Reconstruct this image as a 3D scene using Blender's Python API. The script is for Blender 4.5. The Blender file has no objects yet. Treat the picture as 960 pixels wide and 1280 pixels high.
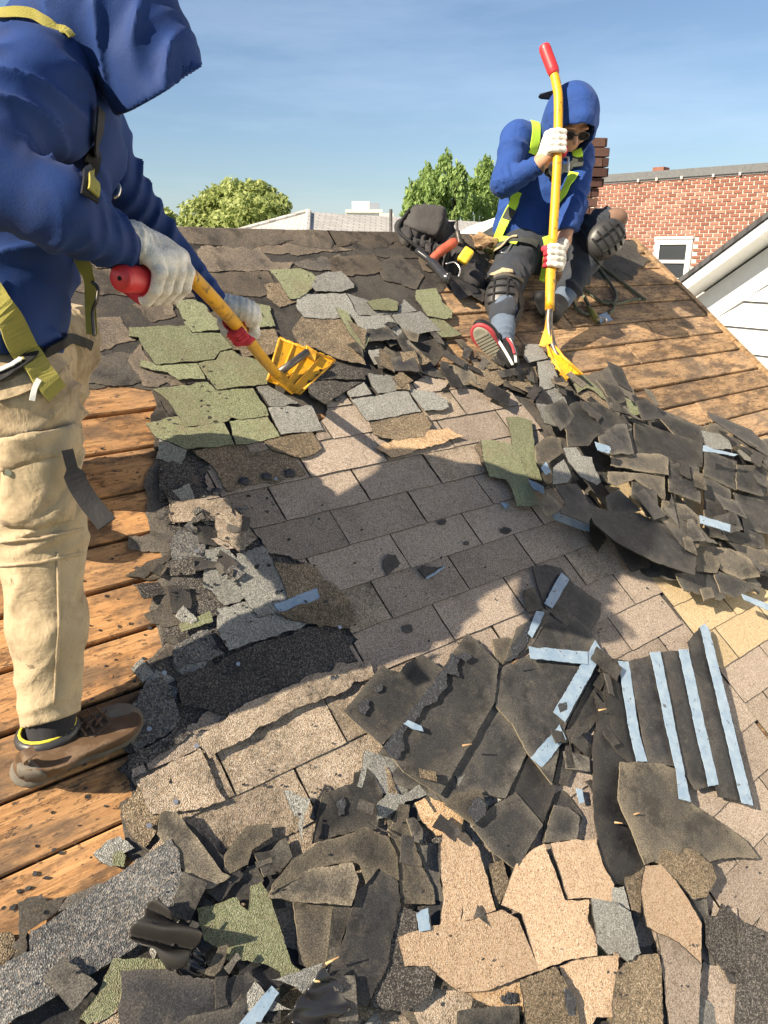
import bpy, bmesh, math, random
import numpy as np
from mathutils import Vector, Matrix, geometry
from mathutils.bvhtree import BVHTree
rnd = random.Random(7)
C = bpy.context.scene.collection
SC = bpy.context.scene
# ---------------------------------------------------------------- camera, sky, sun
F = 940.0; PITCH = math.atan(320 / 940)
cam_d = bpy.data.cameras.new('camera'); cam = bpy.data.objects.new('camera', cam_d); C.objects.link(cam)
SC.camera = cam
cam_d.sensor_fit = 'VERTICAL'; cam_d.sensor_height = 24; cam_d.lens = 24 * F / 1280
cam_d.clip_start = 0.05; cam_d.clip_end = 4000
cam.rotation_euler = (math.pi / 2 - PITCH, 0, 0)
SC.view_settings.view_transform = 'Standard'; SC.view_settings.look = 'None'
SC.view_settings.exposure = 1.28; SC.view_settings.gamma = 1
SC.cycles.use_denoising = True
SC.cycles.max_bounces = 6; SC.cycles.diffuse_bounces = 3; SC.cycles.transparent_max_bounces = 8
try: SC.cycles.denoising_prefilter = 'ACCURATE'
except Exception: pass
SUN = Vector((.622, .468, -.628)).normalized()          # the way the light travels
w = bpy.data.worlds.new('World'); SC.world = w; w.use_nodes = True
nt = w.node_tree; bg = nt.nodes['Background']
sky = nt.nodes.new('ShaderNodeTexSky'); sky.sky_type = 'NISHITA'; sky.sun_disc = False
sky.sun_elevation = math.radians(38.9); sky.sun_rotation = math.radians(-127.0)
sky.air_density = 1.0; sky.dust_density = 1.0; sky.ozone_density = 3.0; sky.altitude = 50
tc = nt.nodes.new('ShaderNodeTexCoord'); mp = nt.nodes.new('ShaderNodeMapping'); mp.inputs['Scale'].default_value = (1.2, 2.0, 7)
mp.inputs['Rotation'].default_value = (0, 0.25, 0.3)
nz = nt.nodes.new('ShaderNodeTexNoise'); nz.inputs['Scale'].default_value = 1.6; nz.inputs['Detail'].default_value = 7; nz.inputs['Roughness'].default_value = .62
rp = nt.nodes.new('ShaderNodeValToRGB'); rp.color_ramp.elements[0].position = .46; rp.color_ramp.elements[1].position = .85
rp.color_ramp.elements[0].color = (0, 0, 0, 1); rp.color_ramp.elements[1].color = (.20, .20, .20, 1)
mx = nt.nodes.new('ShaderNodeMixRGB'); mx.inputs['Color2'].default_value = (8.5, 9.6, 11.5, 1)
nt.links.new(tc.outputs['Generated'], mp.inputs['Vector']); nt.links.new(mp.outputs[0], nz.inputs['Vector'])
nt.links.new(nz.outputs[0], rp.inputs[0]); nt.links.new(rp.outputs[0], mx.inputs['Fac'])
nt.links.new(sky.outputs[0], mx.inputs['Color1']); nt.links.new(mx.outputs[0], bg.inputs['Color'])
bg.inputs['Strength'].default_value = 0.057
sd = bpy.data.lights.new('sun', 'SUN'); sun = bpy.data.objects.new('sun', sd); C.objects.link(sun)
sd.energy = 5.0; sd.angle = math.radians(.53); sd.color = (1, .86, .66)
sun.rotation_euler = SUN.to_track_quat('-Z', 'Y').to_euler(); sun.location = (-8, -6, 12)

# ---------------------------------------------------------------- geometry of the place
def V3(a): return Vector((float(a[0]), float(a[1]), float(a[2])))
cp, sp = math.cos(PITCH), math.sin(PITCH)
RT = Vector((1, 0, 0)); FW = Vector((0, cp, -sp)); UPV = Vector((0, sp, cp))
AZ = math.radians(51); TH = math.radians(39.6)             # ridge bearing and roof slope
U = Vector((math.sin(AZ), math.cos(AZ), 0))
Vd = Vector((math.cos(AZ) * math.cos(TH), -math.sin(AZ) * math.cos(TH), -math.sin(TH)))
N = U.cross(Vd); N = N if N.z > 0 else -N
O = Vector((-.11, 2.31, -.65))
ROOF = Matrix((U, -Vd, N)).transposed().to_4x4()
def ray(x, y): return FW + RT * ((x - 480) / F) - UPV * ((y - 640) / F)
def at(x, y, t): return ray(x, y) * t                     # a point at a given distance ahead
def onroof(x, y, h=0.0):                                   # roof coordinates (along ridge, down slope)
    d = ray(x, y); t = ((O + N * h).dot(N)) / d.dot(N); p = d * t - O - N * h
    return p.dot(U), p.dot(Vd), t
def RW(u, v, h=0.0): return O + U * u + Vd * v + N * h
def pxof(p): d = p.dot(FW); return 480 + F * p.dot(RT) / d, 640 - F * p.dot(UPV) / d
def sc(x0, y0, s, pts): return [(x0 + a / s, y0 + b / s) for a, b in pts]

# ---------------------------------------------------------------- objects
WM = {}
def link(name, data, mat4=None, parent=None):
    o = bpy.data.objects.new(name, data); C.objects.link(o)
    mat4 = mat4.copy() if mat4 is not None else Matrix.Identity(4)
    WM[o.name] = mat4
    if parent is not None:
        o.parent = parent; o.matrix_basis = WM[parent.name].inverted() @ mat4
    else: o.matrix_basis = mat4
    return o
def tag(o, label=None, cat=None, group=None, kind=None):
    if label: o['label'] = label
    if cat: o['category'] = cat
    if group: o['group'] = group
    if kind: o['kind'] = kind
    return o
def empty(name, loc, label=None, cat=None, group=None):
    return tag(link(name, None, Matrix.Translation(V3(loc))), label, cat, group)
def mesh(name, vs, fs, mat, smooth=False):
    m = bpy.data.meshes.new(name); m.from_pydata([tuple(v) for v in vs], [], [tuple(f) for f in fs])
    if mat is not None:
        for k in (mat if isinstance(mat, (list, tuple)) else [mat]): m.materials.append(k)
    if smooth: m.polygons.foreach_set('use_smooth', [True] * len(m.polygons))
    m.update(); return m
def wmesh(name, vs, fs, mat, parent=None, smooth=False, loc=None):
    """world-space vertices; origin moved to their centre"""
    A = np.array([tuple(v) for v in vs], dtype=float)
    c = A.mean(0) if loc is None else np.array(tuple(loc))
    return link(name, mesh(name, A - c, fs, mat, smooth), Matrix.Translation(V3(c)), parent)
class MB:
    def __init__(s): s.v = []; s.f = []
    def add(s, vs, fs):
        n = len(s.v); s.v += [Vector(v) for v in vs]; s.f += [[i + n for i in f] for f in fs]; return s
    def box(s, c, ax, ay, az):                             # centre and three half-vectors
        c = Vector(c); vs = [c + Vector(ax) * i + Vector(ay) * j + Vector(az) * k for k in (-1, 1) for j in (-1, 1) for i in (-1, 1)]
        return s.add(vs, [(0, 2, 3, 1), (4, 5, 7, 6), (0, 1, 5, 4), (2, 6, 7, 3), (0, 4, 6, 2), (1, 3, 7, 5)])
    def tube(s, pts, r, n=10, flat=1.0, cap=True):
        pts = [Vector(p) for p in pts]; rs = r if isinstance(r, (list, tuple)) else [r] * len(pts)
        t0 = (pts[1] - pts[0]).normalized(); a = t0.orthogonal().normalized(); rings = []
        for i, p in enumerate(pts):
            t = ((pts[min(i + 1, len(pts) - 1)] - pts[max(i - 1, 0)])).normalized()
            a = (a - t * a.dot(t)).normalized(); b = t.cross(a)
            rings.append([p + (a * math.cos(2 * math.pi * k / n) + b * (math.sin(2 * math.pi * k / n) * flat)) * rs[i] for k in range(n)])
        vs = [q for R in rings for q in R]; fs = []
        for i in range(len(pts) - 1):
            for k in range(n): k2 = (k + 1) % n; fs.append((i * n + k, i * n + k2, (i + 1) * n + k2, (i + 1) * n + k))
        if cap: fs.append(tuple(range(n - 1, -1, -1))); fs.append(tuple((len(pts) - 1) * n + k for k in range(n)))
        return s.add(vs, fs)
    def ribbon(s, pts, nrm, w, th=.0025):
        pts = [Vector(p) for p in pts]; vs = []; fs = []; m = len(pts)
        for i, p in enumerate(pts):
            t = (pts[min(i + 1, m - 1)] - pts[max(i - 1, 0)]).normalized(); n = Vector(nrm[i]).normalized()
            sd_ = t.cross(n).normalized(); n = sd_.cross(t).normalized(); ww = w[i] if isinstance(w, (list, tuple)) else w
            vs += [p - sd_ * ww / 2 + n * th, p + sd_ * ww / 2 + n * th, p + sd_ * ww / 2 - n * th, p - sd_ * ww / 2 - n * th]
        for i in range(m - 1):
            for k in range(4): fs.append((i * 4 + k, i * 4 + (k + 1) % 4, i * 4 + 4 + (k + 1) % 4, i * 4 + 4 + k))
        fs.append((3, 2, 1, 0)); fs.append(tuple(m * 4 - 4 + k for k in range(4)))
        return s.add(vs, fs)
    def build(s, name, mat, parent=None, smooth=False): return wmesh(name, s.v, s.f, mat, parent, smooth)

def catmull(P, n=8):
    P = [Vector(p) for p in P]; Q = [P[0] * 2 - P[1]] + P + [P[-1] * 2 - P[-2]]; out = []
    for i in range(1, len(Q) - 2):
        for k in range(n):
            t = k / n; a, b, c, d = Q[i - 1], Q[i], Q[i + 1], Q[i + 2]
            out.append(.5 * ((2 * b) + (c - a) * t + (2 * a - 5 * b + 4 * c - d) * t * t + (3 * b - a - 3 * c + d) * t ** 3))
    out.append(P[-1]); return out

# ---------------------------------------------------------------- materials
def newmat(name, rough=.85, spec=.3):
    m = bpy.data.materials.new(name); m.use_nodes = True; b = m.node_tree.nodes['Principled BSDF']
    b.inputs['Roughness'].default_value = rough; b.inputs['Specular IOR Level'].default_value = spec
    return m, m.node_tree, b
class NT:
    def __init__(s, nt): s.nt = nt
    def n(s, t, **kw):
        o = s.nt.nodes.new('ShaderNode' + t)
        for k, v in kw.items():
            if hasattr(o, k): setattr(o, k, v)
            else: o.inputs[k].default_value = v
        return o
    def l(s, a, b): s.nt.links.new(a, b)
    def coord(s, scale=(1, 1, 1), jitter=True, rot=(0, 0, 0)):
        tc = s.n('TexCoord'); mp = s.n('Mapping'); mp.inputs['Scale'].default_value = scale; mp.inputs['Rotation'].default_value = rot
        if jitter:
            oi = s.n('ObjectInfo'); vm = s.n('VectorMath', operation='MULTIPLY_ADD')
            cx = s.n('CombineXYZ'); s.l(oi.outputs['Random'], cx.inputs[0]); s.l(oi.outputs['Random'], cx.inputs[1]); s.l(oi.outputs['Random'], cx.inputs[2])
            vm.inputs[1].default_value = (37.1, 91.7, 13.3); s.l(cx.outputs[0], vm.inputs[0]); s.l(tc.outputs['Object'], vm.inputs[2])
            s.l(vm.outputs[0], mp.inputs['Vector'])
        else: s.l(tc.outputs['Object'], mp.inputs['Vector'])
        return mp.outputs[0]
    def noise(s, vec, scale, detail=4, rough=.55, dist=0):
        o = s.n('TexNoise'); o.inputs['Scale'].default_value = scale; o.inputs['Detail'].default_value = detail
        o.inputs['Roughness'].default_value = rough; o.inputs['Distortion'].default_value = dist; s.l(vec, o.inputs['Vector']); return o.outputs[0]
    def ramp(s, val, stops, interp='LINEAR'):
        o = s.n('ValToRGB'); cr = o.color_ramp; cr.interpolation = interp
        while len(cr.elements) < len(stops): cr.elements.new(.5)
        for e, (p, c) in zip(cr.elements, stops):
            e.position = p; c = (c, c, c) if isinstance(c, (int, float)) else c; e.color = (*c, 1)
        s.l(val, o.inputs[0]); return o.outputs[0]
    def mix(s, fac, a, b, mode='MIX'):
        o = s.n('MixRGB', blend_type=mode)
        for k, x in (('Fac', fac), ('Color1', a), ('Color2', b)):
            if isinstance(x, (int, float)): o.inputs[k].default_value = x if k == 'Fac' else (x, x, x, 1)
            elif isinstance(x, tuple): o.inputs[k].default_value = (*x, 1)
            else: s.l(x, o.inputs[k])
        return o.outputs[0]
    def bump(s, h, strength, dist, b, prev=None):
        o = s.n('Bump'); o.inputs['Strength'].default_value = strength; o.inputs['Distance'].default_value = dist; s.l(h, o.inputs['Height'])
        if prev is not None: s.l(prev, o.inputs['Normal'])
        s.l(o.outputs[0], b.inputs['Normal']); return o.outputs[0]
def granules(name, cols, dirt=(.05, .045, .04), dirt_amt=.5, cell=430, dirt_pos=.5):
    """roofing granules: random coloured grains, larger worn or mossy patches, rough relief"""
    m, nt_, b = newmat(name, .93, .15); k = NT(nt_); co = k.coord()
    vo = k.n('TexVoronoi'); vo.inputs['Scale'].default_value = cell; k.l(co, vo.inputs['Vector'])
    sx = k.n('SeparateColor'); k.l(vo.outputs['Color'], sx.inputs[0])
    st = [(i / (len(cols) - 1), c) for i, c in enumerate(cols)]
    base = k.mix(.22, k.ramp(sx.outputs[0], st), cols[len(cols) // 2])
    big = k.noise(co, 5.5, 5, .65); fac = k.ramp(big, [(dirt_pos - .06, 0), (dirt_pos + .2, dirt_amt)])
    fine = k.noise(co, 60, 4, .7); fac2 = k.ramp(fine, [(.35, 0.15), (.65, 1)])
    f = k.mix(1.0, fac, fac2, 'MULTIPLY')
    c = k.mix(f, base, dirt)
    oi = k.n('ObjectInfo'); tone = k.ramp(oi.outputs['Random'], [(0, .78), (.5, 1.0), (1, 1.14)])
    c = k.mix(1.0, c, tone, 'MULTIPLY')
    k.l(c, b.inputs['Base Color'])
    nb = k.bump(vo.outputs['Distance'], .9, .0022, b); mid = k.noise(co, 28, 5, .6); k.bump(mid, .6, .006, b, nb)
    return m
M = {}
M['tan'] = granules('tan_granules', [(.07, .056, .048), (.275, .215, .165), (.34, .272, .212), (.39, .32, .26), (.50, .45, .39), (.17, .118, .09)], (.09, .07, .06), .6, 420, .53)
M['tanb'] = granules('pale_tan_granules', [(.14, .09, .06), (.40, .275, .175), (.46, .325, .215), (.50, .37, .25), (.56, .46, .36), (.28, .175, .105)], (.16, .12, .09), .35, 400, .62)
M['tanw'] = granules('worn_tan_granules', [(.06, .05, .04), (.25, .19, .13), (.37, .285, .205), (.42, .34, .26), (.50, .45, .38), (.16, .12, .08)], (.035, .033, .03), .95, 380, .46)
M['yel'] = granules('yellow_tan_granules', [(.22, .15, .08), (.46, .34, .19), (.53, .40, .235), (.56, .44, .27), (.62, .54, .39), (.36, .25, .13)], (.24, .17, .11), .3, 430, .62)
M['grn'] = granules('green_granules', [(.035, .05, .03), (.14, .17, .09), (.20, .23, .125), (.24, .26, .155), (.36, .36, .26), (.12, .11, .07)], (.17, .13, .09), .8, 420, .47)
M['gry'] = granules('grey_granules', [(.05, .052, .05), (.16, .165, .155), (.23, .235, .22), (.27, .27, .25), (.46, .45, .42), (.10, .10, .095)], (.14, .12, .10), .6, 420, .5)
M['gryd'] = granules('dark_blue_grey_granules', [(.02, .021, .024), (.07, .073, .078), (.10, .105, .108), (.13, .132, .13), (.30, .29, .27), (.20, .15, .11)], (.028, .028, .032), .8, 330, .46)
M['brn'] = granules('weathered_brown_granules', [(.025, .022, .02), (.10, .085, .06), (.19, .15, .10), (.26, .19, .12), (.45, .38, .28), (.06, .05, .04)], (.035, .033, .03), .8, 400, .45)
M['blk'] = granules('black_granules', [(.015, .015, .017), (.035, .035, .037), (.05, .048, .047), (.08, .07, .06), (.26, .24, .22), (.03, .03, .032)], (.02, .02, .02), .6, 400, .5)
M['rust'] = granules('rusty_tan_granules', [(.10, .06, .03), (.42, .25, .12), (.55, .36, .19), (.60, .42, .26), (.70, .58, .42), (.28, .14, .06)], (.07, .05, .04), .8, 400, .5)
def backing(name, c1, c2, dust, edge=.55, rough=.72):
    """asphalt underside of a shingle: dark felt, a dusty margin, scuffs"""
    m, nt_, b = newmat(name, rough, .35); k = NT(nt_); co = k.coord()
    big = k.noise(co, 7, 6, .6); c = k.mix(k.ramp(big, [(.3, 0), (.7, 1)]), c1, c2)
    at_ = k.n('Attribute', attribute_name='edge')
    en = k.noise(co, 16, 4, .6); ed = k.mix(1.0, at_.outputs['Fac'], k.ramp(en, [(.25, .35), (.7, 1.2)]), 'MULTIPLY')
    c = k.mix(k.mix(1.0, ed, edge, 'MULTIPLY'), c, dust)
    sp_ = k.noise(co, 420, 2, .7); c = k.mix(k.ramp(sp_, [(.68, 0), (.8, .4)]), c, (.34, .29, .23))
    scr = k.noise(k.coord((3, 60, 1)), 2.2, 4, .7); c = k.mix(k.ramp(scr, [(.68, 0), (.82, .35)]), c, (.3, .26, .2))
    c = k.mix(k.ramp(k.noise(co, 26, 8, .78), [(.50, 0), (.66, .55)]), c, tuple(x * .55 for x in dust))
    c = k.mix(k.ramp(k.noise(co, 9, 6, .7), [(.52, 0), (.62, .7)]), c, tuple(x * .45 for x in c1))
    gr = k.noise(co, 330, 3, .8); c = k.mix(1.0, c, k.ramp(gr, [(.36, .45), (.52, 1), (.66, 1.9)]), 'MULTIPLY')
    oi = k.n('ObjectInfo'); tone = k.ramp(oi.outputs['Random'], [(0, .65), (.5, 1.0), (1, 1.5)])
    c = k.mix(1.0, c, tone, 'MULTIPLY'); k.l(c, b.inputs['Base Color'])
    nb = k.bump(k.noise(co, 240, 3, .7), .5, .0012, b); k.bump(k.noise(co, 12, 5, .6), .45, .012, b, nb)
    return m
M['bk'] = backing('asphalt_underside', (.017, .0175, .0195), (.040, .039, .039), (.15, .135, .11))
M['bkd'] = backing('dark_asphalt_underside', (.013, .0135, .016), (.029, .0285, .030), (.12, .105, .085), .3, .62)
M['bkb'] = backing('brown_asphalt_underside', (.040, .037, .033), (.078, .068, .055), (.22, .185, .13), .5)
M['felt'] = backing('black_roofing_felt', (.038, .036, .035), (.085, .077, .068), (.20, .16, .11), .2, .85)
M['feltb'] = backing('brown_roofing_felt', (.06, .053, .047), (.135, .108, .083), (.22, .17, .12), .3, .9)
def strip_mat():
    m, nt_, b = newmat('pale_blue_release_strip', .45, .5); k = NT(nt_); co = k.coord()
    c = k.mix(k.ramp(k.noise(co, 30, 6, .65), [(.35, 0), (.7, 1)]), (.17, .25, .35), (.27, .35, .43))
    c = k.mix(k.ramp(k.noise(co, 55, 4, .7), [(.62, 0), (.67, .95)]), c, (.03, .03, .035))
    k.l(c, b.inputs['Base Color']); k.bump(k.noise(co, 40, 4), .4, .004, b); return m
M['strip'] = strip_mat()
def tar_mat():
    m, nt_, b = newmat('lumpy_black_tar', .38, .5); k = NT(nt_); co = k.coord()
    c = k.mix(k.ramp(k.noise(co, 120, 4, .7), [(.55, 0), (.72, .7)]), (.018, .02, .026), (.13, .16, .21)); k.l(c, b.inputs['Base Color'])
    k.bump(k.noise(co, 90, 4, .7), 1, .008, b); return m
M['tar'] = tar_mat()
def wood_mat(name, c_light, c_mid, c_dark, stain=.5):
    m, nt_, b = newmat(name, .8, .25); k = NT(nt_)
    g = k.noise(k.coord((1.6, 34, 8)), 3.0, 10, .72, 1.0); g2 = k.noise(k.coord((1.0, 16, 4)), 3.5, 5, .6, .8)
    c = k.ramp(g, [(.30, c_dark), (.44, c_mid), (.56, c_light), (.8, tuple(x * 1.2 for x in c_light))])
    c = k.mix(k.ramp(g2, [(.4, 0), (.68, .75)]), c, c_mid)
    co = k.coord()
    st = k.noise(k.coord((1.3, 3.2, 1)), 4.0, 9, .72); c = k.mix(k.ramp(st, [(.46, 0), (.58, stain), (.75, min(1, stain * 1.3))]), c, (.075, .055, .042))
    rz = k.noise(k.coord((1.2, 5, 1)), 9, 8, .75); c = k.mix(k.ramp(rz, [(.53, 0), (.60, .75)]), c, (.10, .055, .03))
    sp_ = k.noise(k.coord((1.0, 2.6, 1)), 34, 6, .75); c = k.mix(k.ramp(sp_, [(.57, 0), (.63, .9)]), c, (.04, .03, .026))
    gray = k.noise(co, 2.1, 4, .6); c = k.mix(k.ramp(gray, [(.48, 0), (.75, .5)]), c, (.26, .2, .15))
    oi = k.n('ObjectInfo'); c = k.mix(1.0, c, k.ramp(oi.outputs['Random'], [(0, .72), (.5, 1), (1, 1.15)]), 'MULTIPLY')
    k.l(c, b.inputs['Base Color']); nb = k.bump(g, .7, .004, b); k.bump(sp_, .5, .003, b, nb); return m
M['wood'] = wood_mat('weathered_orange_board', (.55, .31, .14), (.42, .22, .09), (.18, .09, .042), .7)
M['wood2'] = wood_mat('greyed_brown_board', (.46, .30, .165), (.33, .205, .105), (.13, .08, .045), .8)
M['woodtrim'] = wood_mat('bare_trim_wood', (.62, .42, .24), (.48, .29, .14), (.24, .13, .06), .5)
def plain(name, col, rough=.6, spec=.4, metal=0, bump=None, var=.12, vs=20):
    m, nt_, b = newmat(name, rough, spec); k = NT(nt_); co = k.coord()
    b.inputs['Metallic'].default_value = metal
    n1 = k.noise(co, vs, 6, .65); d = tuple(x * (1 - var * 2) for x in col); l = tuple(min(1, x * (1 + var)) for x in col)
    k.l(k.ramp(n1, [(.3, d), (.7, l)]), b.inputs['Base Color'])
    if bump: k.bump(k.noise(co, bump[0], 4), bump[1], bump[2], b)
    return m
M['under'] = plain('dark_gap', (.025, .021, .018), .95, .1)
M['nail'] = plain('galvanised_nail', (.55, .56, .58), .35, .5, .8)
M['rustnail'] = plain('rusty_nail', (.30, .16, .08), .7, .3, .3)
M['wht'] = plain('white_flake', (.75, .74, .70), .7)
# ---------------------------------------------------------------- torn sheets lying on the roof
M['palecut'] = plain('dusty_cut_edge', (.17, .145, .105), .9, .1)
def jag(poly, amp, step, R):
    out = []
    n = len(poly)
    for i in range(n):
        a = Vector(poly[i]); b = Vector(poly[(i + 1) % n]); L = (b - a).length; k = max(1, int(L / step)); off = [R.uniform(-1.2, 1.2) for _ in range(4)]; t = (b - a).normalized() if L > 0 else Vector((1, 0)); nn = Vector((-t.y, t.x))
        out.append(a)
        for j in range(1, k):
            q = j / k + R.uniform(-.25, .25) / k
            out.append(a + (b - a) * q + nn * (R.gauss(0, amp) + amp * off[int(q * 3.99)]))
    return out
def cdt(loops_faces, verts, edges, outtype):
    return geometry.delaunay_2d_cdt(verts, edges, loops_faces, outtype, 1e-5)
def inpoly(p, poly):
    x, y = p; c = False; j = len(poly) - 1
    for i in range(len(poly)):
        xi, yi = poly[i]; xj, yj = poly[j]
        if (yi > y) != (yj > y) and x < (xj - xi) * (y - yi) / (yj - yi + 1e-12) + xi: c = not c
        j = i
    return c
def edgedist(p, poly):
    d = 9; n = len(poly)
    for i in range(n):
        ax, ay = poly[i]; bx, by = poly[(i + 1) % n]; dx = bx - ax; dy = by - ay; L = dx * dx + dy * dy + 1e-12
        t = max(0, min(1, ((p[0] - ax) * dx + (p[1] - ay) * dy) / L)); q = math.hypot(p[0] - ax - t * dx, p[1] - ay - t * dy)
        if q < d: d = q
    return d
def simplify(poly, eps=1e-4):
    out = []
    for p in poly:
        if not out or (Vector(p) - Vector(out[-1])).length > eps: out.append(Vector(p))
    if len(out) > 2 and (out[0] - out[-1]).length < eps: out.pop()
    return out
def sheet(name, poly, hf, mat, parent=None, th=.0035, grid=None, R=None, warp=.0, side=None, base=None):
    """poly in roof coordinates (u, v); hf(u, v) height of the upper face; a slab th thick"""
    R = R or rnd; poly = simplify(poly)
    if len(poly) < 3: return None
    us = [p[0] for p in poly]; vs_ = [p[1] for p in poly]; w_, h_ = max(us) - min(us), max(vs_) - min(vs_)
    area = abs(sum(poly[i][0] * poly[(i + 1) % len(poly)][1] - poly[(i + 1) % len(poly)][0] * poly[i][1] for i in range(len(poly)))) / 2
    if area < 1e-5: return None
    g = grid or max(.018, min(.06, math.sqrt(area) / 6))
    pts = [Vector(p) for p in poly]; nb = len(pts)
    x = min(us) + g * .5
    while x < max(us):
        y = min(vs_) + g * .5
        while y < max(vs_):
            q = (x + R.uniform(-.25, .25) * g, y + R.uniform(-.25, .25) * g)
            if inpoly(q, poly) and edgedist(q, poly) > g * .35: pts.append(Vector(q))
            y += g
        x += g
    r = cdt([list(range(nb))], pts, [], 1)
    P, fs = r[0], [f for f in r[2] if len(f) == 3]
    if not fs: return None
    cu = sum(us) / len(us); cv = sum(vs_) / len(vs_); ph = R.uniform(0, 6); wl = R.uniform(7, 14); wd = R.uniform(0, 3.14)
    wv = lambda a, b: warp * (math.sin((a * math.cos(wd) + b * math.sin(wd)) * wl + ph) + .5 * math.sin((a * math.sin(wd) - b * math.cos(wd)) * wl * 2.3 + ph * 2))
    hs = [hf(p[0], p[1]) + wv(p[0], p[1]) for p in P]
    hc = sum(hs) / len(hs); n = len(P)
    # upward faces
    F2 = []
    for a, b, c in fs:
        s = (P[b][0] - P[a][0]) * (P[c][1] - P[a][1]) - (P[b][1] - P[a][1]) * (P[c][0] - P[a][0])
        F2.append((a, c, b) if s > 0 else (a, b, c))
    ed = {}
    for f in F2:
        for i in range(3): ed[(f[i], f[(i + 1) % 3])] = 1
    bd = [(a, b) for a, b in ed if (b, a) not in ed]
    V = [(p[0] - cu, -(p[1] - cv), h - hc) for p, h in zip(P, hs)]
    bi = sorted({i for e in bd for i in e}); mp = {i: n + k for k, i in enumerate(bi)}
    V += [(V[i][0], V[i][1], V[i][2] - th) for i in bi]
    FS = F2 + [(b, a, mp[a], mp[b]) for a, b in bd]
    bot = []                                                # underside: reuse the boundary fan where it is small
    mlo = len(V); V += [(V[i][0], V[i][1], V[i][2] - th) for i in range(n) if i not in mp]
    rest = [i for i in range(n) if i not in mp]; mp2 = dict(mp); mp2.update({i: mlo + k for k, i in enumerate(rest)})
    bot = [(mp2[a], mp2[c], mp2[b]) for a, b, c in F2]
    m = mesh(name, V, FS + bot, [mat] + ([side] if side else []))
    if side:
        for p_ in m.polygons:
            if p_.index >= len(F2): p_.material_index = 1
    at_ = m.attributes.new('edge', 'FLOAT', 'POINT'); E_ = [0.0] * len(V)
    for i in range(n):
        E_[i] = max(0, 1 - edgedist(P[i], poly) / .022)
        E_[mp2[i]] = E_[i]
    at_.data.foreach_set('value', E_)
    M4 = Matrix.Translation(RW(cu, cv, hc)) @ ROOF
    return link(name, m, M4, parent)
def pxpoly(pp, h, tu=0, tv=0):
    """photo outline -> roof coordinates on a plane h above the roof, tilted by tu, tv about its middle"""
    q = [onroof(x, y, h)[:2] for x, y in pp]; cu = sum(a for a, b in q) / len(q); cv = sum(b for a, b in q) / len(q)
    if tu or tv:
        for _ in range(4): q = [onroof(x, y, h + tu * (a - cu) + tv * (b - cv))[:2] for (x, y), (a, b) in zip(pp, q)]
    return q, (lambda u, v: h + tu * (u - cu) + tv * (v - cv))

# ---------------------------------------------------------------- the house and its roof
house = empty('house', RW(0, 0, -7.2), 'house under the workers with its pitched roof half stripped to bare boards', 'house')
WM[house.name] = Matrix.Translation(RW(0, 0, -7.2))
rake = lambda v: 2.765 + .10 * (v + 1.16)
def slab(name, u0, u1, v0, v1, h0, h1, mat, parent, ends=None):
    e = [u1(v0), u1(v1)] if callable(u1) else [u1, u1]; s = [u0(v0), u0(v1)] if callable(u0) else [u0, u0]
    cu = (s[0] + e[0]) / 2; cv = (v0 + v1) / 2
    vs = [(s[0] - cu, -(v0 - cv), h0), (e[0] - cu, -(v0 - cv), h0), (e[1] - cu, -(v1 - cv), h0), (s[1] - cu, -(v1 - cv), h0)]
    vs += [(a, b, h1) for a, b, _ in vs]
    return link(name, mesh(name, vs, [(0, 1, 2, 3), (4, 7, 6, 5), (0, 4, 5, 1), (1, 5, 6, 2), (2, 6, 7, 3), (3, 7, 4, 0)], mat), Matrix.Translation(RW(cu, cv, 0)) @ ROOF, parent)
V_END = 3.3
deck = slab('roof_deck', -3.2, rake, -1.12, V_END, -.06, -.026, M['under'], house)
def boards(rows, ua, ub, mat, cuts, seed):
    R = random.Random(seed)
    for i in range(len(rows) - 1):
        v0, v1 = rows[i], rows[i + 1]; b = [ua] + [c for c in cuts.get(i, [])] + [ub]
        for j in range(len(b) - 1):
            a, e = b[j], b[j + 1]; dz = R.uniform(-.0025, .0015); g = R.uniform(.0035, .008)
            aa = a + .002 if not callable(a) else a
            o = slab('roof_board', aa, e if callable(e) else e - .002, v0 + g, v1 - g * .5, -.024, dz, mat, deck)
            # worn edges: split the top with a soft chamfer
            bm = bmesh.new(); bm.from_mesh(o.data)
            top = [x for x in bm.edges if all(vv.co.z > -.01 for vv in x.verts)]
            bmesh.ops.bevel(bm, geom=top, offset=.0035, segments=1, affect='EDGES'); bm.to_mesh(o.data); bm.free()
left_rows = [-1.155, -1.02, -.885, -.75, -.62, -.485, -.353, -.219, -.08, .055, .182, .311, .445, .58, .71, .845, .98, 1.115, 1.25, 1.385, 1.52, 1.655, 1.79, 1.925, 2.06, 2.2, 2.34, 2.48, 2.62, 2.76, 2.9, 3.04, 3.18, 3.3]
right_rows = [-1.155, -1.045, -.915, -.785, -.655, -.521, -.388, -.255, -.107, .02, .152, .285, .42, .555, .69, .825, .96, 1.095, 1.23, 1.365, 1.5, 1.635, 1.77, 1.905, 2.04, 2.175, 2.31, 2.445, 2.58, 2.715, 2.85, 2.985, 3.12, 3.3]
boards(left_rows, -3.2, .62, M['wood'], {i: [[-1.9, -.15], [-2.4, -1.62], [-.35], [-1.9, -.55], [-2.2, -.1], [-1.45]][(i * 7) % 6] for i in range(40)}, 3)
boards(right_rows, .62, rake, M['wood2'], {0: [1.9], 1: [1.3], 3: [1.15, 2.3], 4: [1.62], 5: [1.2, 2.2], 6: [1.9], 7: [2.35], 8: [1.4], 9: [2.05], 11: [1.8]}, 5)
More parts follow.
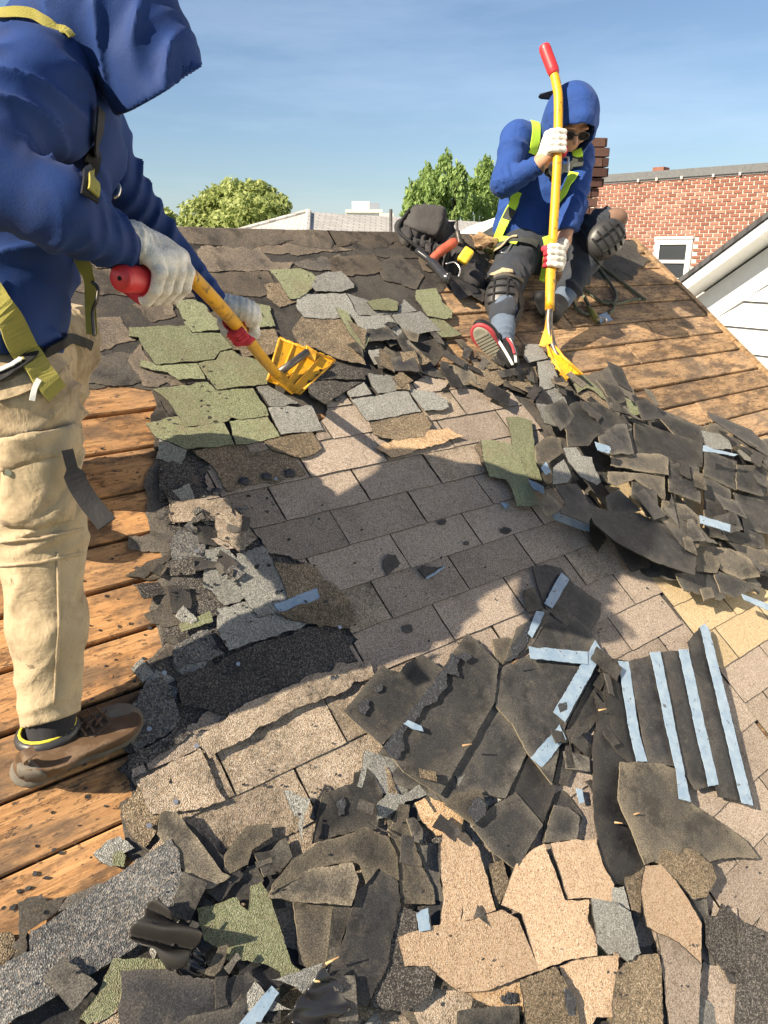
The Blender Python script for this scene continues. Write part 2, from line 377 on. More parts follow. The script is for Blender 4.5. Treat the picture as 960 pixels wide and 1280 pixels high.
# rake trim and barge board at the far gable end, ridge board
o = slab('rake_trim', lambda v: rake(v) + .002, lambda v: rake(v) + .042, -1.17, V_END, -.10, .009, M['woodtrim'], house)
o = slab('barge_board', lambda v: rake(v) + .044, lambda v: rake(v) + .066, -1.17, V_END, -.24, -.012, M['woodtrim'], house)
# the other slope of the roof and the gable wall below
def roofback():
    b = MB(); r0 = RW(-3.2, -1.165, -.002); r1 = RW(2.76, -1.165, -.002); dn = Vector((-Vd.x, -Vd.y, Vd.z))
    b.add([r0, r1, r1 + dn * 4, r0 + dn * 4, r0 - N * .05, r1 - N * .05, r1 + dn * 4 - N * .05, r0 + dn * 4 - N * .05], [(0, 3, 2, 1), (4, 5, 6, 7), (0, 1, 5, 4), (1, 2, 6, 5), (2, 3, 7, 6), (3, 0, 4, 7)])
    return b.build('back_roof_slope', M['felt'], house)
roofback()
wall_m = plain('rendered_house_wall', (.50, .46, .40), .9, .2, bump=(60, .3, .004))
gw = MB(); A_ = RW(2.72, -1.15, -.08); B_ = RW(2.72, V_END, -.08); C_ = RW(2.72, -1.15, -.08) + Vector((-Vd.x, -Vd.y, Vd.z)) * 3.9
zb = -8.0; L4 = [A_, B_, C_]
vs = [A_, B_, Vector((B_.x, B_.y, zb)), Vector((C_.x, C_.y, zb)), C_]; vs += [q - U * 5.7 for q in vs]
gw.add(vs, [(0, 1, 2, 3, 4), (9, 8, 7, 6, 5), (0, 5, 6, 1), (1, 6, 7, 2), (2, 7, 8, 3), (3, 8, 9, 4), (4, 9, 5, 0)])
gw.build('wall', wall_m, house)

S = {}                                                      # height stack per area
def shingle_piece(kind, pp, h, tv=0, tu=0, label=None, cat=None, group=None, parent=None, name='shingle', jg=1.0, th=.0035, warp=0, seed=None, grid=None):
    R = random.Random(seed if seed is not None else int(pp[0][0] * 13 + pp[0][1] * 7 + len(pp)))
    q, hf = pxpoly(pp, h, tu, tv)
    q = jag(jag(q, .0022 * jg, .030, R), .0009 * (.5 + .5 * jg), .008, R)
    side = None if kind in ('felt', 'feltb', 'strip', 'tar') else M['palecut'] if kind in ('bk', 'bkb') and parent is None else M['bkd']
    o = sheet(name, q, hf, M[kind], parent, th, grid, R, warp, side)
    if o is not None and label: tag(o, label, cat, group)
    return o
# felt left on the upper roof
def house_piece(kind, pp, h, name='shingle', tv=0, tu=0, jg=1.0, **k): return shingle_piece(kind, pp, h, tv, tu, parent=house, name=name, jg=jg, **k)
house_piece('felt', [(-140, 292), (60, 294), (225, 297), (500, 299), (614, 300), (606, 345), (560, 356), (545, 372), (540, 400), (560, 430), (540, 470), (470, 505), (330, 530), (260, 545), (214, 532), (196, 505), (190, 488), (165, 484), (140, 480), (95, 489), (40, 486), (-140, 520)], .003, 'roofing_felt', jg=1.6, th=.002, grid=.06)
house_piece('felt', [(742, 300), (793, 300), (800, 318), (814, 326), (800, 334), (790, 350), (768, 352), (742, 346), (716, 352)], .003, 'roofing_felt', jg=1.8, th=.002)
house_piece('felt', [(600, 470), (700, 440), (720, 470), (770, 455), (800, 500), (870, 530), (960, 560), (1100, 640), (1100, 900), (960, 860), (700, 700), (560, 560)], .004, 'roofing_felt', jg=1.6, th=.002, grid=.06)
# ridge covering: dark strip folded over the ridge
def ridge():
    R = random.Random(2)
    for a, e in ((-3.2, -1.2), (-1.19, -.42), (-.41, .55), (.56, 1.3), (1.32, 1.9)):
        b = MB(); n = 26; rows = []
        for i in range(n + 1):
            u = a + (e - a) * i / n; lo = -1.07 + .018 * math.sin(i * .7 + a * 5) + R.uniform(-.014, .014); k = .001 + R.uniform(0, .003)
            rows.append([RW(u, lo, .0075), RW(u, -1.10, .009 + k), RW(u, -1.155, .014 + k), RW(u, -1.172, .004 + k), RW(u, -1.178, -.02)])
        vs = [p for r in rows for p in r]; vs += [p - Vector((0, 0, .005)) for p in vs]; m = len(rows) * 5; fs = []
        for i in range(n):
            for j in range(4): q = i * 5 + j; fs.append((q, q + 5, q + 6, q + 1)); fs.append((q + m, q + 1 + m, q + 6 + m, q + 5 + m))
            fs.append((i * 5, i * 5 + m, i * 5 + 5 + m, i * 5 + 5))
        b.add(vs, fs); b.build('ridge_felt', M['feltb'], house)
ridge()
house_piece('blk', [(205, 548), (300, 545), (400, 600), (470, 740), (470, 840), (300, 910), (175, 1010), (150, 960), (186, 890), (205, 820), (196, 760), (225, 700), (205, 650), (196, 600)], .0045, 'under_course', jg=2.5, th=.0025, grid=.05)
A = lambda *p: sc(150, 290, 4, p)
B = lambda *p: sc(380, 330, 4, p)
CC = lambda *p: sc(560, 430, 4, p)
D = lambda *p: sc(760, 480, 4.57, p)
Fc = lambda *p: sc(0, 1040, 4, p)
Gc = lambda *p: sc(190, 960, 4, p)
H = lambda *p: sc(380, 940, 3.767, p)
I = lambda *p: sc(560, 1000, 4, p)
J = lambda *p: sc(740, 960, 4, p)
K = lambda *p: sc(420, 690, 2.667, p)
L = lambda *p: sc(140, 520, 3, p)
MM = lambda *p: sc(780, 760, 3.556, p)
# brown paper backed courses near the ridge
for kd, pp, h in [
    ('feltb', A((405, 70), (700, 75), (760, 150), (870, 150), (845, 185), (600, 192), (430, 195), (395, 170)), .0075),
    ('feltb', A((430, 200), (740, 195), (790, 290), (700, 325), (560, 322), (430, 330), (300, 320), (260, 280)), .0065),
    ('felt', A((860, 150), (1100, 110), (1120, 180), (960, 190), (900, 178)), .008),
    ('brn', [(100, 318), (150, 312), (165, 330), (120, 336)], .0062), ('feltb', [(320, 306), (400, 303), (440, 312), (380, 318), (330, 316)], .0062), ('felt', [(440, 304), (520, 306), (540, 322), (480, 322), (450, 318)], .0066),
    ('feltb', [(520, 312), (590, 308), (600, 330), (560, 345), (530, 338)], .0070), ('feltb', [(95, 400), (150, 395), (170, 425), (120, 440), (96, 430)], .0055), ('felt', [(98, 445), (190, 440), (205, 470), (150, 482), (98, 480)], .0058),
    ('feltb', [(205, 462), (260, 470), (262, 480), (215, 482)], .0066), ('brn', [(330, 355), (372, 352), (385, 372), (350, 384), (334, 372)], .0072), ('feltb', [(165, 380), (200, 372), (220, 395), (190, 402)], .0059),
    ('felt', [(205, 548), (222, 560), (214, 600), (250, 640), (262, 700), (300, 740), (330, 800), (250, 880), (175, 950), (150, 935), (190, 880), (205, 820), (186, 760), (205, 700), (185, 650), (180, 600)], .0035),
    ('feltb', [(60, 335), (150, 335), (205, 350), (165, 372), (80, 360)], .0065),
    ('feltb', A((210, 360), (260, 350), (270, 410), (225, 420)), .0065),
    ('feltb', A((40, 640), (100, 560), (150, 650), (330, 735), (440, 745), (300, 760), (120, 770)), .006),
    ('feltb', [(408, 322), (470, 318), (480, 338), (440, 345), (415, 340)], .008),
    ('felt', [(470, 330), (500, 318), (530, 345), (520, 362), (480, 350)], .008)]:
    house_piece(kd, pp, h, 'felt_patch', th=.0025, jg=2)
up = [
    ('grn', A((745, 190), (900, 180), (960, 205), (1000, 240), (960, 280), (900, 330), (850, 335), (820, 290), (790, 240))),
    ('grn', A((270, 345), (400, 340), (520, 330), (655, 345), (700, 400), (745, 470), (690, 478), (365, 500), (325, 460), (300, 400))),
    ('grn', A((672, 355), (750, 370), (778, 470), (750, 474))),
    ('gry', B((60, 60), (120, 38), (185, 35), (250, 100), (250, 120), (190, 138), (60, 135), (35, 110))),
    ('gry', B((-30, 150), (208, 145), (275, 255), (215, 270), (0, 265), (-40, 210))),
    ('gry', B((215, 145), (320, 180), (350, 235), (470, 240), (500, 175), (565, 235), (430, 252), (275, 258))),
    ('brn', B((0, 232), (190, 215), (240, 330), (310, 505), (230, 490), (160, 470), (60, 420), (-15, 410), (-60, 330))),
    ('brn', A((545, 500), (775, 485), (800, 560), (760, 610), (620, 625), (600, 590), (560, 585))),
    ('grn', A((45, 475), (330, 465), (360, 505), (540, 505), (560, 580), (500, 595), (470, 635), (180, 662), (150, 620), (105, 560), (95, 525), (45, 520))),
    ('grn', A((100, 635), (160, 650), (180, 668), (385, 655), (425, 735), (290, 738), (240, 700), (170, 690), (100, 670))),
    ('grn', A((392, 655), (480, 640), (500, 600), (560, 590), (600, 620), (700, 640), (745, 700), (735, 760), (485, 788), (455, 750))),
    ('gry', A((680, 775), (735, 762), (780, 790), (895, 855), (750, 870))),
    ('grn', A((165, 785), (440, 750), (480, 790), (665, 780), (745, 915), (600, 938), (560, 925), (535, 945), (325, 975), (240, 840))),
    ('gry', A((740, 880), (960, 862), (1020, 990), (805, 1012))),
    ('grn', A((130, 955), (290, 920), (325, 978), (520, 955), (570, 1060), (330, 1085), (250, 1050), (185, 1030))),
    ('grn', A((548, 945), (735, 920), (800, 1020), (680, 1050), (580, 1060))),
    ('brn', A((720, 1045), (960, 1000), (1010, 1080), (960, 1115), (900, 1130), (760, 1090))),
    ('grn', B((560, 130), (660, 120), (690, 190), (740, 230), (740, 270), (700, 275), (620, 260), (560, 180))),
    ('gry', B((240, 262), (430, 255), (505, 350), (500, 362), (330, 375), (280, 330))),
    ('gry', B((437, 255), (580, 235), (685, 335), (515, 358))),
    ('grn', B((630, 270), (700, 280), (790, 350), (760, 360), (690, 365), (640, 310))),
    ('grn', B((315, 185), (420, 170), (470, 190), (465, 235), (350, 228))),
    ('grn', B((160, 215), (220, 240), (250, 330), (330, 370), (300, 430), (225, 340))),
    ('gry', B((320, 545), (460, 560), (525, 620), (370, 648), (340, 610))),
    ('gry', B((215, 640), (300, 590), (340, 650), (230, 668))),
    ('gry', B((235, 680), (515, 628), (585, 738), (315, 783))),
    ('gry', B((523, 625), (650, 640), (715, 680), (725, 718), (602, 736))),
    ('brn', B((330, 790), (600, 740), (640, 800), (600, 860), (480, 880), (400, 870), (350, 850))),
    ('blk', B((60, 490), (290, 520), (310, 575), (60, 580))),  # this and the next black piece put the shovel's shadow into the colour
    ('blk', B((20, 580), (290, 590), (200, 640), (110, 700), (30, 660))),
    ('gry', CC((375, 60), (390, 0), (460, 0), (500, 70), (400, 95))),
    ('gry', CC((445, 90), (520, 80), (560, 200), (460, 235))),
    ('gry', CC((470, 240), (560, 215), (600, 310), (520, 335), (490, 270))),
    ('brn', CC((290, 130), (440, 110), (460, 250), (400, 240), (290, 190))),
    ('brn', CC((100, 190), (130, 90), (230, 90), (290, 125), (290, 185), (250, 210), (180, 230))),
]
for i, (kd, pp) in enumerate(up): house_piece(kd, pp, .0105 + .0006 * i, tv=.028, th=.004, jg=.9, warp=.0008)

# ---- the covered field: 3-tab courses on a 305 x 127 mm grid, clipped to the outline of what is left
def field(region_px, mat_f, v_rows, off_f, name='shingle', h0=.008, uoff=0, voff=0, jagged=True, seed=11, umax=None, umin=None):
    R = random.Random(seed)
    reg = [onroof(x, y, h0)[:2] for x, y in region_px]
    if jagged: reg = jag(jag(reg, .007, .04, R), .002, .010, R)
    reg = [Vector(p) for p in simplify(reg)]
    u0 = min(p[0] for p in reg); u1 = max(p[0] for p in reg)
    for r in v_rows:
        vb = voff + r * .127; vt = vb - .127
        if vt > max(p[1] for p in reg) or vb < min(p[1] for p in reg): continue
        sh = off_f(r) * .3048 + uoff; k0 = int((u0 - sh) / .3048) - 1
        for k in range(k0, k0 + int((u1 - u0) / .3048) + 4):
            a = sh + k * .3048 + R.uniform(.0025, .004); e = sh + (k + 1) * .3048 - R.uniform(.0015, .003)
            d1, d2, d3 = R.uniform(-.002, .002), R.uniform(-.002, .002), R.uniform(-.0015, .0015)
            tab = [(a + d3, vt - .012), (e + d3, vt - .012), (e, vb + d2), (a, vb + d1)]
            if umax is not None and a > umax - .01: continue
            if umin is not None and e < umin + .01: continue
            if umax is not None: tab = [(min(x, umax), y) for x, y in tab]
            if umin is not None: tab = [(max(x, umin), y) for x, y in tab]
            tab = [(x, y) for x, y in jag(tab, .0006, .03, R)]
            n = len(tab); pts = [Vector(p) for p in tab] + reg
            try: res = cdt([list(range(n)), list(range(n, n + len(reg)))], pts, [], 4)
            except Exception: continue
            keep = [(f, o_) for f, o_ in zip(res[2], res[5]) if 0 in o_ and 1 in o_]
            if not keep: continue
            cu = sum(p[0] for p in tab) / n; cv = (vt + vb) / 2; lift = R.uniform(.0, .0015); tu = R.uniform(-.006, .006)
            # collect outline loops of the kept faces
            ed = set()
            for f, _ in keep:
                for i in range(len(f)): ed.add((f[i], f[(i + 1) % len(f)]))
            bd = {a_: b_ for a_, b_ in ed if (b_, a_) not in ed}
            while bd:
                s0 = next(iter(bd)); loop = [s0]; nx = bd.pop(s0)
                while nx != s0 and nx in bd: loop.append(nx); nx = bd.pop(nx)
                if len(loop) < 3: continue
                lp = [res[0][q] for q in loop]
                hf = lambda uu, vv: h0 + .001 + lift + .0045 * ((vv - vt) / .127) + tu * (uu - cu)
                sheet(name, lp, hf, mat_f(r, k, R), house, .0032, .06, R, .0004, M['bkd'])
SEAM = 3.04 * .3048
tan_px = [(262, 560), (300, 553), (345, 556), (395, 545), (408, 520), (403, 497), (420, 488), (470, 500), (540, 470), (600, 460), (690, 470), (760, 560), (900, 640), (1010, 720), (1150, 900), (1150, 1500), (100, 1500), (130, 1150), (200, 1045), (176, 1005), (160, 955), (240, 905), (330, 860), (432, 815), (447, 800), (424, 775), (444, 768), (430, 745), (385, 706), (335, 692), (312, 660), (212, 655), (212, 630), (240, 625), (258, 612)]
def tmat(r, k, R):
    x = R.random()
    if r >= 6 and k < -1: return M['tanw']
    return M['tan'] if x < .8 else M['tanw'] if x < .87 else M['tan']
field(tan_px, tmat, range(-4, 22), lambda r: 0 if r % 2 else .5, umax=SEAM)
field([(760, 520), (1300, 560), (1300, 1500), (500, 1500)], lambda r, k, R: M['yel'] if r <= 9 else M['tan'], range(4, 24), lambda r: .45 if r % 2 else -.05, umin=SEAM + .004, voff=-.063 + .127 * .0, seed=4, jagged=False)
# weathered remains left of the field, some with shade in their colour, and the dark under-courses in the middle
low = [
    ('felt', L((60, 450), (220, 430), (250, 470), (210, 510), (60, 500)), .004), ('felt', L((75, 630), (300, 650), (340, 680), (260, 740), (180, 700)), .004),
    ('feltb', L((115, 610), (250, 550), (270, 590), (150, 615)), .006), ('felt', L((50, 600), (220, 500), (225, 530), (120, 610)), .0045),
    ('felt', L((120, 745), (230, 700), (300, 760), (220, 790), (150, 780)), .005), ('felt', L((60, 980), (170, 880), (220, 840), (240, 900), (210, 960)), .005),
    ('felt', L((160, 900), (245, 850), (250, 950), (170, 960)), .006), ('felt', [(188, 520), (200, 500), (214, 532), (220, 545), (208, 566), (192, 560)], .004),
    ('felt', L((180, 170), (270, 130), (330, 250), (250, 300), (180, 320)), .005),
    ('felt', [(150, 1003), (180, 990), (200, 1030), (215, 1060), (190, 1090), (160, 1070)], .0045),
    ('blk', L((180, 190), (270, 140), (300, 250), (385, 290), (300, 310), (180, 310)), .010), ('brn', L((300, 130), (400, 105), (540, 98), (660, 140), (728, 215), (430, 285), (395, 210)), .012),  # brn: dark headlap band, with cast shade also put into its colour
    ('tanw', L((215, 345), (240, 318), (430, 310), (470, 400), (330, 395), (230, 400)), .014),
    ('gryd', L((215, 480), (250, 420), (350, 440), (350, 560), (230, 540)), .010), ('gry', L((350, 500), (430, 490), (540, 650), (420, 710), (340, 640)), .012),
    ('tan', L((370, 460), (490, 450), (505, 485), (430, 500)), .013), ('blk', L((470, 530), (510, 520), (560, 650), (690, 640), (640, 690), (560, 660)), .009),
    ('gry', L((395, 720), (610, 680), (690, 650), (740, 780), (440, 880), (395, 800)), .011),
    ('gry', [(296, 692), (330, 682), (345, 712), (392, 738), (386, 762), (322, 772), (300, 742)], .0125), ('brn', [(342, 702), (386, 704), (432, 744), (444, 768), (400, 784), (362, 752)], .0135), ('tanw', [(268, 640), (300, 646), (322, 672), (300, 690), (272, 672)], .0145),
    ('grn', L((250, 780), (370, 730), (380, 770), (260, 810)), .013), ('gryd', L((230, 860), (360, 800), (420, 890), (240, 950)), .011),
    ('brn', L((620, 740), (780, 680), (910, 745), (895, 800), (740, 780)), .015),
    ('blk', L((240, 985), (430, 905), (740, 790), (850, 790), (925, 925), (780, 990), (500, 1140), (260, 1085)), .011),  # weathered piece, black granules also carry the bending worker's shade as colour
    ('gryd', L((60, 1140), (100, 1040), (190, 975), (240, 1080), (255, 1145), (200, 1200), (90, 1260)), .010),
    ('blk', L((60, 1270), (200, 1205), (260, 1150), (300, 1190), (130, 1300), (60, 1330)), .0095),
    ('tanw', [(245, 925), (300, 885), (330, 870), (420, 828), (462, 826), (468, 845), (340, 902), (262, 948)], .018),
    ('rust', [(470, 560), (500, 543), (560, 535), (580, 545), (530, 560), (490, 572)], .019),
    ('tanw', [(170, 975), (250, 935), (282, 1000), (240, 1012), (190, 1018)], .015),
]
for i, (kd, pp, h) in enumerate(low): house_piece(kd, pp, h + .0003 * i, tv=.01, jg=1.6, warp=.001, th=.0028)
# tar dabs of the seal line
def blob(uc, vc, h, a, b, mat, name, parent=None, seed=1, ht=.004):
    R = random.Random(seed); n = 16; vs = [(0, 0, ht)]; fs = []
    rr = [R.uniform(.75, 1.15) for _ in range(n)]
    for ring, z in ((.6, ht * .9), (1, 0), (1.02, -.002)):
        for i in range(n): t = 2 * math.pi * i / n; vs.append((a * ring * rr[i] * math.cos(t), b * ring * rr[i] * math.sin(t), z + (R.uniform(-.2, .2) * ht if ring == .6 else 0)))
    for i in range(n):
        j = (i + 1) % n; fs += [(0, 1 + i, 1 + j), (1 + i, 1 + n + i, 1 + n + j, 1 + j), (1 + n + i, 1 + 2 * n + i, 1 + 2 * n + j, 1 + n + j)]
    return link(name, mesh(name, vs, fs, mat, True), Matrix.Translation(RW(uc, vc, h)) @ ROOF, parent)
for i, (x, y, w_) in enumerate([(258, 924, 15), (313, 894, 12), (347, 881, 11), (385, 865, 12), (418, 850, 11), (450, 836, 7), (270, 615, 7), (305, 603, 9), (333, 597, 8), (362, 593, 9), (482, 566, 8), (513, 560, 7), (530, 556, 4), (420, 500, 6)]):
    u, v, t = onroof(x, y, .014); blob(u, v, .0225 if y > 700 else .021, w_ * t / F * .95, w_ * t / F * .8, M['tar'], 'tar_dab', house, i, .003)
# nails standing in the deck
def nail(x, y, name='nail', par=None, h=.014):
    u, v, t = onroof(x, y, h); b = MB(); p = RW(u, v, h - .004); b.tube([p, p + N * .008], .0016, 6); b.tube([p + N * .0075, p + N * .0095], .0055, 10)
    b.build('roofing_nail', M['nail'] if name == 'nail' else M['rustnail'], par)
for x, y in [(245, 690), (297, 831), (270, 919), (245, 933), (219, 1003), (186, 1033), (344, 600), (205, 842), (186, 912), (424, 785)]: nail(x, y, 'nail', house, .020)
R = random.Random(9)
for r in range(5, 18):
    for k in range(3):
        v = left_rows[r] + .03 + .06 * (k % 2); u = -1.35 + .4 * k + R.uniform(-.05, .05)
        p = RW(u, v, 0); b = MB(); b.tube([p, p + N * .0025], .0045, 8); b.build('nail_head', M['rustnail'], house)
# ---------------------------------------------------------------- loose debris on the roof
RH = 'torn shingles heaped on the right of the roof'; BH = 'torn shingles heaped in the foreground'; MH = 'upturned shingles lying in the middle of the roof'
def scrap(kind, label, pp, h, tv=0, tu=0, group=None, cat='torn shingle', name='torn_shingle', jg=1.3, warp=.0022, th=.004, grid=None):
    return shingle_piece(kind, pp, h, tv, tu, label, cat, group, None, name, jg, th, warp, None, grid)
# filler scraps first: a bed of small torn bits under the named pieces
def filler(zone, n, kinds, label, group, h0, h1, smin, smax, seed):
    R = random.Random(seed); protos = []
    zone_uv = [onroof(x, y)[:2] for x, y in zone]; us = [p[0] for p in zone_uv]; vs_ = [p[1] for p in zone_uv]
    for i in range(9):
        kd = kinds[i % len(kinds)]; a = R.uniform(smin, smax); b_ = a * R.uniform(.35, .75); J = lambda: R.uniform(-.22, .22) * b_
        poly = [(-a + J(), -b_ + J()), (a + J(), -b_ + J()), (a + J(), b_ + J()), (-a + J(), b_ + J())]
        if R.random() < .6: poly.insert(R.randint(1, 3), (R.uniform(-.6, .6) * a, R.choice((-1, 1)) * b_ * R.uniform(.5, 1.2)))
        if R.random() < .5: poly = [p for j_, p in enumerate(poly) if j_ != R.randrange(len(poly))] if len(poly) > 4 else poly
        c_ = [sum(p[0] for p in poly) / len(poly), sum(p[1] for p in poly) / len(poly)]; poly.sort(key=lambda p: math.atan2(p[1] - c_[1], p[0] - c_[0]))
        poly = jag(poly, .0014, .013, R)
        if len(poly) < 3: poly = [(-a, -b_), (a, -b_ * .8), (a * .9, b_), (-a * .8, b_ * .9)]
        o = sheet('torn_shingle_scrap', poly, lambda u, v: 0, M[kd], None, .004, .03, R, .003, M['bkd'])
        if o is None: o = protos[-1].copy(); C.objects.link(o)
        protos.append(o)
    used = set(); c = 0; guard = 0
    while c < n and guard < 5000:
        guard += 1; u = R.uniform(min(us), max(us)); v = R.uniform(min(vs_), max(vs_))
        if not inpoly((u, v), zone_uv): continue
        i = R.randrange(9); o = protos[i] if i not in used else protos[i].copy()
        if i in used: C.objects.link(o)
        used.add(i); h = R.uniform(h0, h1)
        rot = Matrix.Rotation(R.uniform(0, 6.28), 4, 'Z') @ Matrix.Rotation(R.gauss(0, .13), 4, 'X') @ Matrix.Rotation(R.gauss(0, .13), 4, 'Y')
        o.matrix_basis = Matrix.Translation(RW(u, v, h)) @ ROOF @ rot; tag(o, label, 'shingle scrap', group); c += 1
    for i in range(9):
        if i not in used: C.objects.unlink(protos[i])
filler([(660, 530), (720, 500), (850, 520), (960, 560), (1040, 600), (1040, 770), (960, 745), (850, 735), (760, 690), (690, 640)], 78, ['bk', 'bkd', 'bk', 'bkb', 'bk', 'brn', 'bkd', 'bk', 'gry'], 'small dark torn shingle scrap wedged in the right-hand debris heap', RH, .012, .06, .04, .09, 21)
filler([(560, 445), (640, 455), (700, 480), (660, 500), (560, 490), (470, 470), (470, 440)], 16, ['bk', 'bkd', 'bkb'], 'small dark shingle scrap beside the seated worker in front of his shoe', 'dark scraps in front of the seated worker', .014, .03, .03, .07, 22)
filler([(0, 1200), (100, 1130), (220, 1080), (330, 1030), (420, 980), (560, 960), (700, 1010), (740, 1100), (900, 1120), (1000, 1180), (1000, 1420), (0, 1420)], 72, ['bk', 'bkd', 'blk', 'bkb', 'brn', 'gry', 'bk', 'bkd', 'grn'], 'small torn shingle scrap showing between the larger pieces of the foreground heap', BH, .010, .030, .03, .08, 23)
filler([(190, 560), (250, 560), (290, 640), (320, 700), (250, 760), (260, 850), (180, 900), (160, 820), (200, 700)], 28, ['bkd', 'gryd', 'bk', 'gry', 'blk', 'bkd', 'gry', 'bk'], 'small broken shingle scrap along the torn edge left of the tan shingles', 'scraps along the torn edge by the bare boards', .006, .022, .012, .045, 24)
filler([(225, 640), (300, 640), (330, 700), (280, 730), (240, 720)], 7, ['gryd', 'gryd', 'blk', 'bk'], 'small broken shingle scrap along the torn edge left of the tan shingles', 'scraps along the torn edge by the bare boards', .020, .035, .012, .03, 25)
# right-hand heap, lowest first
heapR = [
 ('bkb', 'olive edged scrap at the upper rim of the right heap against the boards', D((560, 270), (580, 225), (640, 228), (700, 275), (640, 300))),
 ('grn', 'green scrap at the far right end of the right heap', D((800, 300), (850, 330), (914, 360), (990, 430), (980, 480), (905, 430))),
 ('gry', 'pale grey scrap under the long pointed shingle at the right edge', D((740, 380), (830, 338), (885, 380), (905, 430), (860, 460), (780, 430))),
 ('bk', 'dark shingle reaching the right picture edge at the middle of the heap', D((720, 610), (990, 650), (990, 880), (860, 850), (720, 780))),
 ('bk', 'dark shingle with a dusty band below the short blue strip', D((555, 770), (840, 870), (880, 940), (700, 900), (550, 870))),
 ('bkb', 'brownish shingle flap low in the heap near the right edge', D((690, 900), (990, 960), (990, 1060), (800, 1010))),
 ('bkb', 'brown shingle lying below the shaded long shingle', D((555, 925), (700, 940), (810, 1000), (870, 1100), (760, 1120), (640, 1060))),
 ('bk', 'lowest dark shingle of the right heap above the yellow shingles', D((380, 1085), (600, 1065), (690, 1200), (640, 1240), (560, 1215), (430, 1180))),
 ('bk', 'dark curled flap beside the long blue strip at lower right', D((600, 1060), (780, 1125), (870, 1160), (720, 1225), (640, 1190))),
 ('bkb', 'small olive square scrap under the bottom rim of the right heap', D((525, 1170), (590, 1160), (610, 1220), (550, 1240))),
 ('bk', 'narrow dark flap with a white edge near the right picture edge', D((760, 1000), (990, 1060), (990, 1120), (820, 1065))),
 ('bkb', 'brown shingle with a square end below the shaded slab', D((505, 930), (560, 930), (640, 1030), (620, 1080), (505, 1070))),
 ('bk', 'dark upright shingle with a torn top right of the blue strip', D((545, 520), (700, 600), (712, 852), (550, 770))),
 ('bk', 'dark shingle under the white peeled strip', D((545, 380), (735, 440), (735, 605), (545, 522))),
 ('bk', 'dark shingle with a blue scuffed lower edge at the right', D((735, 460), (880, 470), (910, 500), (912, 620), (880, 640), (735, 602))),
 ('gry', 'grey shingle with a pale margin above the peeled strip', D((525, 262), (640, 285), (690, 320), (712, 372), (560, 365))),
 ('bkd', 'smooth dark shingle pointing at the green strip by the shovel', D((160, 95), (220, 85), (330, 170), (350, 200), (200, 205))),
 ('bk', 'dark shingle along the upper rim of the right heap', D((300, 200), (372, 195), (520, 250), (545, 340), (400, 310))),
 ('bk', 'large square shingle with a dusty corner on top of the right heap', D((150, 205), (300, 262), (545, 335), (538, 472), (420, 470), (250, 420), (148, 395))),
 ('bk', 'dark shingle with a fine scratch pattern left of the big square one', D((-30, 275), (10, 235), (135, 225), (152, 392), (20, 405), (-40, 380))),
 ('bk', 'square shingle with rubbed patches in the centre of the right heap', D((345, 440), (480, 470), (520, 480), (527, 682), (350, 612))),
 ('bkb', 'brown shingle with a broad pale end in the right heap', D((0, 500), (325, 520), (325, 662), (270, 625), (150, 545), (50, 585), (0, 560))),
 ('bkb', 'grainy flat strip with a square pale end on the right heap', D((18, 405), (200, 395), (300, 400), (345, 425), (347, 520), (200, 500), (20, 462))),
 ('bk', 'rounded dark flap bent over the middle of the right heap', D((140, 560), (230, 560), (280, 610), (290, 740), (230, 760), (180, 680), (132, 640))),
 ('bk', 'curled dark flap beside the rounded flap', D((-10, 640), (60, 600), (130, 660), (190, 720), (60, 745), (0, 720))),
 ('bkb', 'shingle with a dusty lower corner right of the shaded slab', D((310, 665), (440, 690), (532, 765), (518, 932), (450, 900), (300, 775))),
 ('bkd', 'long smooth shaded slab along the lower edge of the right heap', D((-150, 640), (-100, 690), (0, 725), (160, 735), (320, 800), (512, 932), (500, 1092), (250, 1005), (60, 910), (-80, 800))),
 ('bk', 'broad dark shingle with a crack next to the green strip', CC((510, 350), (640, 290), (750, 295), (895, 378), (830, 430), (745, 460), (700, 512), (600, 515), (590, 430))),
 ('bk', 'dark shingle with a lifted corner between broad one and blue tab', CC((750, 460), (840, 400), (895, 400), (930, 550), (820, 555), (765, 512))),
 ('bkb', 'brown scuffed scrap between the two green pieces and the grey one', CC((435, 510), (480, 470), (560, 468), (575, 540), (500, 600), (468, 622), (440, 580))),
 ('bkd', 'dark scrap under the pale grey star-shaped shingle', CC((530, 705), (640, 700), (690, 770), (718, 855), (700, 900), (560, 845), (585, 790))),
 ('bkb', 'olive scrap at the left foot of the right heap', CC((455, 805), (500, 745), (560, 800), (570, 830), (490, 860))),
 ('gry', 'small pale grey piece left of the star-shaped shingle', CC((525, 702), (528, 615), (580, 575), (622, 660), (600, 690)), .02),
 ('gry', 'pale grey star-shaped shingle on the left side of the right heap', CC((575, 520), (640, 515), (670, 560), (720, 565), (735, 625), (765, 690), (748, 705), (660, 665), (600, 590)), .03),
 ('bkd', 'long pointed shingle jutting over the bare boards at the right edge', D((565, 160), (620, 178), (820, 258), (914, 350), (930, 420), (700, 275), (600, 212)), .0),
]
for i, t in enumerate(heapR):
    kd, lab, pp = t[:3]; tv = t[3] if len(t) > 3 else random.Random(i).uniform(-.05, .10)
    scrap(kd, lab, pp, .052 + .0022 * i, tv=tv, tu=random.Random(i + 50).uniform(-.05, .05), group=RH, jg=.6)
filler([(670, 500), (760, 490), (850, 530), (960, 580), (1040, 610), (1040, 760), (960, 735), (850, 715), (740, 650), (670, 600)], 38, ['bkd', 'bk', 'bkd', 'bk', 'bkb', 'bk', 'bkd', 'gry', 'bk'], 'small dark torn shingle scrap wedged in the right-hand debris heap', RH, .11, .135, .03, .075, 31)
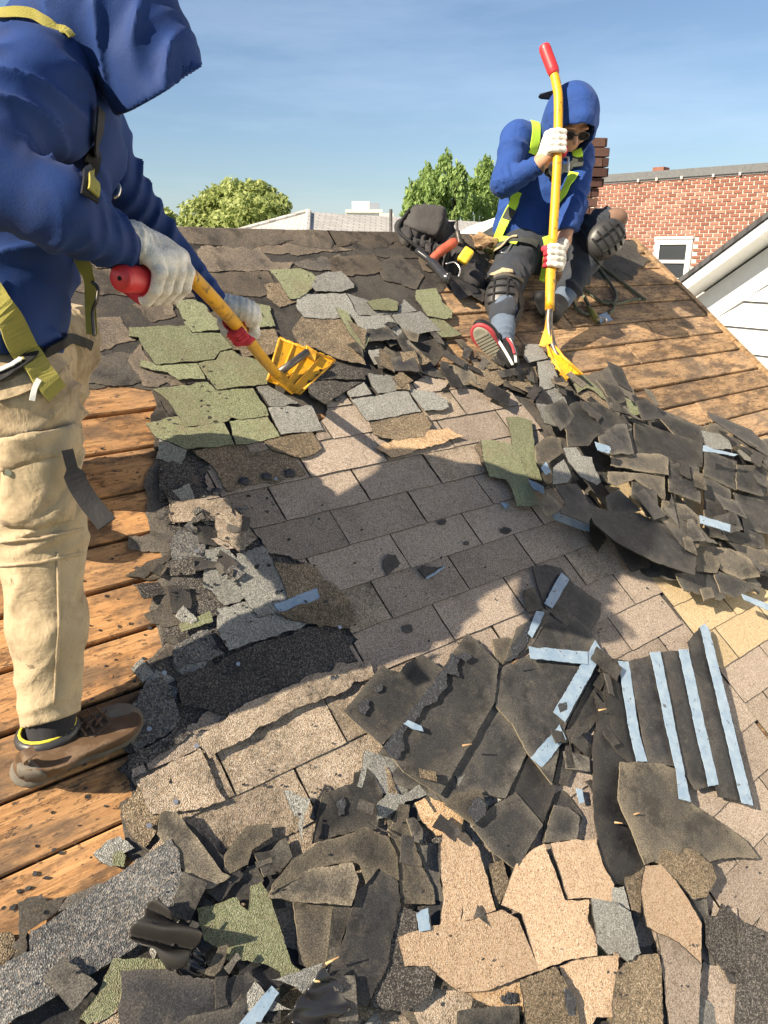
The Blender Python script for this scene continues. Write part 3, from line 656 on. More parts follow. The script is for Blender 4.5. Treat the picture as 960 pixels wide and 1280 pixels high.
filler([(0, 1260), (200, 1130), (330, 1040), (420, 990), (560, 970), (540, 1080), (480, 1150), (480, 1330), (0, 1330)], 22, ['bkd', 'bk', 'blk', 'bkd', 'brn', 'gry', 'bk', 'bkd', 'brn'], 'small torn shingle scrap showing between the larger pieces of the foreground heap', BH, .05, .075, .012, .045, 33)
filler([(470, 440), (560, 440), (620, 455), (700, 490), (690, 520), (560, 500), (470, 480)], 26, ['bkd', 'bk', 'bkd', 'brn'], 'small dark shingle scrap beside the seated worker in front of his shoe', 'dark scraps in front of the seated worker', .03, .05, .02, .06, 34)
filler([(700, 880), (740, 800), (760, 900), (740, 1000), (700, 980), (640, 1000), (680, 940)], 14, ['bkd', 'bk'], 'small dark torn scrap in the shaded gap beside the middle slabs', 'dark scraps beside the middle slabs', .02, .05, .02, .06, 35)
filler([(425, 410), (520, 385), (570, 400), (600, 440), (570, 470), (470, 470), (430, 450)], 16, ['bk', 'bkd', 'gry', 'brn', 'bkb'], 'small dark shingle scrap right of the low shovel blade among grey shingles', 'dark scraps right of the low shovel blade', .02, .04, .025, .06, 37)
greens = [
 ('grn', 'long green shingle strip standing nearly upright next to the dark heap', CC((290, 370), (350, 362), (420, 385), (430, 490), (440, 600), (470, 685), (400, 670), (330, 520)), .030),
 ('brn', 'brownish torn side flap of the broad green shingle', CC((133, 512), (165, 480), (205, 560), (215, 650), (170, 600)), .026),
 ('grn', 'broad torn green shingle with a long tail lying on tan shingles', CC((165, 480), (290, 490), (320, 500), (365, 580), (400, 670), (455, 805), (340, 815), (330, 760), (290, 680), (205, 665), (185, 610)), .034),
 ('brn', 'brown-green flap between the shovel and the right heap', CC((640, 245), (720, 225), (800, 275), (912, 370), (800, 345), (700, 290)), .03),
 ('grn', 'narrow green strip in front of the upright shovel blade', CC((595, 150), (660, 145), (730, 205), (790, 262), (800, 290), (700, 222), (650, 245)), .036),
 ('grn', 'short green strip at the upper rim of the right heap', CC((885, 268), (940, 295), (962, 350), (912, 370), (900, 320)), .05),
 ('bk', 'dark lifted shingle flap behind the narrow green strip', CC((740, 180), (860, 215), (892, 280), (850, 300), (790, 255)), .04)]
for kd, lab, pp, h in greens: scrap(kd, lab, pp, h, tv=.03, group=RH)
def strip(label, pp, h, cat='metal strip', name='release_strip', group=None, kd='strip', par=None):
    o = shingle_piece(kd, pp, h, 0, 0, label, cat, group, par, name, .35, .0022, .0006)
    return o
SG = 'pale blue strips among the torn shingles'
for lab, pp, h in [
 ('short pale blue strip between the green shingle and the brown scrap', CC((402, 675), (480, 712), (480, 750), (425, 722)), .050),
 ('tiny pale blue tab left of the star-shaped shingle', CC((465, 620), (490, 588), (515, 640), (490, 655)), .13),
 ('long pale blue strip along the lower left edge of the right heap', CC((525, 850), (560, 840), (708, 893), (708, 938), (530, 880)), .05),
 ('pale blue tab under the cracked broad shingle', CC((735, 488), (808, 512), (815, 525), (805, 548), (750, 530)), .15),
 ('pale blue strip lying across the middle of the right heap', D((525, 748), (700, 802), (698, 846), (530, 795)), .155),
 ('white peeled strip near the right end of the heap', D((545, 350), (560, 352), (600, 372), (745, 402), (720, 412), (600, 390), (542, 385)), .155),
 ('pale blue strip sticking out at the lower right picture edge', D((765, 1198), (930, 1262), (990, 1300), (990, 1330), (780, 1232)), .09),
 ('tiny pale blue flake alone on the shaded tan shingles', CC((265, 790), (300, 800), (298, 815), (285, 825)), .018),
 ('bluish strip bridging the torn edge left of the shaded shingles', L((608, 705), (770, 645), (782, 685), (630, 737)), .022)]:
    strip(lab, pp, h, group=SG, cat='strip')

# middle: two slabs of upturned shingles and the strips
mid = [
 ('bkd', 'round-topped dark shingle at the far end of the middle slabs', K((655, 48), (700, 42), (750, 55), (790, 105), (885, 170), (882, 215), (850, 272), (760, 240), (700, 190), (672, 120)), .022),
 ('bkb', 'olive scrap left of the round-topped dark shingle', K((622, 130), (660, 118), (690, 190), (640, 200)), .02),
 ('bk', 'dark shingle under the horizontal blue strip', K((645, 315), (655, 260), (700, 230), (705, 190), (800, 215), (850, 262), (870, 300), (835, 375), (700, 370)), .026),
 ('bk', 'narrow dark shingle carrying the grey tar band', K((555, 375), (600, 255), (690, 190), (712, 200), (690, 245), (650, 315), (600, 352)), .024),
 ('bkb', 'brown corner scrap above the tan shingles left of the tar band', K((520, 290), (575, 285), (600, 300), (555, 375), (535, 365)), .021),
 ('bk', 'dark shingle in shade right of the crossed strips', K((640, 700), (700, 740), (770, 800), (825, 880), (800, 945), (690, 970), (700, 880)), .018),
 ('bk', 'dark narrow shingle lying right of the longest crossed strip', K((775, 570), (870, 390), (945, 385), (900, 520), (840, 600), (770, 780), (725, 765)), .022),
 ('bk', 'wide shingle with a clean straight edge carrying the crossed strips', K((530, 432), (560, 380), (640, 345), (700, 340), (830, 372), (868, 300), (890, 335), (770, 570), (748, 640), (720, 775), (640, 672), (590, 580), (530, 515)), .034),
 ('bkd', 'dark shingle in front of the long shadow gap in the middle', K((690, 910), (735, 785), (640, 662), (560, 822), (500, 850)), .028),
 ('bk', 'lower pointed shingle of the middle slab', K((455, 915), (520, 850), (565, 822), (600, 800), (690, 908), (640, 990), (600, 1062), (520, 1000)), .036),
 ('bk', 'shingle between the two long shadow gaps of the middle slab', K((520, 512), (530, 500), (645, 658), (562, 822), (470, 800), (372, 845), (340, 812)), .030),
 ('bk', 'strip of dark shingle under the left corner of the middle slab', K((110, 705), (155, 648), (250, 700), (350, 832), (260, 795), (185, 770), (130, 740)), .024),
 ('bk', 'large slab with a pale corner pointing up and tar along its middle', K((150, 645), (235, 560), (345, 400), (390, 335), (437, 270), (460, 285), (545, 370), (530, 500), (345, 812), (225, 735)), .042),
 ('bk', 'left slab of the pair with a straight dusty left edge', K((25, 530), (90, 450), (152, 378), (180, 395), (212, 400), (232, 372), (290, 343), (358, 392), (345, 420), (240, 560), (152, 642)), .048),
 ('bkb', 'small curled flap with a tar blot at the lower tip of the middle slab', K((360, 842), (400, 805), (482, 790), (505, 870), (462, 912), (430, 890)), .050),
]
for i, (kd, lab, pp, h) in enumerate(mid): scrap(kd, lab, pp, h, tv=.02 + .02 * (i % 3), group=MH, jg=.28)
def tarband(pp, h, label): return shingle_piece('tar', pp, h, 0, 0, label, 'tar', 'tar smears on the upturned shingles', None, 'tar_smear', 2.2, .003, .0015)
tarband(K((155, 652), (180, 620), (215, 580), (290, 480), (345, 400), (385, 335), (415, 350), (412, 415), (370, 402), (350, 470), (280, 550), (222, 610), (205, 690), (180, 682)), .054, 'long band of black tar across the pair of middle slabs')
tarband(K((405, 345), (432, 330), (455, 350), (432, 365)), .0555, 'small tar dab right of the long tar band')
tarband(K((75, 505), (100, 490), (112, 520), (95, 545), (78, 535)), .0555, 'oval tar dab near the left corner of the left slab')
tarband(K((128, 450), (150, 440), (155, 460), (135, 468)), .0555, 'smallest tar dab on the left slab')
tarband(K((437, 860), (470, 815), (500, 838), (495, 880), (462, 905)), .0565, 'tar blot on the curled flap at the lower tip')
tarband(K((560, 368), (605, 290), (650, 225), (672, 225), (640, 300), (600, 352)), .031, 'grey tar band on the narrow dark shingle')
for lab, pp, h in [
 ('horizontal pale blue strip touching the top of the slanted one', K((643, 315), (838, 333), (840, 375), (650, 355)), .046),
 ('slanted pale blue strip, the longest of the crossed strips', K((865, 294), (890, 335), (765, 566), (725, 533)), .043),
 ('short pale blue strip at the lower end of the slanted one', K((745, 575), (768, 625), (685, 717), (649, 685)), .041),
 ('dull blue strip on the round-topped dark shingle', K((695, 170), (752, 68), (778, 92), (722, 187)), .031),
 ('grey-blue peeled strip beside the round-topped dark shingle', K((640, 270), (668, 195), (695, 200), (680, 240), (655, 285)), .034),
 ('tiny pale blue strip beside the shaded gap', K((800, 788), (820, 790), (828, 835), (813, 838)), .030),
 ('crumpled pale blue flake on the tar band of the left slab', K((225, 572), (240, 560), (285, 580), (292, 598), (262, 592)), .060)]:
    strip(lab, pp, h, group=SG, cat='strip')
# striped panel at the right
panel = [
 ('bkd', 'first dark slat left in the striped stack of shingles', MM((-110, 240), (-35, 225), (20, 240), (108, 684), (40, 700), (-40, 640)), .030),
 ('bkd', 'second dark slat in the striped stack of shingles', MM((20, 235), (160, 198), (240, 560), (245, 705), (108, 690)), .034),
 ('bkd', 'third dark slat in the striped stack of shingles', MM((160, 196), (285, 183), (420, 785), (318, 808), (245, 705)), .038),
 ('bkd', 'fourth dark slat, rightmost in the striped stack of shingles', MM((285, 150), (338, 85), (378, 90), (578, 877), (420, 838)), .042)]
for kd, lab, pp, h in panel: scrap(kd, lab, pp, h, group='striped stack of shingles', jg=.5, warp=.001)
for lab, pp, h in [
 ('leftmost pale blue strip of the striped stack', MM((-25, 235), (20, 238), (70, 560), (105, 682), (57, 682), (28, 560)), .036),
 ('second pale blue strip of the striped stack with a bent lower end', MM((115, 196), (162, 194), (270, 735), (298, 862), (246, 848), (235, 740)), .048),
 ('third pale blue strip of the striped stack', MM((242, 185), (286, 182), (420, 785), (376, 793)), .045),
 ('rightmost and longest pale blue strip of the striped stack', MM((338, 82), (358, 68), (378, 92), (577, 878), (525, 865)), .049)]:
    strip(lab, pp, h, group=SG, cat='strip')
# foreground heap
near = [
 ('bkd', 'long dark shingle running down from the striped stack', [(742, 1000), (741, 930), (750, 880), (770, 860), (792, 920), (815, 1080), (785, 1106), (767, 1105), (750, 1067)], .030),
 ('bkb', 'brown flat shingle with a rubbed edge left of the brown torn rosette', sc(480, 800, 2, ((585, 400), (590, 305), (690, 308), (735, 325), (770, 410), (860, 470), (905, 500), (940, 545), (850, 545), (790, 560), (730, 540), (652, 562))), .040),
 ('brn', 'knobbly brown shingle left of the brown torn rosette', J((165, 545), (290, 485), (262, 600), (245, 725), (195, 712)), .044),
 ('tan', 'pinkish tan shingle behind the leaning tan tab', J((570, 900), (600, 700), (725, 700), (725, 1290), (530, 1290), (550, 1000)), .022),
 ('tan', 'tan shingle lying under the dark pointed shard at the right', J((725, 1020), (880, 640), (1010, 640), (1010, 1340), (725, 1340)), .018),
 ('blk', 'black pointed shard standing between two tan shingles', J((655, 675), (728, 760), (727, 1027), (655, 1010), (570, 885), (565, 745), (625, 740)), .040),
 ('blk', 'long black speckled shingle at the lower right corner', J((728, 760), (880, 835), (960, 860), (960, 1350), (722, 1350)), .046),
 ('brn', 'brown torn rosette of shingle lying on its side at the right', J((290, 460), (370, 400), (440, 432), (465, 400), (520, 412), (600, 480), (627, 545), (575, 645), (505, 655), (430, 560), (340, 480)), .050),
 ('tan', 'leaning tan tab with a straight shadow at its right side', J((330, 820), (470, 890), (552, 978), (530, 1340), (390, 1340), (350, 980)), .048),
 ('tanb', 'long curved tan shingle leaning beside the brown torn rosette', J((250, 620), (270, 490), (350, 478), (430, 560), (490, 650), (557, 772), (550, 977), (440, 870), (330, 822), (280, 792)), .058),
 ('brn', 'brown speckled shingle in front of the grey-blue one', J((228, 932), (330, 930), (350, 1000), (358, 1340), (90, 1340), (130, 1030)), .056),
 ('gry', 'grey-blue shingle with a pointed lower tip', J((-5, 648), (110, 670), (190, 722), (242, 925), (178, 970), (120, 920), (80, 932), (22, 872)), .062),
 ('gry', 'small grey upright flap behind the grey-blue shingle', J((105, 600), (160, 592), (190, 712), (98, 665)), .050),
 ('tanb', 'tall tan tab at the left of the big tan shingle', H((640, 480), (650, 385), (690, 372), (760, 382), (820, 450), (865, 600), (900, 745), (640, 832), (655, 700)), .036),
 ('bk', 'dark triangular shingle above the big tan shingle', I((530, 25), (600, 40), (655, 85), (640, 200), (480, 212), (500, 120)), .026),
 ('brn', 'narrow brown scrap left of the big tan shingle', I((205, 320), (270, 300), (305, 420), (240, 545), (215, 440)), .028),
 ('tanb', 'tan tab with a dark blot at the bottom of the picture', I((560, 830), (650, 785), (750, 780), (852, 780), (845, 880), (820, 1085), (740, 1085), (700, 1160), (640, 1160)), .038),
 ('rust', 'rust tinged tan piece at the bottom centre', I((80, 960), (240, 880), (350, 858), (392, 1010), (380, 1060), (230, 1035)), .034),
 ('bk', 'flat dark square at the bottom edge below the tan shingle', I((50, 1055), (200, 1035), (352, 1032), (362, 1200), (45, 1200)), .034),
 ('tanb', 'left half of the big tan shingle split by two dark slots', [(498, 1171), (540, 1158), (590, 1150), (627, 1137), (647, 1148), (674, 1214), (650, 1222), (610, 1238), (575, 1240), (556, 1225), (537, 1207), (507, 1208)], .046),
 ('tanb', 'centre of the big tan shingle between its two dark slots', I((265, 525), (300, 430), (340, 320), (420, 250), (482, 217), (588, 497), (710, 498), (700, 590), (745, 700), (745, 778), (600, 800), (460, 855), (372, 572), (320, 545)), .0465),
 ('tanb', 'upper right tab of the big tan shingle', I((512, 217), (600, 205), (742, 195), (780, 330), (832, 420), (820, 505), (700, 490), (600, 497)), .046),
 ('brn', 'dark brown shingle wedged under the big tan shingle at the bottom', I((363, 898), (540, 832), (640, 1000), (660, 1160), (400, 1160)), .052),
 ('bk', 'grey shingle with a pale left edge and a tar mark', H((35, 430), (80, 212), (160, 170), (230, 145), (235, 100), (290, 68), (330, 110), (372, 190), (342, 362), (200, 385)), .030),
 ('gry', 'blue-grey crumpled scrap under the lower tip of the middle slab', H((343, 245), (400, 190), (470, 200), (545, 150), (582, 200), (480, 232), (410, 290), (345, 322)), .038),
 ('rust', 'golden brown granule shingle under the middle slab', H((520, 240), (600, 200), (752, 302), (742, 372), (620, 395), (550, 320)), .028),
 ('bk', 'dark flap behind the tall tan tab', H((520, 430), (652, 430), (640, 600), (662, 705), (615, 690)), .028),
 ('bkb', 'brown shingle strip with two nail holes', H((400, 380), (450, 240), (500, 248), (490, 320), (518, 425), (560, 540), (608, 640), (618, 716), (460, 716), (442, 500)), .036),
 ('bk', 'slim dark chip beside the brown strip with nail holes', H((485, 310), (520, 305), (560, 360), (560, 430), (520, 420)), .042),
 ('bkb', 'square olive shingle under the brown curved one', [(366, 1122), (420, 1118), (415, 1140), (407, 1210), (398, 1218), (374, 1205)], .026),
 ('bk', 'dark narrow shingle beside the square olive one', [(420, 1118), (445, 1130), (420, 1196), (408, 1208)], .027),
 ('blk', 'black rounded shingle left of the big tan shingle', H((455, 725), (540, 758), (480, 1010), (600, 1000), (622, 1040), (600, 1140), (480, 1222), (300, 1202), (380, 1000)), .036),
 ('bkd', 'long smooth dark shingle with a wooden splinter on it', H((340, 552), (375, 550), (440, 605), (458, 722), (400, 990), (300, 1192), (190, 1202), (60, 1100), (200, 850), (255, 650)), .044),
 ('bkb', 'brown curved shingle with a long crack', [(336, 1118), (340, 1106), (365, 1075), (400, 1052), (430, 1044), (457, 1033), (486, 1046), (497, 1070), (499, 1100), (474, 1085), (457, 1105), (450, 1082), (440, 1076), (398, 1084)], .050),
 ('bkb', 'brown shingle with a moss-green lower edge', [(336, 1120), (345, 1100), (398, 1084), (440, 1077), (449, 1100), (440, 1132), (390, 1128), (337, 1122)], .058),
 ('bkb', 'tilted olive slab leaning on the tan shingles at the left', Gc((40, 230), (60, 215), (122, 222), (240, 370), (352, 522), (392, 540), (300, 602), (200, 602), (150, 500), (85, 400), (25, 330)), .045),
 ('bkb', 'pale brown torn flap right of the tilted olive slab', Gc((365, 430), (440, 330), (470, 290), (600, 278), (605, 340), (500, 410), (480, 482), (392, 528), (355, 512)), .034),
 ('bk', 'small dark flap behind the brown curved shingle', Gc((510, 425), (600, 410), (640, 360), (670, 345), (702, 440), (640, 522), (560, 545)), .030),
 ('bk', 'dark shingle in the shade above the green foreground shingle', Gc((290, 610), (400, 540), (520, 480), (560, 560), (480, 690), (420, 650), (330, 680)), .024),
 ('grn', 'big green shingle with a square notch in the foreground', Gc((488, 592), (545, 572), (580, 630), (640, 800), (700, 982), (740, 1010), (732, 1066), (650, 1062), (640, 1020), (560, 980), (380, 965), (260, 862), (222, 700), (300, 690), (420, 648), (440, 690), (480, 718)), .042),
 ('bkb', 'small yellowish chip left of the green foreground shingle', Gc((382, 882), (365, 960), (345, 1005), (310, 1042), (263, 1030), (300, 960), (335, 895)), .060),
 ('brn', 'narrow speckled shingle left of the tilted olive slab', Gc((-160, 200), (-60, 80), (10, 100), (40, 230), (20, 320), (-40, 400), (-120, 330)), .015),
 ('felt', 'black felt scrap between the boards and the grey sheet', Fc((90, 350), (210, 305), (232, 345), (335, 318), (285, 400), (140, 495), (130, 602), (90, 592)), .030),
 ('gry', 'small grey scrap above the grey sheet by the boards', Fc((465, 110), (540, 40), (600, 20), (672, 80), (620, 105), (560, 175), (500, 145)), .016),
 ('grn', 'tiny green chip above the grey sheet by the boards', Fc((560, 120), (600, 95), (628, 120), (620, 178), (560, 172)), .024),
 ('bk', 'thin dark sliver above the grey sheet', Fc((340, 320), (500, 252), (520, 262), (400, 355), (290, 400)), .028),
 ('brn', 'speckled brown shingle at the left picture edge', Fc((-120, 520), (60, 500), (95, 600), (0, 672), (-120, 700)), .020),
 ('bkd', 'dark shingle hanging below the grey sheet', Fc((40, 960), (300, 800), (540, 678), (500, 782), (400, 935), (380, 1100), (40, 1100)), .022),
 ('gryd', 'large rippled grey sheet of shingle at the lower left', Fc((-120, 740), (30, 650), (148, 600), (150, 495), (400, 340), (540, 240), (700, 130), (850, 38), (892, 110), (897, 200), (952, 240), (940, 330), (880, 400), (760, 510), (640, 602), (540, 662), (300, 800), (60, 945), (-120, 1060)), .040),
 ('grn', 'mossy green edge piece below the rippled grey sheet', Fc((565, 632), (700, 628), (822, 642), (830, 690), (640, 700), (610, 860), (540, 930), (440, 965), (398, 935), (500, 785)), .052),
 ('bkd', 'wide black shingle at the bottom left of the picture', Fc((600, 692), (860, 682), (900, 720), (1120, 740), (1240, 700), (1400, 820), (1240, 900), (1100, 1080), (640, 1100), (590, 900)), .058),
 ('bk', 'brown-black shingle under the slanted strip at the bottom', Gc((120, 1290), (180, 1240), (400, 1200), (450, 1130), (640, 1098), (645, 1330), (110, 1330)), .066),
]
ripple = {'large rippled grey sheet of shingle at the lower left': .012, 'long curved tan shingle leaning beside the brown torn rosette': .006, 'wide black shingle at the bottom left of the picture': .004}
for i, (kd, lab, pp, h) in enumerate(near):
    rr = random.Random(i + 90)
    scrap(kd, lab, pp, h, tv=rr.uniform(-.03, .05), tu=rr.uniform(-.05, .05), group=BH, warp=ripple.get(lab, .0026), jg=.45 if kd in ('tanb', 'bkb', 'bk') else .9)
for lab, pp, h in [
 ('white strip left of the tall tan tab', H((530, 762), (585, 733), (596, 838), (545, 846)), .050),
 ('slanted pale blue strip at the bottom edge of the picture', Gc((432, 1285), (600, 1088), (636, 1125), (600, 1180), (520, 1320), (415, 1320)), .074),
 ('tiny pale blue strip end beside the wooden splinter', Gc((810, 1055), (850, 1015), (880, 1005), (830, 1060)), .060)]:
    strip(lab, pp, h, group=SG, cat='strip')
# moss on the lower edge of a brown shingle, mark on panels
tarband(H((160, 230), (185, 210), (200, 240), (190, 290), (165, 300)), .037, 'narrow tar mark on the grey shingle with a pale edge')
tarband(K((700, 328), (720, 320), (730, 345), (705, 350)), .0475, 'tar speck on the horizontal blue strip')
tarband(K((740, 510), (770, 500), (772, 525), (748, 535)), .0445, 'tar speck on the slanted blue strip')
tarband(I((585, 945), (610, 940), (640, 1000), (640, 1075), (610, 1080), (590, 1020)), .056, 'oval tar mark beside the dark brown shingle at the bottom')
tarband(I((270, 975), (300, 960), (345, 970), (345, 1010), (300, 1022), (270, 1005)), .040, 'round tar mark on the rust tinged piece')
# splinters, flakes, dark bits, glossy plastic
def tubething(name, label, cat, pts, r, mat, n=8, group=None, flat=1):
    b = MB(); b.tube(pts, r, n, flat); return tag(b.build(name, mat, None, True), label, cat, group)
def P(x, y, h): u, v, t = onroof(x, y, h); return RW(u, v, h)
spl = [((407, 1205), (424, 1196), .075, 'wooden splinter on the long smooth dark shingle'), ((392, 1226), (400, 1227), .075, 'short wood splinter near the bottom blue strip'),
       ((578, 932), (590, 930), .075, 'splinter lying over a shadow gap of the middle slab'), ((640, 830), (648, 824), .06, 'splinter left of the horizontal blue strip'),
       ((768, 1028), (778, 1029), .045, 'splinter on the long dark shingle below the striped stack'), ((792, 1018), (800, 1016), .055, 'splinter on the brown flat shingle below the striped stack'),
       ((748, 888), (758, 886), .045, 'splinter at the upper left of the striped stack')]
for a, b_, h, lab in spl: tubething('wood_splinter', lab, 'splinter', [P(*a, h), P(*b_, h + .012)], [.0028, .0016], M['woodtrim'], 6, 'wood splinters on the torn shingles')
for i, (x, y, w_, hh, lab) in enumerate([(487, 705, 13, 14, 'dark oval scrap in the middle of the shaded tan shingles'), (510, 785, 9, 7, 'small dark scrap low on the shaded tan shingles'), (632, 663, 8, 6, 'small dark oval scrap below the broad green shingle'),
        (553, 652, 7, 4, 'tiny dark chip above the shaded tan shingles'), (583, 679, 5, 3, 'tiny dark chip in the shaded tan shingles near the centre'), (682, 402, 5, 5, 'tiny dark chip near the shovel shaft')]):
    q = [(x + w_ * math.cos(t) * random.Random(i + j).uniform(.6, 1.1), y + hh * math.sin(t) * random.Random(i * 3 + j).uniform(.6, 1.1)) for j, t in enumerate([k * .9 for k in range(7)])]
    scrap('bkd', lab, q, .016, group='small dark chips on the tan shingles')
scrap('bkd', 'dark triangular chip with a pale blue rim on the shaded shingles', sc(380, 640, 4, ((568, 285), (600, 268), (700, 272), (640, 315), (612, 335))), .017)
strip('thin pale blue rim of the triangular chip on the shaded shingles', sc(380, 640, 4, ((608, 336), (612, 325), (698, 272), (706, 278), (640, 322))), .0205, cat='strip', group=SG)
def crumbs():
    R = random.Random(12); b = MB()
    for zone, n, h, a0, a1 in (([(300, 560), (900, 600), (900, 1000), (300, 1000)], 120, .0165, .0012, .005), ([(160, 320), (560, 320), (600, 360), (560, 470), (330, 540), (190, 540)], 55, .028, .0015, .007), ([(100, 560), (230, 560), (180, 960), (40, 1150), (0, 1150), (100, 900)], 60, .001, .0015, .007), ([(200, 560), (330, 600), (440, 780), (200, 1000)], 90, .020, .0015, .009), ([(0, 1100), (400, 980), (960, 1050), (960, 1280), (0, 1280)], 45, .066, .0015, .005)):
        for _ in range(n):
            for _t in range(20):
                x, y = R.uniform(min(p[0] for p in zone), max(p[0] for p in zone)), R.uniform(min(p[1] for p in zone), max(p[1] for p in zone))
                if inpoly((x, y), zone): break
            u, v, t = onroof(x, y, h); r = R.uniform(a0, a1); ps = []; k_ = R.randint(4, 6); ph = R.uniform(0, 6); tl = R.uniform(-.3, .3)
            for j_ in range(k_): an_ = ph + 6.283 * j_ / k_; rr = r * R.uniform(.5, 1.3); ps.append((u + rr * math.cos(an_), v + rr * .7 * math.sin(an_), h + tl * rr * math.cos(an_)))
            vs = [RW(*p) + N * .0028 for p in ps] + [RW(*p) for p in ps]
            b.add(vs, [tuple(range(k_ - 1, -1, -1))] + [(i_, (i_ + 1) % k_, (i_ + 1) % k_ + k_, i_ + k_) for i_ in range(k_)])
    o = b.build('asphalt_crumbs', M['bkd']); tag(o, 'tiny dark asphalt crumbs and flakes strewn over shingles and boards', 'debris', kind='stuff')
crumbs()
gl, _, gb = newmat('glossy_black_plastic', .22, .6); gb.inputs['Base Color'].default_value = (.02, .02, .022, 1)
def crumple(name, label, cx, cy, w_, h_, h, seed, mat, rot=0, amp=.022):
    R = random.Random(seed); uc, vc, t = onroof(cx, cy, h); W_ = w_ * t / F; H_ = h_ * t / F; n = 26; vs = []; fs = []
    ph = [R.uniform(0, 6) for _ in range(6)]
    for i in range(n):
        for j in range(n):
            a = i / (n - 1) - .5; b = j / (n - 1) - .5; c_, s_ = math.cos(rot), math.sin(rot)
            z = amp * (abs(math.sin(a * 5 + ph[0] + 3 * b)) + .6 * abs(math.sin(b * 5 + a * 6 + ph[1])) + .25 * math.sin(a * 13 + ph[2] + b * 9))
            e = 1 + .10 * math.sin(j * .35 + ph[3]) + .08 * math.sin(i * .5 + ph[4])
            vs.append(((a * W_ * c_ - b * H_ * s_) * e, (a * W_ * s_ + b * H_ * c_) * e, z))
    for i in range(n - 1):
        for j in range(n - 1): q = i * n + j; fs.append((q, q + n, q + n + 1, q + 1))
    m = mesh(name, vs, fs, mat, True); o = link(name, m, Matrix.Translation(RW(uc, vc, h)) @ ROOF)
    md = o.modifiers.new('thickness', 'SOLIDIFY'); md.thickness = .002
    return tag(o, label, 'plastic sheet')
crumple('plastic_sheet', 'glossy black crumpled plastic at the bottom of the picture', 395, 1262, 75, 55, .055, 3, gl, .3)
crumple('rubber_flap', 'dull black curled rubber flap below the grey sheet', 205, 1175, 50, 75, .05, 5, plain('dull_black_rubber', (.03, .028, .026), .55, .4), .5, .035)
crumple('plastic_scrap', 'crumpled black plastic scrap beside the curled flap', 238, 1208, 32, 38, .035, 8, gl, .2, .015)
# ---------------------------------------------------------------- implicit surfaces for cloth, bodies and gloves
_rs = np.random.RandomState(5); LAT = _rs.rand(32, 32, 32).astype(np.float32)
def vnoise(X, Y, Z):
    xi = np.floor(X).astype(int); yi = np.floor(Y).astype(int); zi = np.floor(Z).astype(int)
    fx, fy, fz = X - xi, Y - yi, Z - zi; fx = fx * fx * (3 - 2 * fx); fy = fy * fy * (3 - 2 * fy); fz = fz * fz * (3 - 2 * fz)
    g = lambda a, b, c: LAT[(xi + a) & 31, (yi + b) & 31, (zi + c) & 31]
    return ((g(0, 0, 0) * (1 - fx) + g(1, 0, 0) * fx) * (1 - fy) + (g(0, 1, 0) * (1 - fx) + g(1, 1, 0) * fx) * fy) * (1 - fz) + \
           ((g(0, 0, 1) * (1 - fx) + g(1, 0, 1) * fx) * (1 - fy) + (g(0, 1, 1) * (1 - fx) + g(1, 1, 1) * fx) * fy) * fz
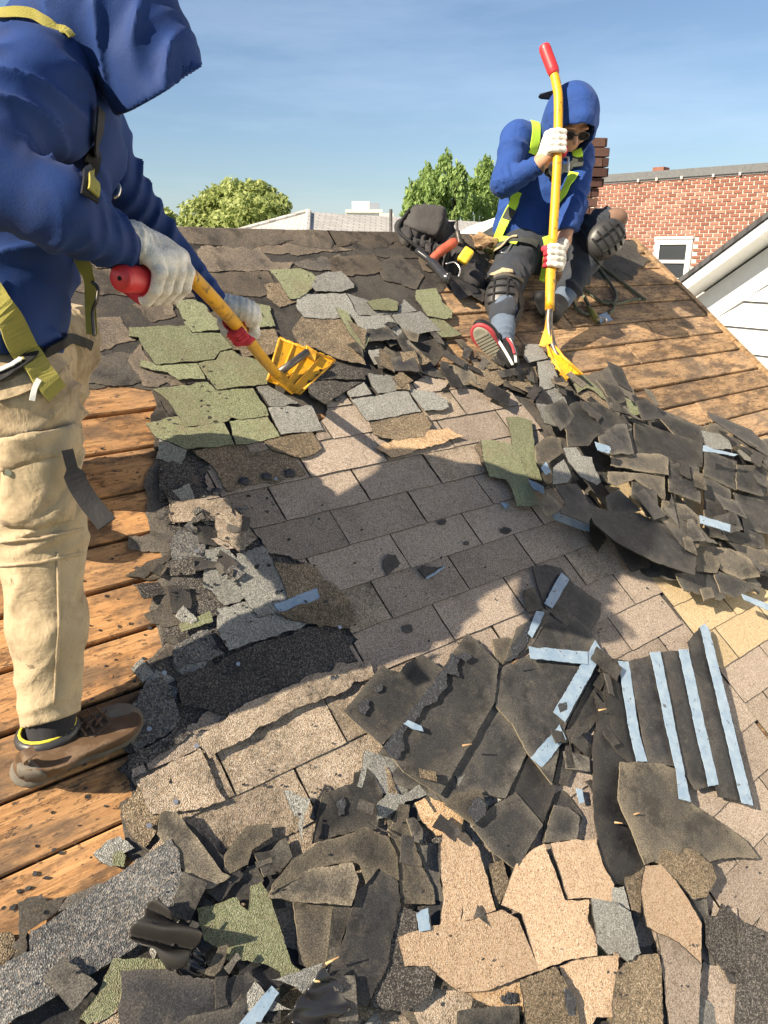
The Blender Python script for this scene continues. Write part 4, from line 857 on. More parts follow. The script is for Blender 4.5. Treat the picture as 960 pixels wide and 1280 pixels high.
class SDF:
    """list of primitives blended smoothly, meshed on a grid"""
    def __init__(s, vox, k=.02): s.vox = vox; s.k = k; s.pr = []; s.cuts = []; s.post = None
    def cap(s, a, ra, b, rb, flat=None, fold=None, k=None):
        s.pr.append(('c', np.array(tuple(a)), ra, np.array(tuple(b)), rb, flat, fold, k)); return s
    def chain(s, pts, rs, **kw):
        for i in range(len(pts) - 1): s.cap(pts[i], rs[i], pts[i + 1], rs[i + 1], **kw)
        return s
    def ell(s, c, axes, rad, k=None): s.pr.append(('e', np.array(tuple(c)), np.array([tuple(x) for x in axes], float), np.array(rad, float), None, None, None, k)); return s
    def box(s, c, axes, half, rr, k=None): s.pr.append(('b', np.array(tuple(c)), np.array([tuple(x) for x in axes], float), np.array(half, float), rr, None, None, k)); return s
    def cut(s, p, n, k=.004): s.cuts.append(('plane', np.array(tuple(p)), np.array(tuple(n)), k)); return s
    def bounds(s):
        lo = np.full(3, 9e9); hi = -lo
        for q in s.pr:
            if q[0] == 'c':
                r = max(q[2], q[4]) * (1.3 if q[5] else 1.05) + .03
                for p in (q[1], q[3]): lo = np.minimum(lo, p - r); hi = np.maximum(hi, p + r)
            else:
                r = float(np.max(q[3])) * (1.75 if q[0] == 'b' else 1) + .03 + (q[4] or 0); lo = np.minimum(lo, q[1] - r); hi = np.maximum(hi, q[1] + r)
        return lo, hi
    def field(s):
        lo, hi = s.bounds(); s.lo = lo; v = s.vox; n = np.ceil((hi - lo) / v).astype(int) + 1; s.n = n
        D = np.full(n, .2, np.float32)
        for q in s.pr:
            k = q[7] if q[7] is not None else s.k; mg = k * 1.5 + .012 + 2 * v
            if q[0] == 'c': r = max(q[2], q[4]) * (1.3 if q[5] else 1.05) + mg; a0 = np.minimum(q[1], q[3]) - r; a1 = np.maximum(q[1], q[3]) + r
            else: r = float(np.max(q[3])) * (1.75 if q[0] == 'b' else 1) + mg + (q[4] or 0); a0 = q[1] - r; a1 = q[1] + r
            i0 = np.maximum(0, np.floor((a0 - lo) / v).astype(int)); i1 = np.minimum(n, np.ceil((a1 - lo) / v).astype(int) + 1)
            X, Y, Z = np.meshgrid(*[lo[d] + v * np.arange(i0[d], i1[d]) for d in range(3)], indexing='ij')
            X = X.astype(np.float32); Y = Y.astype(np.float32); Z = Z.astype(np.float32)
            if q[0] == 'c':
                A_, B_ = q[1], q[3]; d = B_ - A_; L2 = float(d @ d) + 1e-12
                px, py, pz = X - A_[0], Y - A_[1], Z - A_[2]; t0 = (px * d[0] + py * d[1] + pz * d[2]) / L2; t = np.clip(t0, 0, 1)
                qx, qy, qz = px - t * d[0], py - t * d[1], pz - t * d[2]
                if q[5]:                                   # flatten along an axis: (axis, factor)
                    ax = np.array(tuple(q[5][0])); f = q[5][1]; m = qx * ax[0] + qy * ax[1] + qz * ax[2]
                    qx = qx + ax[0] * m * (1 / f - 1); qy = qy + ax[1] * m * (1 / f - 1); qz = qz + ax[2] * m * (1 / f - 1)
                rr = q[2] + (q[4] - q[2]) * t
                if q[6]:
                    amp, lam, sl = q[6][:3]; nn = vnoise(X * 7 + 3, Y * 7, Z * 7 + 9); n2 = vnoise(X * 16, Y * 16 + 5, Z * 16)
                    ph = t0 * math.sqrt(L2) / lam + (X * sl[0] + Y * sl[1] + Z * sl[2]) + 2.2 * nn
                    rr = rr + amp * ((1 - np.abs(np.sin(math.pi * ph))) ** 1.3 - .38) * np.clip(n2 * 2.6 - .5, 0, 1.25) * 1.55
                dd = np.sqrt(qx * qx + qy * qy + qz * qz) - rr
            else:
                R_ = q[2]; px, py, pz = X - q[1][0], Y - q[1][1], Z - q[1][2]
                c = [(px * R_[i][0] + py * R_[i][1] + pz * R_[i][2]) for i in range(3)]
                if q[0] == 'e':
                    k0 = np.sqrt(sum((c[i] / q[3][i]) ** 2 for i in range(3))); k1 = np.sqrt(sum((c[i] / q[3][i] ** 2) ** 2 for i in range(3))) + 1e-9
                    dd = k0 * (k0 - 1) / k1
                else:
                    e = [np.abs(c[i]) - q[3][i] + q[4] for i in range(3)]
                    dd = np.sqrt(sum(np.maximum(x, 0) ** 2 for x in e)) + np.minimum(np.maximum(np.maximum(e[0], e[1]), e[2]), 0) - q[4]
            sl_ = tuple(slice(i0[d], i1[d]) for d in range(3)); Dv = D[sl_]
            h = np.maximum(k - np.abs(Dv - dd), 0) / max(k, 1e-6); D[sl_] = np.minimum(Dv, dd) - h * h * k * .25
        X, Y, Z = np.meshgrid(*[lo[d] + v * np.arange(n[d]) for d in range(3)], indexing='ij')
        if s.post: D = s.post(D, X.astype(np.float32), Y.astype(np.float32), Z.astype(np.float32))
        for c in s.cuts: D = np.maximum(D, (X - c[1][0]) * c[2][0] + (Y - c[1][1]) * c[2][1] + (Z - c[1][2]) * c[2][2])
        return D.astype(np.float32)
    def mesh(s, smooth=2):
        D = s.field(); D[0] = D[-1] = .1; D[:, 0] = D[:, -1] = .1; D[:, :, 0] = D[:, :, -1] = .1
        v = s.vox; ins = D < 0; nx, ny, nz = D.shape
        S_ = np.zeros((nx - 1, ny - 1, nz - 1, 3), np.float32); Cn = np.zeros((nx - 1, ny - 1, nz - 1), np.float32)
        base = np.indices((nx - 1, ny - 1, nz - 1)).astype(np.float32)
        for ax in range(3):
            o1, o2 = [d for d in range(3) if d != ax]
            for a in (0, 1):
                for b in (0, 1):
                    s0 = [slice(0, -1)] * 3; s0[o1] = slice(a, D.shape[o1] - 1 + a); s0[o2] = slice(b, D.shape[o2] - 1 + b)
                    s1 = list(s0); s1[ax] = slice(1, None); d0 = D[tuple(s0)]; d1 = D[tuple(s1)]; m = (d0 < 0) != (d1 < 0)
                    t = np.where(m, d0 / (d0 - d1 + 1e-12), 0); p = [base[0], base[1], base[2]]
                    S_[..., ax] += np.where(m, p[ax] + t, 0); S_[..., o1] += np.where(m, p[o1] + a, 0); S_[..., o2] += np.where(m, p[o2] + b, 0); Cn += m
        act = Cn > 0; idx = -np.ones(act.shape, int); idx[act] = np.arange(act.sum()); P_ = S_[act] / Cn[act][:, None]
        quads = []
        for ax in range(3):
            o1, o2 = (ax + 1) % 3, (ax + 2) % 3
            s0 = [slice(1, -1)] * 3; s0[ax] = slice(0, -1); s1 = [slice(1, -1)] * 3; s1[ax] = slice(1, None)
            a_ = ins[tuple(s0)]; b_ = ins[tuple(s1)]; m = a_ != b_; I_ = np.argwhere(m); off = np.ones(3, int); off[ax] = 0; I_ = I_ + off
            def g(da, db): J_ = I_.copy(); J_[:, o1] -= da; J_[:, o2] -= db; return idx[J_[:, 0], J_[:, 1], J_[:, 2]]
            Q = np.stack([g(1, 1), g(0, 1), g(0, 0), g(1, 0)], 1); fl = b_[m]; Q[fl] = Q[fl][:, ::-1]; quads.append(Q)
        Q = np.concatenate(quads); Q = Q[(Q >= 0).all(1)]
        e = np.concatenate([Q[:, [0, 1]], Q[:, [1, 2]], Q[:, [2, 3]], Q[:, [3, 0]]]); cnt = np.bincount(e.ravel(), minlength=len(P_)).astype(float)[:, None]
        for _ in range(smooth):
            for lam in (.55, -.45):
                acc = np.zeros_like(P_)
                for d in range(3): acc[:, d] = np.bincount(e[:, 0], P_[e[:, 1], d], len(P_)) + np.bincount(e[:, 1], P_[e[:, 0], d], len(P_))
                P_ = P_ + lam * (acc / np.maximum(cnt, 1) - P_)
        return P_ * v + s.lo, Q
def solid(name, sdf, mat, parent=None, smooth=2, attr=None):
    P_, Q = sdf.mesh(smooth); c = P_.mean(0); m = bpy.data.meshes.new(name)
    m.vertices.add(len(P_)); m.vertices.foreach_set('co', (P_ - c).astype(np.float32).ravel())
    m.loops.add(len(Q) * 4); m.loops.foreach_set('vertex_index', Q.ravel().astype(np.int32)); m.polygons.add(len(Q))
    m.polygons.foreach_set('loop_start', (np.arange(len(Q)) * 4).astype(np.int32)); m.polygons.foreach_set('loop_total', np.full(len(Q), 4, np.int32))
    m.update(calc_edges=True); m.validate(); m.polygons.foreach_set('use_smooth', np.ones(len(m.polygons), bool)); m.materials.append(mat)
    if attr is not None:
        a = m.attributes.new('coat', 'FLOAT', 'POINT'); a.data.foreach_set('value', attr(P_).astype(np.float32))
    o = link(name, m, Matrix.Translation(V3(c)), parent); o['_pq'] = 0; del o['_pq']
    BV[o.name] = (BVHTree.FromPolygons([tuple(p) for p in P_], [tuple(int(i) for i in q) for q in Q]), None)
    return o
BV = {}
def hit(objs, x, y):
    d = ray(x, y).normalized(); best = None
    for o in objs:
        r = BV[o.name][0].ray_cast(Vector((0, 0, 0)), d)
        if r[0] is not None and (best is None or r[3] < best[2]): n = r[1]; best = (r[0], n if n.dot(d) < 0 else -n, r[3])
    return best
def strap(name, objs, pts, w_, mat, parent, off=.006, th=.0015, seg=8, fall=None):
    """a webbing strap laid over the surface seen through the given points"""
    P2 = catmull([Vector((x, y, 0)) for x, y in pts], seg); Q = []; Nn = []
    for p in P2:
        h = hit(objs, p.x, p.y)
        if h is None:
            Q.append(None); Nn.append(None); continue
        Q.append(h[0] + h[1] * off); Nn.append(h[1])
    ok = [i for i, q in enumerate(Q) if q is not None]
    if not ok: return None
    for i in range(len(Q)):
        if Q[i] is None:
            j = min(ok, key=lambda k_: abs(k_ - i)); t = Q[j].dot(FW); Q[i] = at(P2[i].x, P2[i].y, t if fall is None else fall); Nn[i] = Nn[j]
    for _ in range(3):
        Nn = [(Nn[max(i - 1, 0)] + Nn[i] * 2 + Nn[min(i + 1, len(Nn) - 1)]).normalized() for i in range(len(Nn))]
        Q = [Q[0]] + [(Q[i - 1] + Q[i] * 2 + Q[i + 1]) / 4 for i in range(1, len(Q) - 1)] + [Q[-1]]
    Q = [q + n * .002 for q, n in zip(Q, Nn)]
    b = MB(); b.ribbon(Q, Nn, w_, th); return b.build(name, mat, parent, False)
def drape(name, objs, pp, mat, parent, off=.004, th=.003, g=5.0, smooth=True, puff=0):
    """a patch laid over the surface inside an outline"""
    pts = [Vector(p) for p in jag(pp, .15, g, random.Random(3))]; nb = len(pts); poly = [tuple(p) for p in pts]
    xs = [p[0] for p in pp]; ys = [p[1] for p in pp]; x = min(xs) + g / 2
    while x < max(xs):
        y = min(ys) + g / 2
        while y < max(ys):
            if inpoly((x, y), poly) and edgedist((x, y), poly) > g * .4: pts.append(Vector((x, y)))
            y += g
        x += g
    r = cdt([list(range(nb))], pts, [], 1); P2 = []; 
    for p in r[0]:
        h = hit(objs, p[0], p[1]); P2.append(None if h is None else (h[0] + h[1] * (off + (puff * min(1, edgedist(p, poly) / 12))), h[1]))
    F_ = [tuple(f) for f in r[2] if all(P2[i] is not None for i in f)]
    if not F_: return None
    us = sorted({i for f in F_ for i in f}); mp_ = {i: k for k, i in enumerate(us)}; n = len(us)
    V_ = [P2[i][0] for i in us] + [P2[i][0] - P2[i][1] * th for i in us]
    FF = []
    for f in F_:
        a, b, c = (mp_[i] for i in f); nn = (V_[b] - V_[a]).cross(V_[c] - V_[a])
        if nn.dot(P2[us[a]][1]) < 0: a, b, c = a, c, b
        FF.append((a, b, c))
    ed = {(f[i], f[(i + 1) % 3]) for f in FF for i in range(3)}
    FF += [(b, a, a + n, b + n) for a, b in ed if (b, a) not in ed]
    return wmesh(name, V_, FF, mat, parent, smooth)
# ---- cloth, leather and rubber
def cloth(name, c, weave=900, wamt=.35, stains=None, fold=(.5, .01), rough=.9, sheen=.06):
    m, nt_, b = newmat(name, rough, .2); k = NT(nt_); co = k.coord(jitter=False)
    b.inputs['Sheen Weight'].default_value = sheen
    n1 = k.noise(co, 6, 5, .6); base = k.ramp(n1, [(.3, tuple(x * .82 for x in c)), (.7, tuple(x * 1.12 for x in c))])
    if stains:
        base = k.mix(k.ramp(k.noise(co, stains[1], 7, .7), [(.5, 0), (.68, stains[2])]), base, stains[0])
        base = k.mix(k.ramp(k.noise(co, stains[1] * 5, 5, .7), [(.62, 0), (.7, stains[2])]), base, tuple(x * .5 for x in stains[0]))
    k.l(base, b.inputs['Base Color'])
    vo = k.n('TexVoronoi'); vo.inputs['Scale'].default_value = weave; k.l(co, vo.inputs['Vector'])
    nb = k.bump(vo.outputs['Distance'], wamt, .0008, b); nb = k.bump(k.noise(co, 14, 4, .55, .4), fold[0], fold[1], b, nb)
    return m
M['blue'] = cloth('blue_mesh_polyester', (.010, .034, .140), 520, .35, ((.03, .035, .06), 9, .3), (.3, .007), .7, .03)
M['blue2'] = cloth('blue_polyester', (.018, .055, .215), 520, .4, None, (.7, .016), .8, .05)
M['khaki'] = cloth('stained_khaki_canvas', (.42, .335, .215), 1100, .3, ((.13, .09, .055), 5, .8), (.8, .014), .92, .1)
M['jean'] = cloth('dark_work_trousers', (.034, .040, .052), 1100, .3, ((.07, .06, .05), 9, .4), (.6, .008))
M['sock'] = cloth('grey_blue_sock', (.10, .13, .18), 800, .5)
M['blkcl'] = cloth('black_nylon', (.011, .011, .013), 900, .4, None, (.6, .008), .6)
M['olive'] = cloth('olive_webbing', (.27, .245, .06), 500, .8, ((.16, .12, .04), 12, .5), (.2, .002))
M['lime'] = cloth('lime_webbing', (.52, .80, .07), 500, .5, None, (.2, .002))
M['limetri'] = cloth('dark_webbing', (.05, .055, .05), 500, .5)
def glovemat():
    m, nt_, b = newmat('cotton_glove_with_red_palm', .9, .2); k = NT(nt_); co = k.coord(jitter=False)
    at_ = k.n('Attribute', attribute_name='coat'); nz_ = k.noise(co, 90, 4, .7)
    f = k.n('Math', operation='ADD'); k.l(at_.outputs['Fac'], f.inputs[0]); sub = k.n('Math', operation='MULTIPLY'); k.l(nz_, sub.inputs[0]); sub.inputs[1].default_value = .5; k.l(sub.outputs[0], f.inputs[1])
    fac = k.ramp(f.outputs[0], [(.68, 0), (.80, 1)])
    cot = k.ramp(k.noise(co, 35, 5, .7), [(.3, (.42, .39, .34)), (.62, (.80, .76, .69))]); red = k.ramp(k.noise(co, 30, 4), [(.3, (.34, .03, .045)), (.7, (.62, .06, .09))])
    k.l(k.mix(fac, cot, red), b.inputs['Base Color']); vo = k.n('TexVoronoi'); vo.inputs['Scale'].default_value = 420; k.l(co, vo.inputs['Vector']); nb = k.bump(vo.outputs['Distance'], .8, .0012, b); k.bump(k.noise(co, 25, 4, .6), .6, .006, b, nb); return m
M['glove'] = glovemat()
M['leather'] = cloth('scuffed_brown_leather', (.105, .066, .04), 260, .4, ((.24, .18, .125), 14, .6), (.5, .004), .62, 0)
M['sole'] = plain('grey_brown_rubber_sole', (.13, .115, .095), .8, .3, bump=(80, .5, .003))
M['blkrub'] = plain('black_moulded_rubber', (.035, .035, .037), .45, .5, bump=(60, .2, .002))
def skin():
    m, nt_, b = newmat('skin', .6, .35); k = NT(nt_); co = k.coord(jitter=False)
    k.l(k.ramp(k.noise(co, 20, 4), [(.3, (.36, .19, .12)), (.7, (.48, .27, .17))]), b.inputs['Base Color']); return m
M['skin'] = skin()
def paint(name, c):
    m, nt_, b = newmat(name, .45, .45); k = NT(nt_); co = k.coord(jitter=False)
    a = k.ramp(k.noise(co, 14, 5, .6), [(.3, tuple(x * .75 for x in c)), (.7, c)])
    a = k.mix(k.ramp(k.noise(co, 38, 8, .75), [(.56, 0), (.62, .85)]), a, (.09, .06, .03)); a = k.mix(k.ramp(k.noise(co, 9, 6, .7), [(.52, 0), (.75, .6)]), a, (.22, .13, .04))
    k.l(a, b.inputs['Base Color']); k.bump(k.noise(co, 60, 5, .7), .3, .002, b); return m
M['yellow'] = paint('scuffed_yellow_paint', (.74, .38, .015))
M['yelworn'] = plain('worn_yellow_steel', (.72, .36, .03), .55, .4, var=.3, vs=30)
M['redgrip'] = plain('red_rubber_grip', (.55, .03, .035), .42, .5, var=.1)
M['steel'] = plain('dull_dark_steel', (.13, .12, .11), .45, .5, .7, var=.3)
M['chrome'] = plain('bright_buckle_steel', (.62, .60, .56), .3, .5, .9)

def shovel_tube(parent, pts, grip_pts, r=.0158, rg=.0225):
    b = MB(); b.tube(catmull(pts, 8), r, 16); b.build('shaft', M['yellow'], parent, True)
    g_ = catmull(grip_pts, 6); n = len(g_); rs = [rg * (1 if 2 < i < n - 3 else .93 if i in (1, 2, n - 3, n - 2) else .8) for i in range(n)]
    b = MB(); b.tube(g_, rs, 18); g = b.build('grip', M['redgrip'], parent, True); return g
def plate(name, pts, th, mat, parent, nrm):
    n = len(pts); P0 = [Vector(p) for p in pts]; nr = Vector(nrm).normalized()
    vs = [p + nr * th / 2 for p in P0] + [p - nr * th / 2 for p in P0]
    o = wmesh(name, vs, [tuple(range(n)), tuple(range(2 * n - 1, n - 1, -1))] + [(i, i + n, (i + 1) % n + n, (i + 1) % n) for i in range(n)], mat, parent); return o
# ---- gloved hand closed round a bar
def fist(axp, axd, toward, wrist, R_, mat_, parent, flip=1, scale=1.0, name='glove', wr=.034, thumb_side=1, coatfn=None):
    a = Vector(axd).normalized(); p0 = Vector(axp); w_ = Vector(toward); w_ = (w_ - a * w_.dot(a)).normalized(); b_ = a.cross(w_) * flip
    q = lambda th, z, rr: p0 + a * z + (w_ * math.cos(math.radians(th)) + b_ * math.sin(math.radians(th))) * rr
    s = SDF(.0027, .007); S_ = scale; fr = .0098 * S_; rr = R_ + fr * .95
    for i, z in enumerate((-.034, -.0115, .0115, .034)):
        z *= S_; L_ = (.93, 1, .97, .84)[i]; zz = z * 1.0
        ang = [22, 62, 108, 158, 205, 205 + 35 * L_]; rad = [fr * 1.22, fr * 1.18, fr * 1.12, fr * 1.08, fr, fr * .88]
        dist = [rr + .010, rr + .007, rr + .002, rr + .002, rr, rr]
        pts = [q(t, zz * (1 + .06 * (j == 2)), d_ + (.003 if j in (1, 3) else 0)) for j, (t, d_) in enumerate(zip(ang, dist))]
        s.chain(pts, rad, k=.0035)
    # palm and back of the hand
    pc = q(8, 0, R_ + .020 * S_); s.ell(pc, (a, q(98, 0, 1) - p0, q(8, 0, 1) - p0), (.047 * S_, .035 * S_, .021 * S_), k=.012)
    pd = q(-25, 0, R_ + .024 * S_); s.ell(pd, (a, q(65, 0, 1) - p0, q(-25, 0, 1) - p0), (.042 * S_, .034 * S_, .022 * S_), k=.014)
    for z in (-.034, -.0115, .0115, .034): s.ell(q(26, z * S_, rr + .013), (a, w_, b_), (.0115 * S_,) * 3, k=.008)
    wv = Vector(wrist); s.cap(q(-28, -.004, R_ + .026 * S_), .027 * S_, wv, wr, k=.02, fold=(.0022, .014, (0, 0, 0)))
    # thumb leaves the side of the palm and closes over the fingers
    ts = thumb_side; tp = [q(-45, .030 * ts * S_, R_ + .022), q(-85, .040 * ts * S_, R_ + .018), q(-130, .034 * ts * S_, R_ + .014), q(-172, .026 * ts * S_, R_ + .016)]
    s.chain(tp, [.0165 * S_, .0145 * S_, .0125 * S_, .0112 * S_], k=.006)
    pn = np.array(tuple(p0)); an = np.array(tuple(a)); wn = np.array(tuple(w_)); bn = np.array(tuple(b_))
    def coat(P_):
        d = P_ - pn; z = d @ an; x = d @ wn; y = d @ bn; rad = np.sqrt(x * x + y * y); th = np.degrees(np.arctan2(y, x))
        c = np.clip((rr + .002 - rad) / .006, 0, 1) * .9; c = np.maximum(c, np.where((th > 170) | (th < -105), .8, 0));
        c = np.where(np.abs(z) > .075, 0, c); c = np.where((np.abs(th + 20) < 40), 0, c); return c
    return solid(name, s, mat_, parent, 2, coatfn or coat)
# ================================================================ worker in the foreground, bent over his shovel
def frame(ix, iy, dz):                                     # unit vector: right, up in the picture, away
    return (RT * ix + UPV * iy + FW * dz).normalized()
hp = RW(*onroof(30, 968)[:2]); tp = RW(*onroof(168, 898)[:2])
w1 = empty('person', RW(*onroof(75, 940)[:2]), 'worker in a dark blue hooded shirt and khaki work trousers bending over a yellow shovel', 'person')
FOLD = (.010, .055, (6, 2, 0))
def w1_upper(s, gr=0.0, fold=True):
    f = (lambda *a: a) if fold else (lambda *a: None)
    s.cap(at(70, 175, 1.46), .125 + gr, at(10, 350, 1.42), .105 + gr, fold=f(.010, .10, (3, 1, 2)))
    s.cap(at(-60, 95, 1.46), .10 + gr, at(62, 92, 1.44), .098 + gr, k=.06)
    s.cap(at(62, 92, 1.44), .098 + gr, at(105, 160, 1.58), .085 + gr, k=.05)
    s.cap(at(-25, 130, 1.48), .108 + gr, at(-18, 400, 1.46), .120 + gr, k=.06)
    # near arm
    s.cap(at(52, 120, 1.30), .083 + gr, at(66, 150, 1.30), .070 + gr, k=.03)
    s.cap(at(48, 105, 1.28), .088 + gr, at(-35, 205, 1.16), .074 + gr, k=.02, fold=f(.010, .05, (8, 3, 3)))
    s.cap(at(-35, 212, 1.16), .074 + gr, at(75, 262, 1.20), .063 + gr, k=.02, fold=f(.009, .042, (4, 3, 9)))
    s.cap(at(75, 262, 1.20), .063 + gr, at(150, 307, 1.31), .043 + gr, k=.02, fold=f(.006, .035, (4, 3, 9)))
    # far arm
    s.cap(at(118, 165, 1.60), .062 + gr, at(168, 258, 1.70), .052 + gr, k=.03, fold=f(.008, .05, (3, 3, 6)))
    s.cap(at(168, 258, 1.70), .052 + gr, at(266, 372, 1.81), .030 + gr, k=.02, fold=f(.006, .04, (3, 3, 6)))
s = SDF(.0055, .035); w1_upper(s)
s.cap(at(0, 350, 1.41), .118, at(-12, 415, 1.40), .122, fold=(.008, .06, (20, 0, 4)))
hemn = frame(.12, -1, .1)
s.cut(at(30, 446, 1.38), hemn)
shirt = solid('shirt', s, M['blue'], w1, 1)
# hood: an open cloth tube hanging round the head
ha = frame(.52, -.85, .12); hb = frame(.85, .52, .0); hb = (hb - ha * hb.dot(ha)).normalized(); hc = ha.cross(hb)
rc = at(198, 112, 1.36)
s = SDF(.005, .035)
fl = (hc, 1.05)
s.cap(rc - ha * .20 + hb * .004, .103, rc + ha * .05 + hb * .002, .088, flat=fl, fold=(.009, .075, (7, 5, 9)))
s.cap(rc - ha * .17 + hb * .050, .074, rc - ha * .03 + hb * .020, .070, fold=(.006, .06, (9, 3, 5)))
s.cap(rc - ha * .16 - hb * .05, .09, at(88, 62, 1.44), .085, k=.05, fold=(.008, .04, (9, 9, 5)))
s.ell(at(75, 75, 1.44), (RT, UPV, FW), (.095, .07, .14), k=.05)
s.cap(at(118, 95, 1.42), .045, at(120, 150, 1.47), .05, k=.03)
def hollow(D, X, Y, Z):
    q = SDF(.005, .03); px, py, pz = X - rc.x, Y - rc.y, Z - rc.z
    A_ = px * ha.x + py * ha.y + pz * ha.z; B_ = px * hb.x + py * hb.y + pz * hb.z; C2 = px * hc.x + py * hc.y + pz * hc.z
    inner = np.sqrt((B_ - .004) ** 2 + (C2 / 1.05) ** 2) - .077 - .03 * np.clip(-A_, 0, .15); inner = np.maximum(inner, -A_ - .26)
    D = np.maximum(D, -inner)
    rim = (A_ + .55 * (C2 if hc.dot(FW) > 0 else -C2)) * .88 - .002
    near = (B_ > -.125) & (A_ > -.06)
    return np.where(near, np.maximum(D, rim), D)
s.post = hollow
hood = solid('hood', s, M['blue'], w1, 1)
# hood hem
def ringpts(off, rb, rc_, n=48):
    return [rc + ha * off + hb * (.003 + rb * math.cos(2 * math.pi * i / n)) + hc * (rc_ * math.sin(2 * math.pi * i / n)) for i in range(n + 1)]
# the man inside the clothes: one continuous body
s = SDF(.009, .03); 
hd = rc - ha * .145
s.ell(hd - ha * .01, (hb, hc, ha), (.080, .072, .105)); s.cap(hd + ha * .04 + hb * .005, .045, hd + ha * .06 + hb * .02, .028)
s.cap(hd + hb * .075 + ha * .012, .014, hd + hb * .085 + ha * .03, .012, k=.01)
s.cap(hd - ha * .02 - hb * .03, .055, at(75, 120, 1.44), .065)
s.cap(at(70, 175, 1.46), .11, at(10, 350, 1.42), .09); s.cap(at(-30, 130, 1.46), .11, at(-25, 430, 1.45), .12); s.cap(at(-60, 100, 1.46), .08, at(105, 165, 1.56), .07)
s.chain([at(45, 110, 1.28), at(-35, 210, 1.18), at(75, 262, 1.21), at(158, 312, 1.33)], [.055, .036, .036, .028])
s.chain([at(115, 170, 1.60), at(168, 258, 1.70), at(270, 378, 1.82)], [.048, .040, .024])
s.chain([at(20, 470, 1.43), at(50, 650, 1.47), at(64, 860, 1.55), at(72, 935, 1.58)], [.085, .06, .036, .026]); s.chain([at(10, 430, 1.52), at(72, 425, 1.83), at(58, 585, 1.90)], [.085, .065, .045])
solid('body', s, M['skin'], w1, 1)
# trousers
s = SDF(.006, .03)
s.cap(at(-20, 440, 1.48), .120, at(12, 500, 1.42), .108, fold=(.006, .05, (9, 3, 3)))
s.cap(at(28, 500, 1.41), .102, at(48, 650, 1.47), .085, fold=(.008, .13, (9, 0, -7)))
s.cap(at(48, 650, 1.47), .085, at(60, 780, 1.51), .071, fold=(.006, .13, (-11, 3, 12)))
s.cap(at(60, 780, 1.51), .071, at(63, 905, 1.555), .058, fold=(.003, .12, (12, 3, -12)))
s.cap(at(20, 440, 1.52), .11, at(76, 424, 1.83), .083, fold=(.010, .06, (6, 3, 3)), k=.05)
s.cap(at(76, 424, 1.83), .083, at(60, 560, 1.88), .070, fold=(.010, .06, (6, 3, 3)))
s.cap(at(60, 560, 1.88), .070, at(50, 600, 1.90), .062)
s.cut(at(63, 899, 1.55), frame(.25, -1, -.05))
trous = solid('trousers', s, M['khaki'], w1, 1)
# far boot under the far leg
def boot(parent, H_, T_, ank, leath, solem, nm='boot', rc2=None):
    x = (T_ - H_); Lb = x.length; x.normalize(); y = N.cross(x).normalized(); z = N
    p = lambda a, b, c: H_ + x * (a * Lb) + y * b + z * c
    sb = SDF(.0042, .02)
    sb.ell(p(.15, 0, .055), (x, y, z), (.056, .042, .062)); sb.cap(p(.20, 0, .075), .042, p(.28, 0, .12), .043); sb.cap(p(.32, 0, .098), .045, p(.62, 0, .074), .043)
    sb.ell(p(.78, 0, .052), (x, y, z), (.072, .050, .050)); sb.ell(p(.45, 0, .045), (x, y, z), (.10, .037, .045)); sb.cap(p(.26, 0, .085), .045, ank, .052)
    sb.cut(p(0, 0, .022), -z)
    if rc2 is not None: sb.cut(rc2[0], rc2[1])
    sb.post = lambda D, X, Y, Z: D
    up = solid(nm, sb, leath, parent, 1)
    so = SDF(.004, .012)
    for a, r_ in ((.10, .036), (.25, .034), (.45, .038), (.65, .045), (.82, .047), (.90, .042)): so.ell(p(a, 0, .014), (x, y, z), (.05, r_ + .004, .017), k=.01)
    so.cut(p(0, 0, .0), -z); so.cut(p(0, 0, .030), z)
    sl = solid('sole', so, solem, up, 1)
    return up, p, x, y
bt, bp, bx, by = boot(w1, hp, tp - (tp - hp).normalized() * .012, at(64, 905, 1.56), M['leather'], M['sole'], rc2=(at(60, 917, 1.56), (at(50, 650, 1.42) - at(66, 905, 1.56)).normalized()))
fb_h = RW(*onroof(35, 640)[:2]) ; 
boot(w1, RW(-1.10, -.05), RW(-.90, -.12), RW(-1.05, -.07, .14), M['leather'], M['sole'])
# collar, lining, tongue, laces and pull loop
b = MB(); la = (at(50, 650, 1.42) - at(66, 905, 1.56)).normalized(); lx = (bx - la * bx.dot(la)).normalized(); ly = la.cross(lx); rcn = at(60, 915, 1.56); ring = [rcn + lx * (.054 * math.cos(t)) + ly * (.047 * math.sin(t)) + la * (.006 * math.cos(t)) for t in [i * 2 * math.pi / 20 for i in range(21)]]
b.tube(ring, .012, 10); b.build('padded_collar', M['blkrub'], bt, True)
b = MB(); b.tube([q + la * .012 for q in ring], .0035, 8); b.build('collar_lining', plain('yellow_lining', (.66, .56, .05), .8), bt, True)
drape('tongue', [bt], [(90, 902), (104, 892), (122, 884), (142, 892), (138, 906), (118, 922), (100, 920)], cloth('dark_brown_tongue', (.07, .05, .035), 300), bt, .002, .002, 4)
for i_, (a_, e_) in enumerate([((92, 902), (108, 922)), ((100, 895), (118, 918)), ((110, 889), (128, 911)), ((120, 885), (136, 903)), ((96, 914), (112, 893)), ((108, 914), (124, 887)), ((120, 910), (134, 888))]):
    strap('lace', [bt], [a_, ((a_[0] + e_[0]) / 2, (a_[1] + e_[1]) / 2), e_], .0045, M['leather'], bt, .004, .0015, 5)
drape('toe_seam', [bt], [(126, 906), (140, 888), (150, 876), (153, 878), (143, 890), (130, 909)], M['blkcl'], bt, .001, .001, 3)
drape('heel_guard', [bt], [(22, 955), (40, 950), (58, 968), (62, 985), (40, 992), (22, 980)], M['sole'], bt, .002, .002, 4)
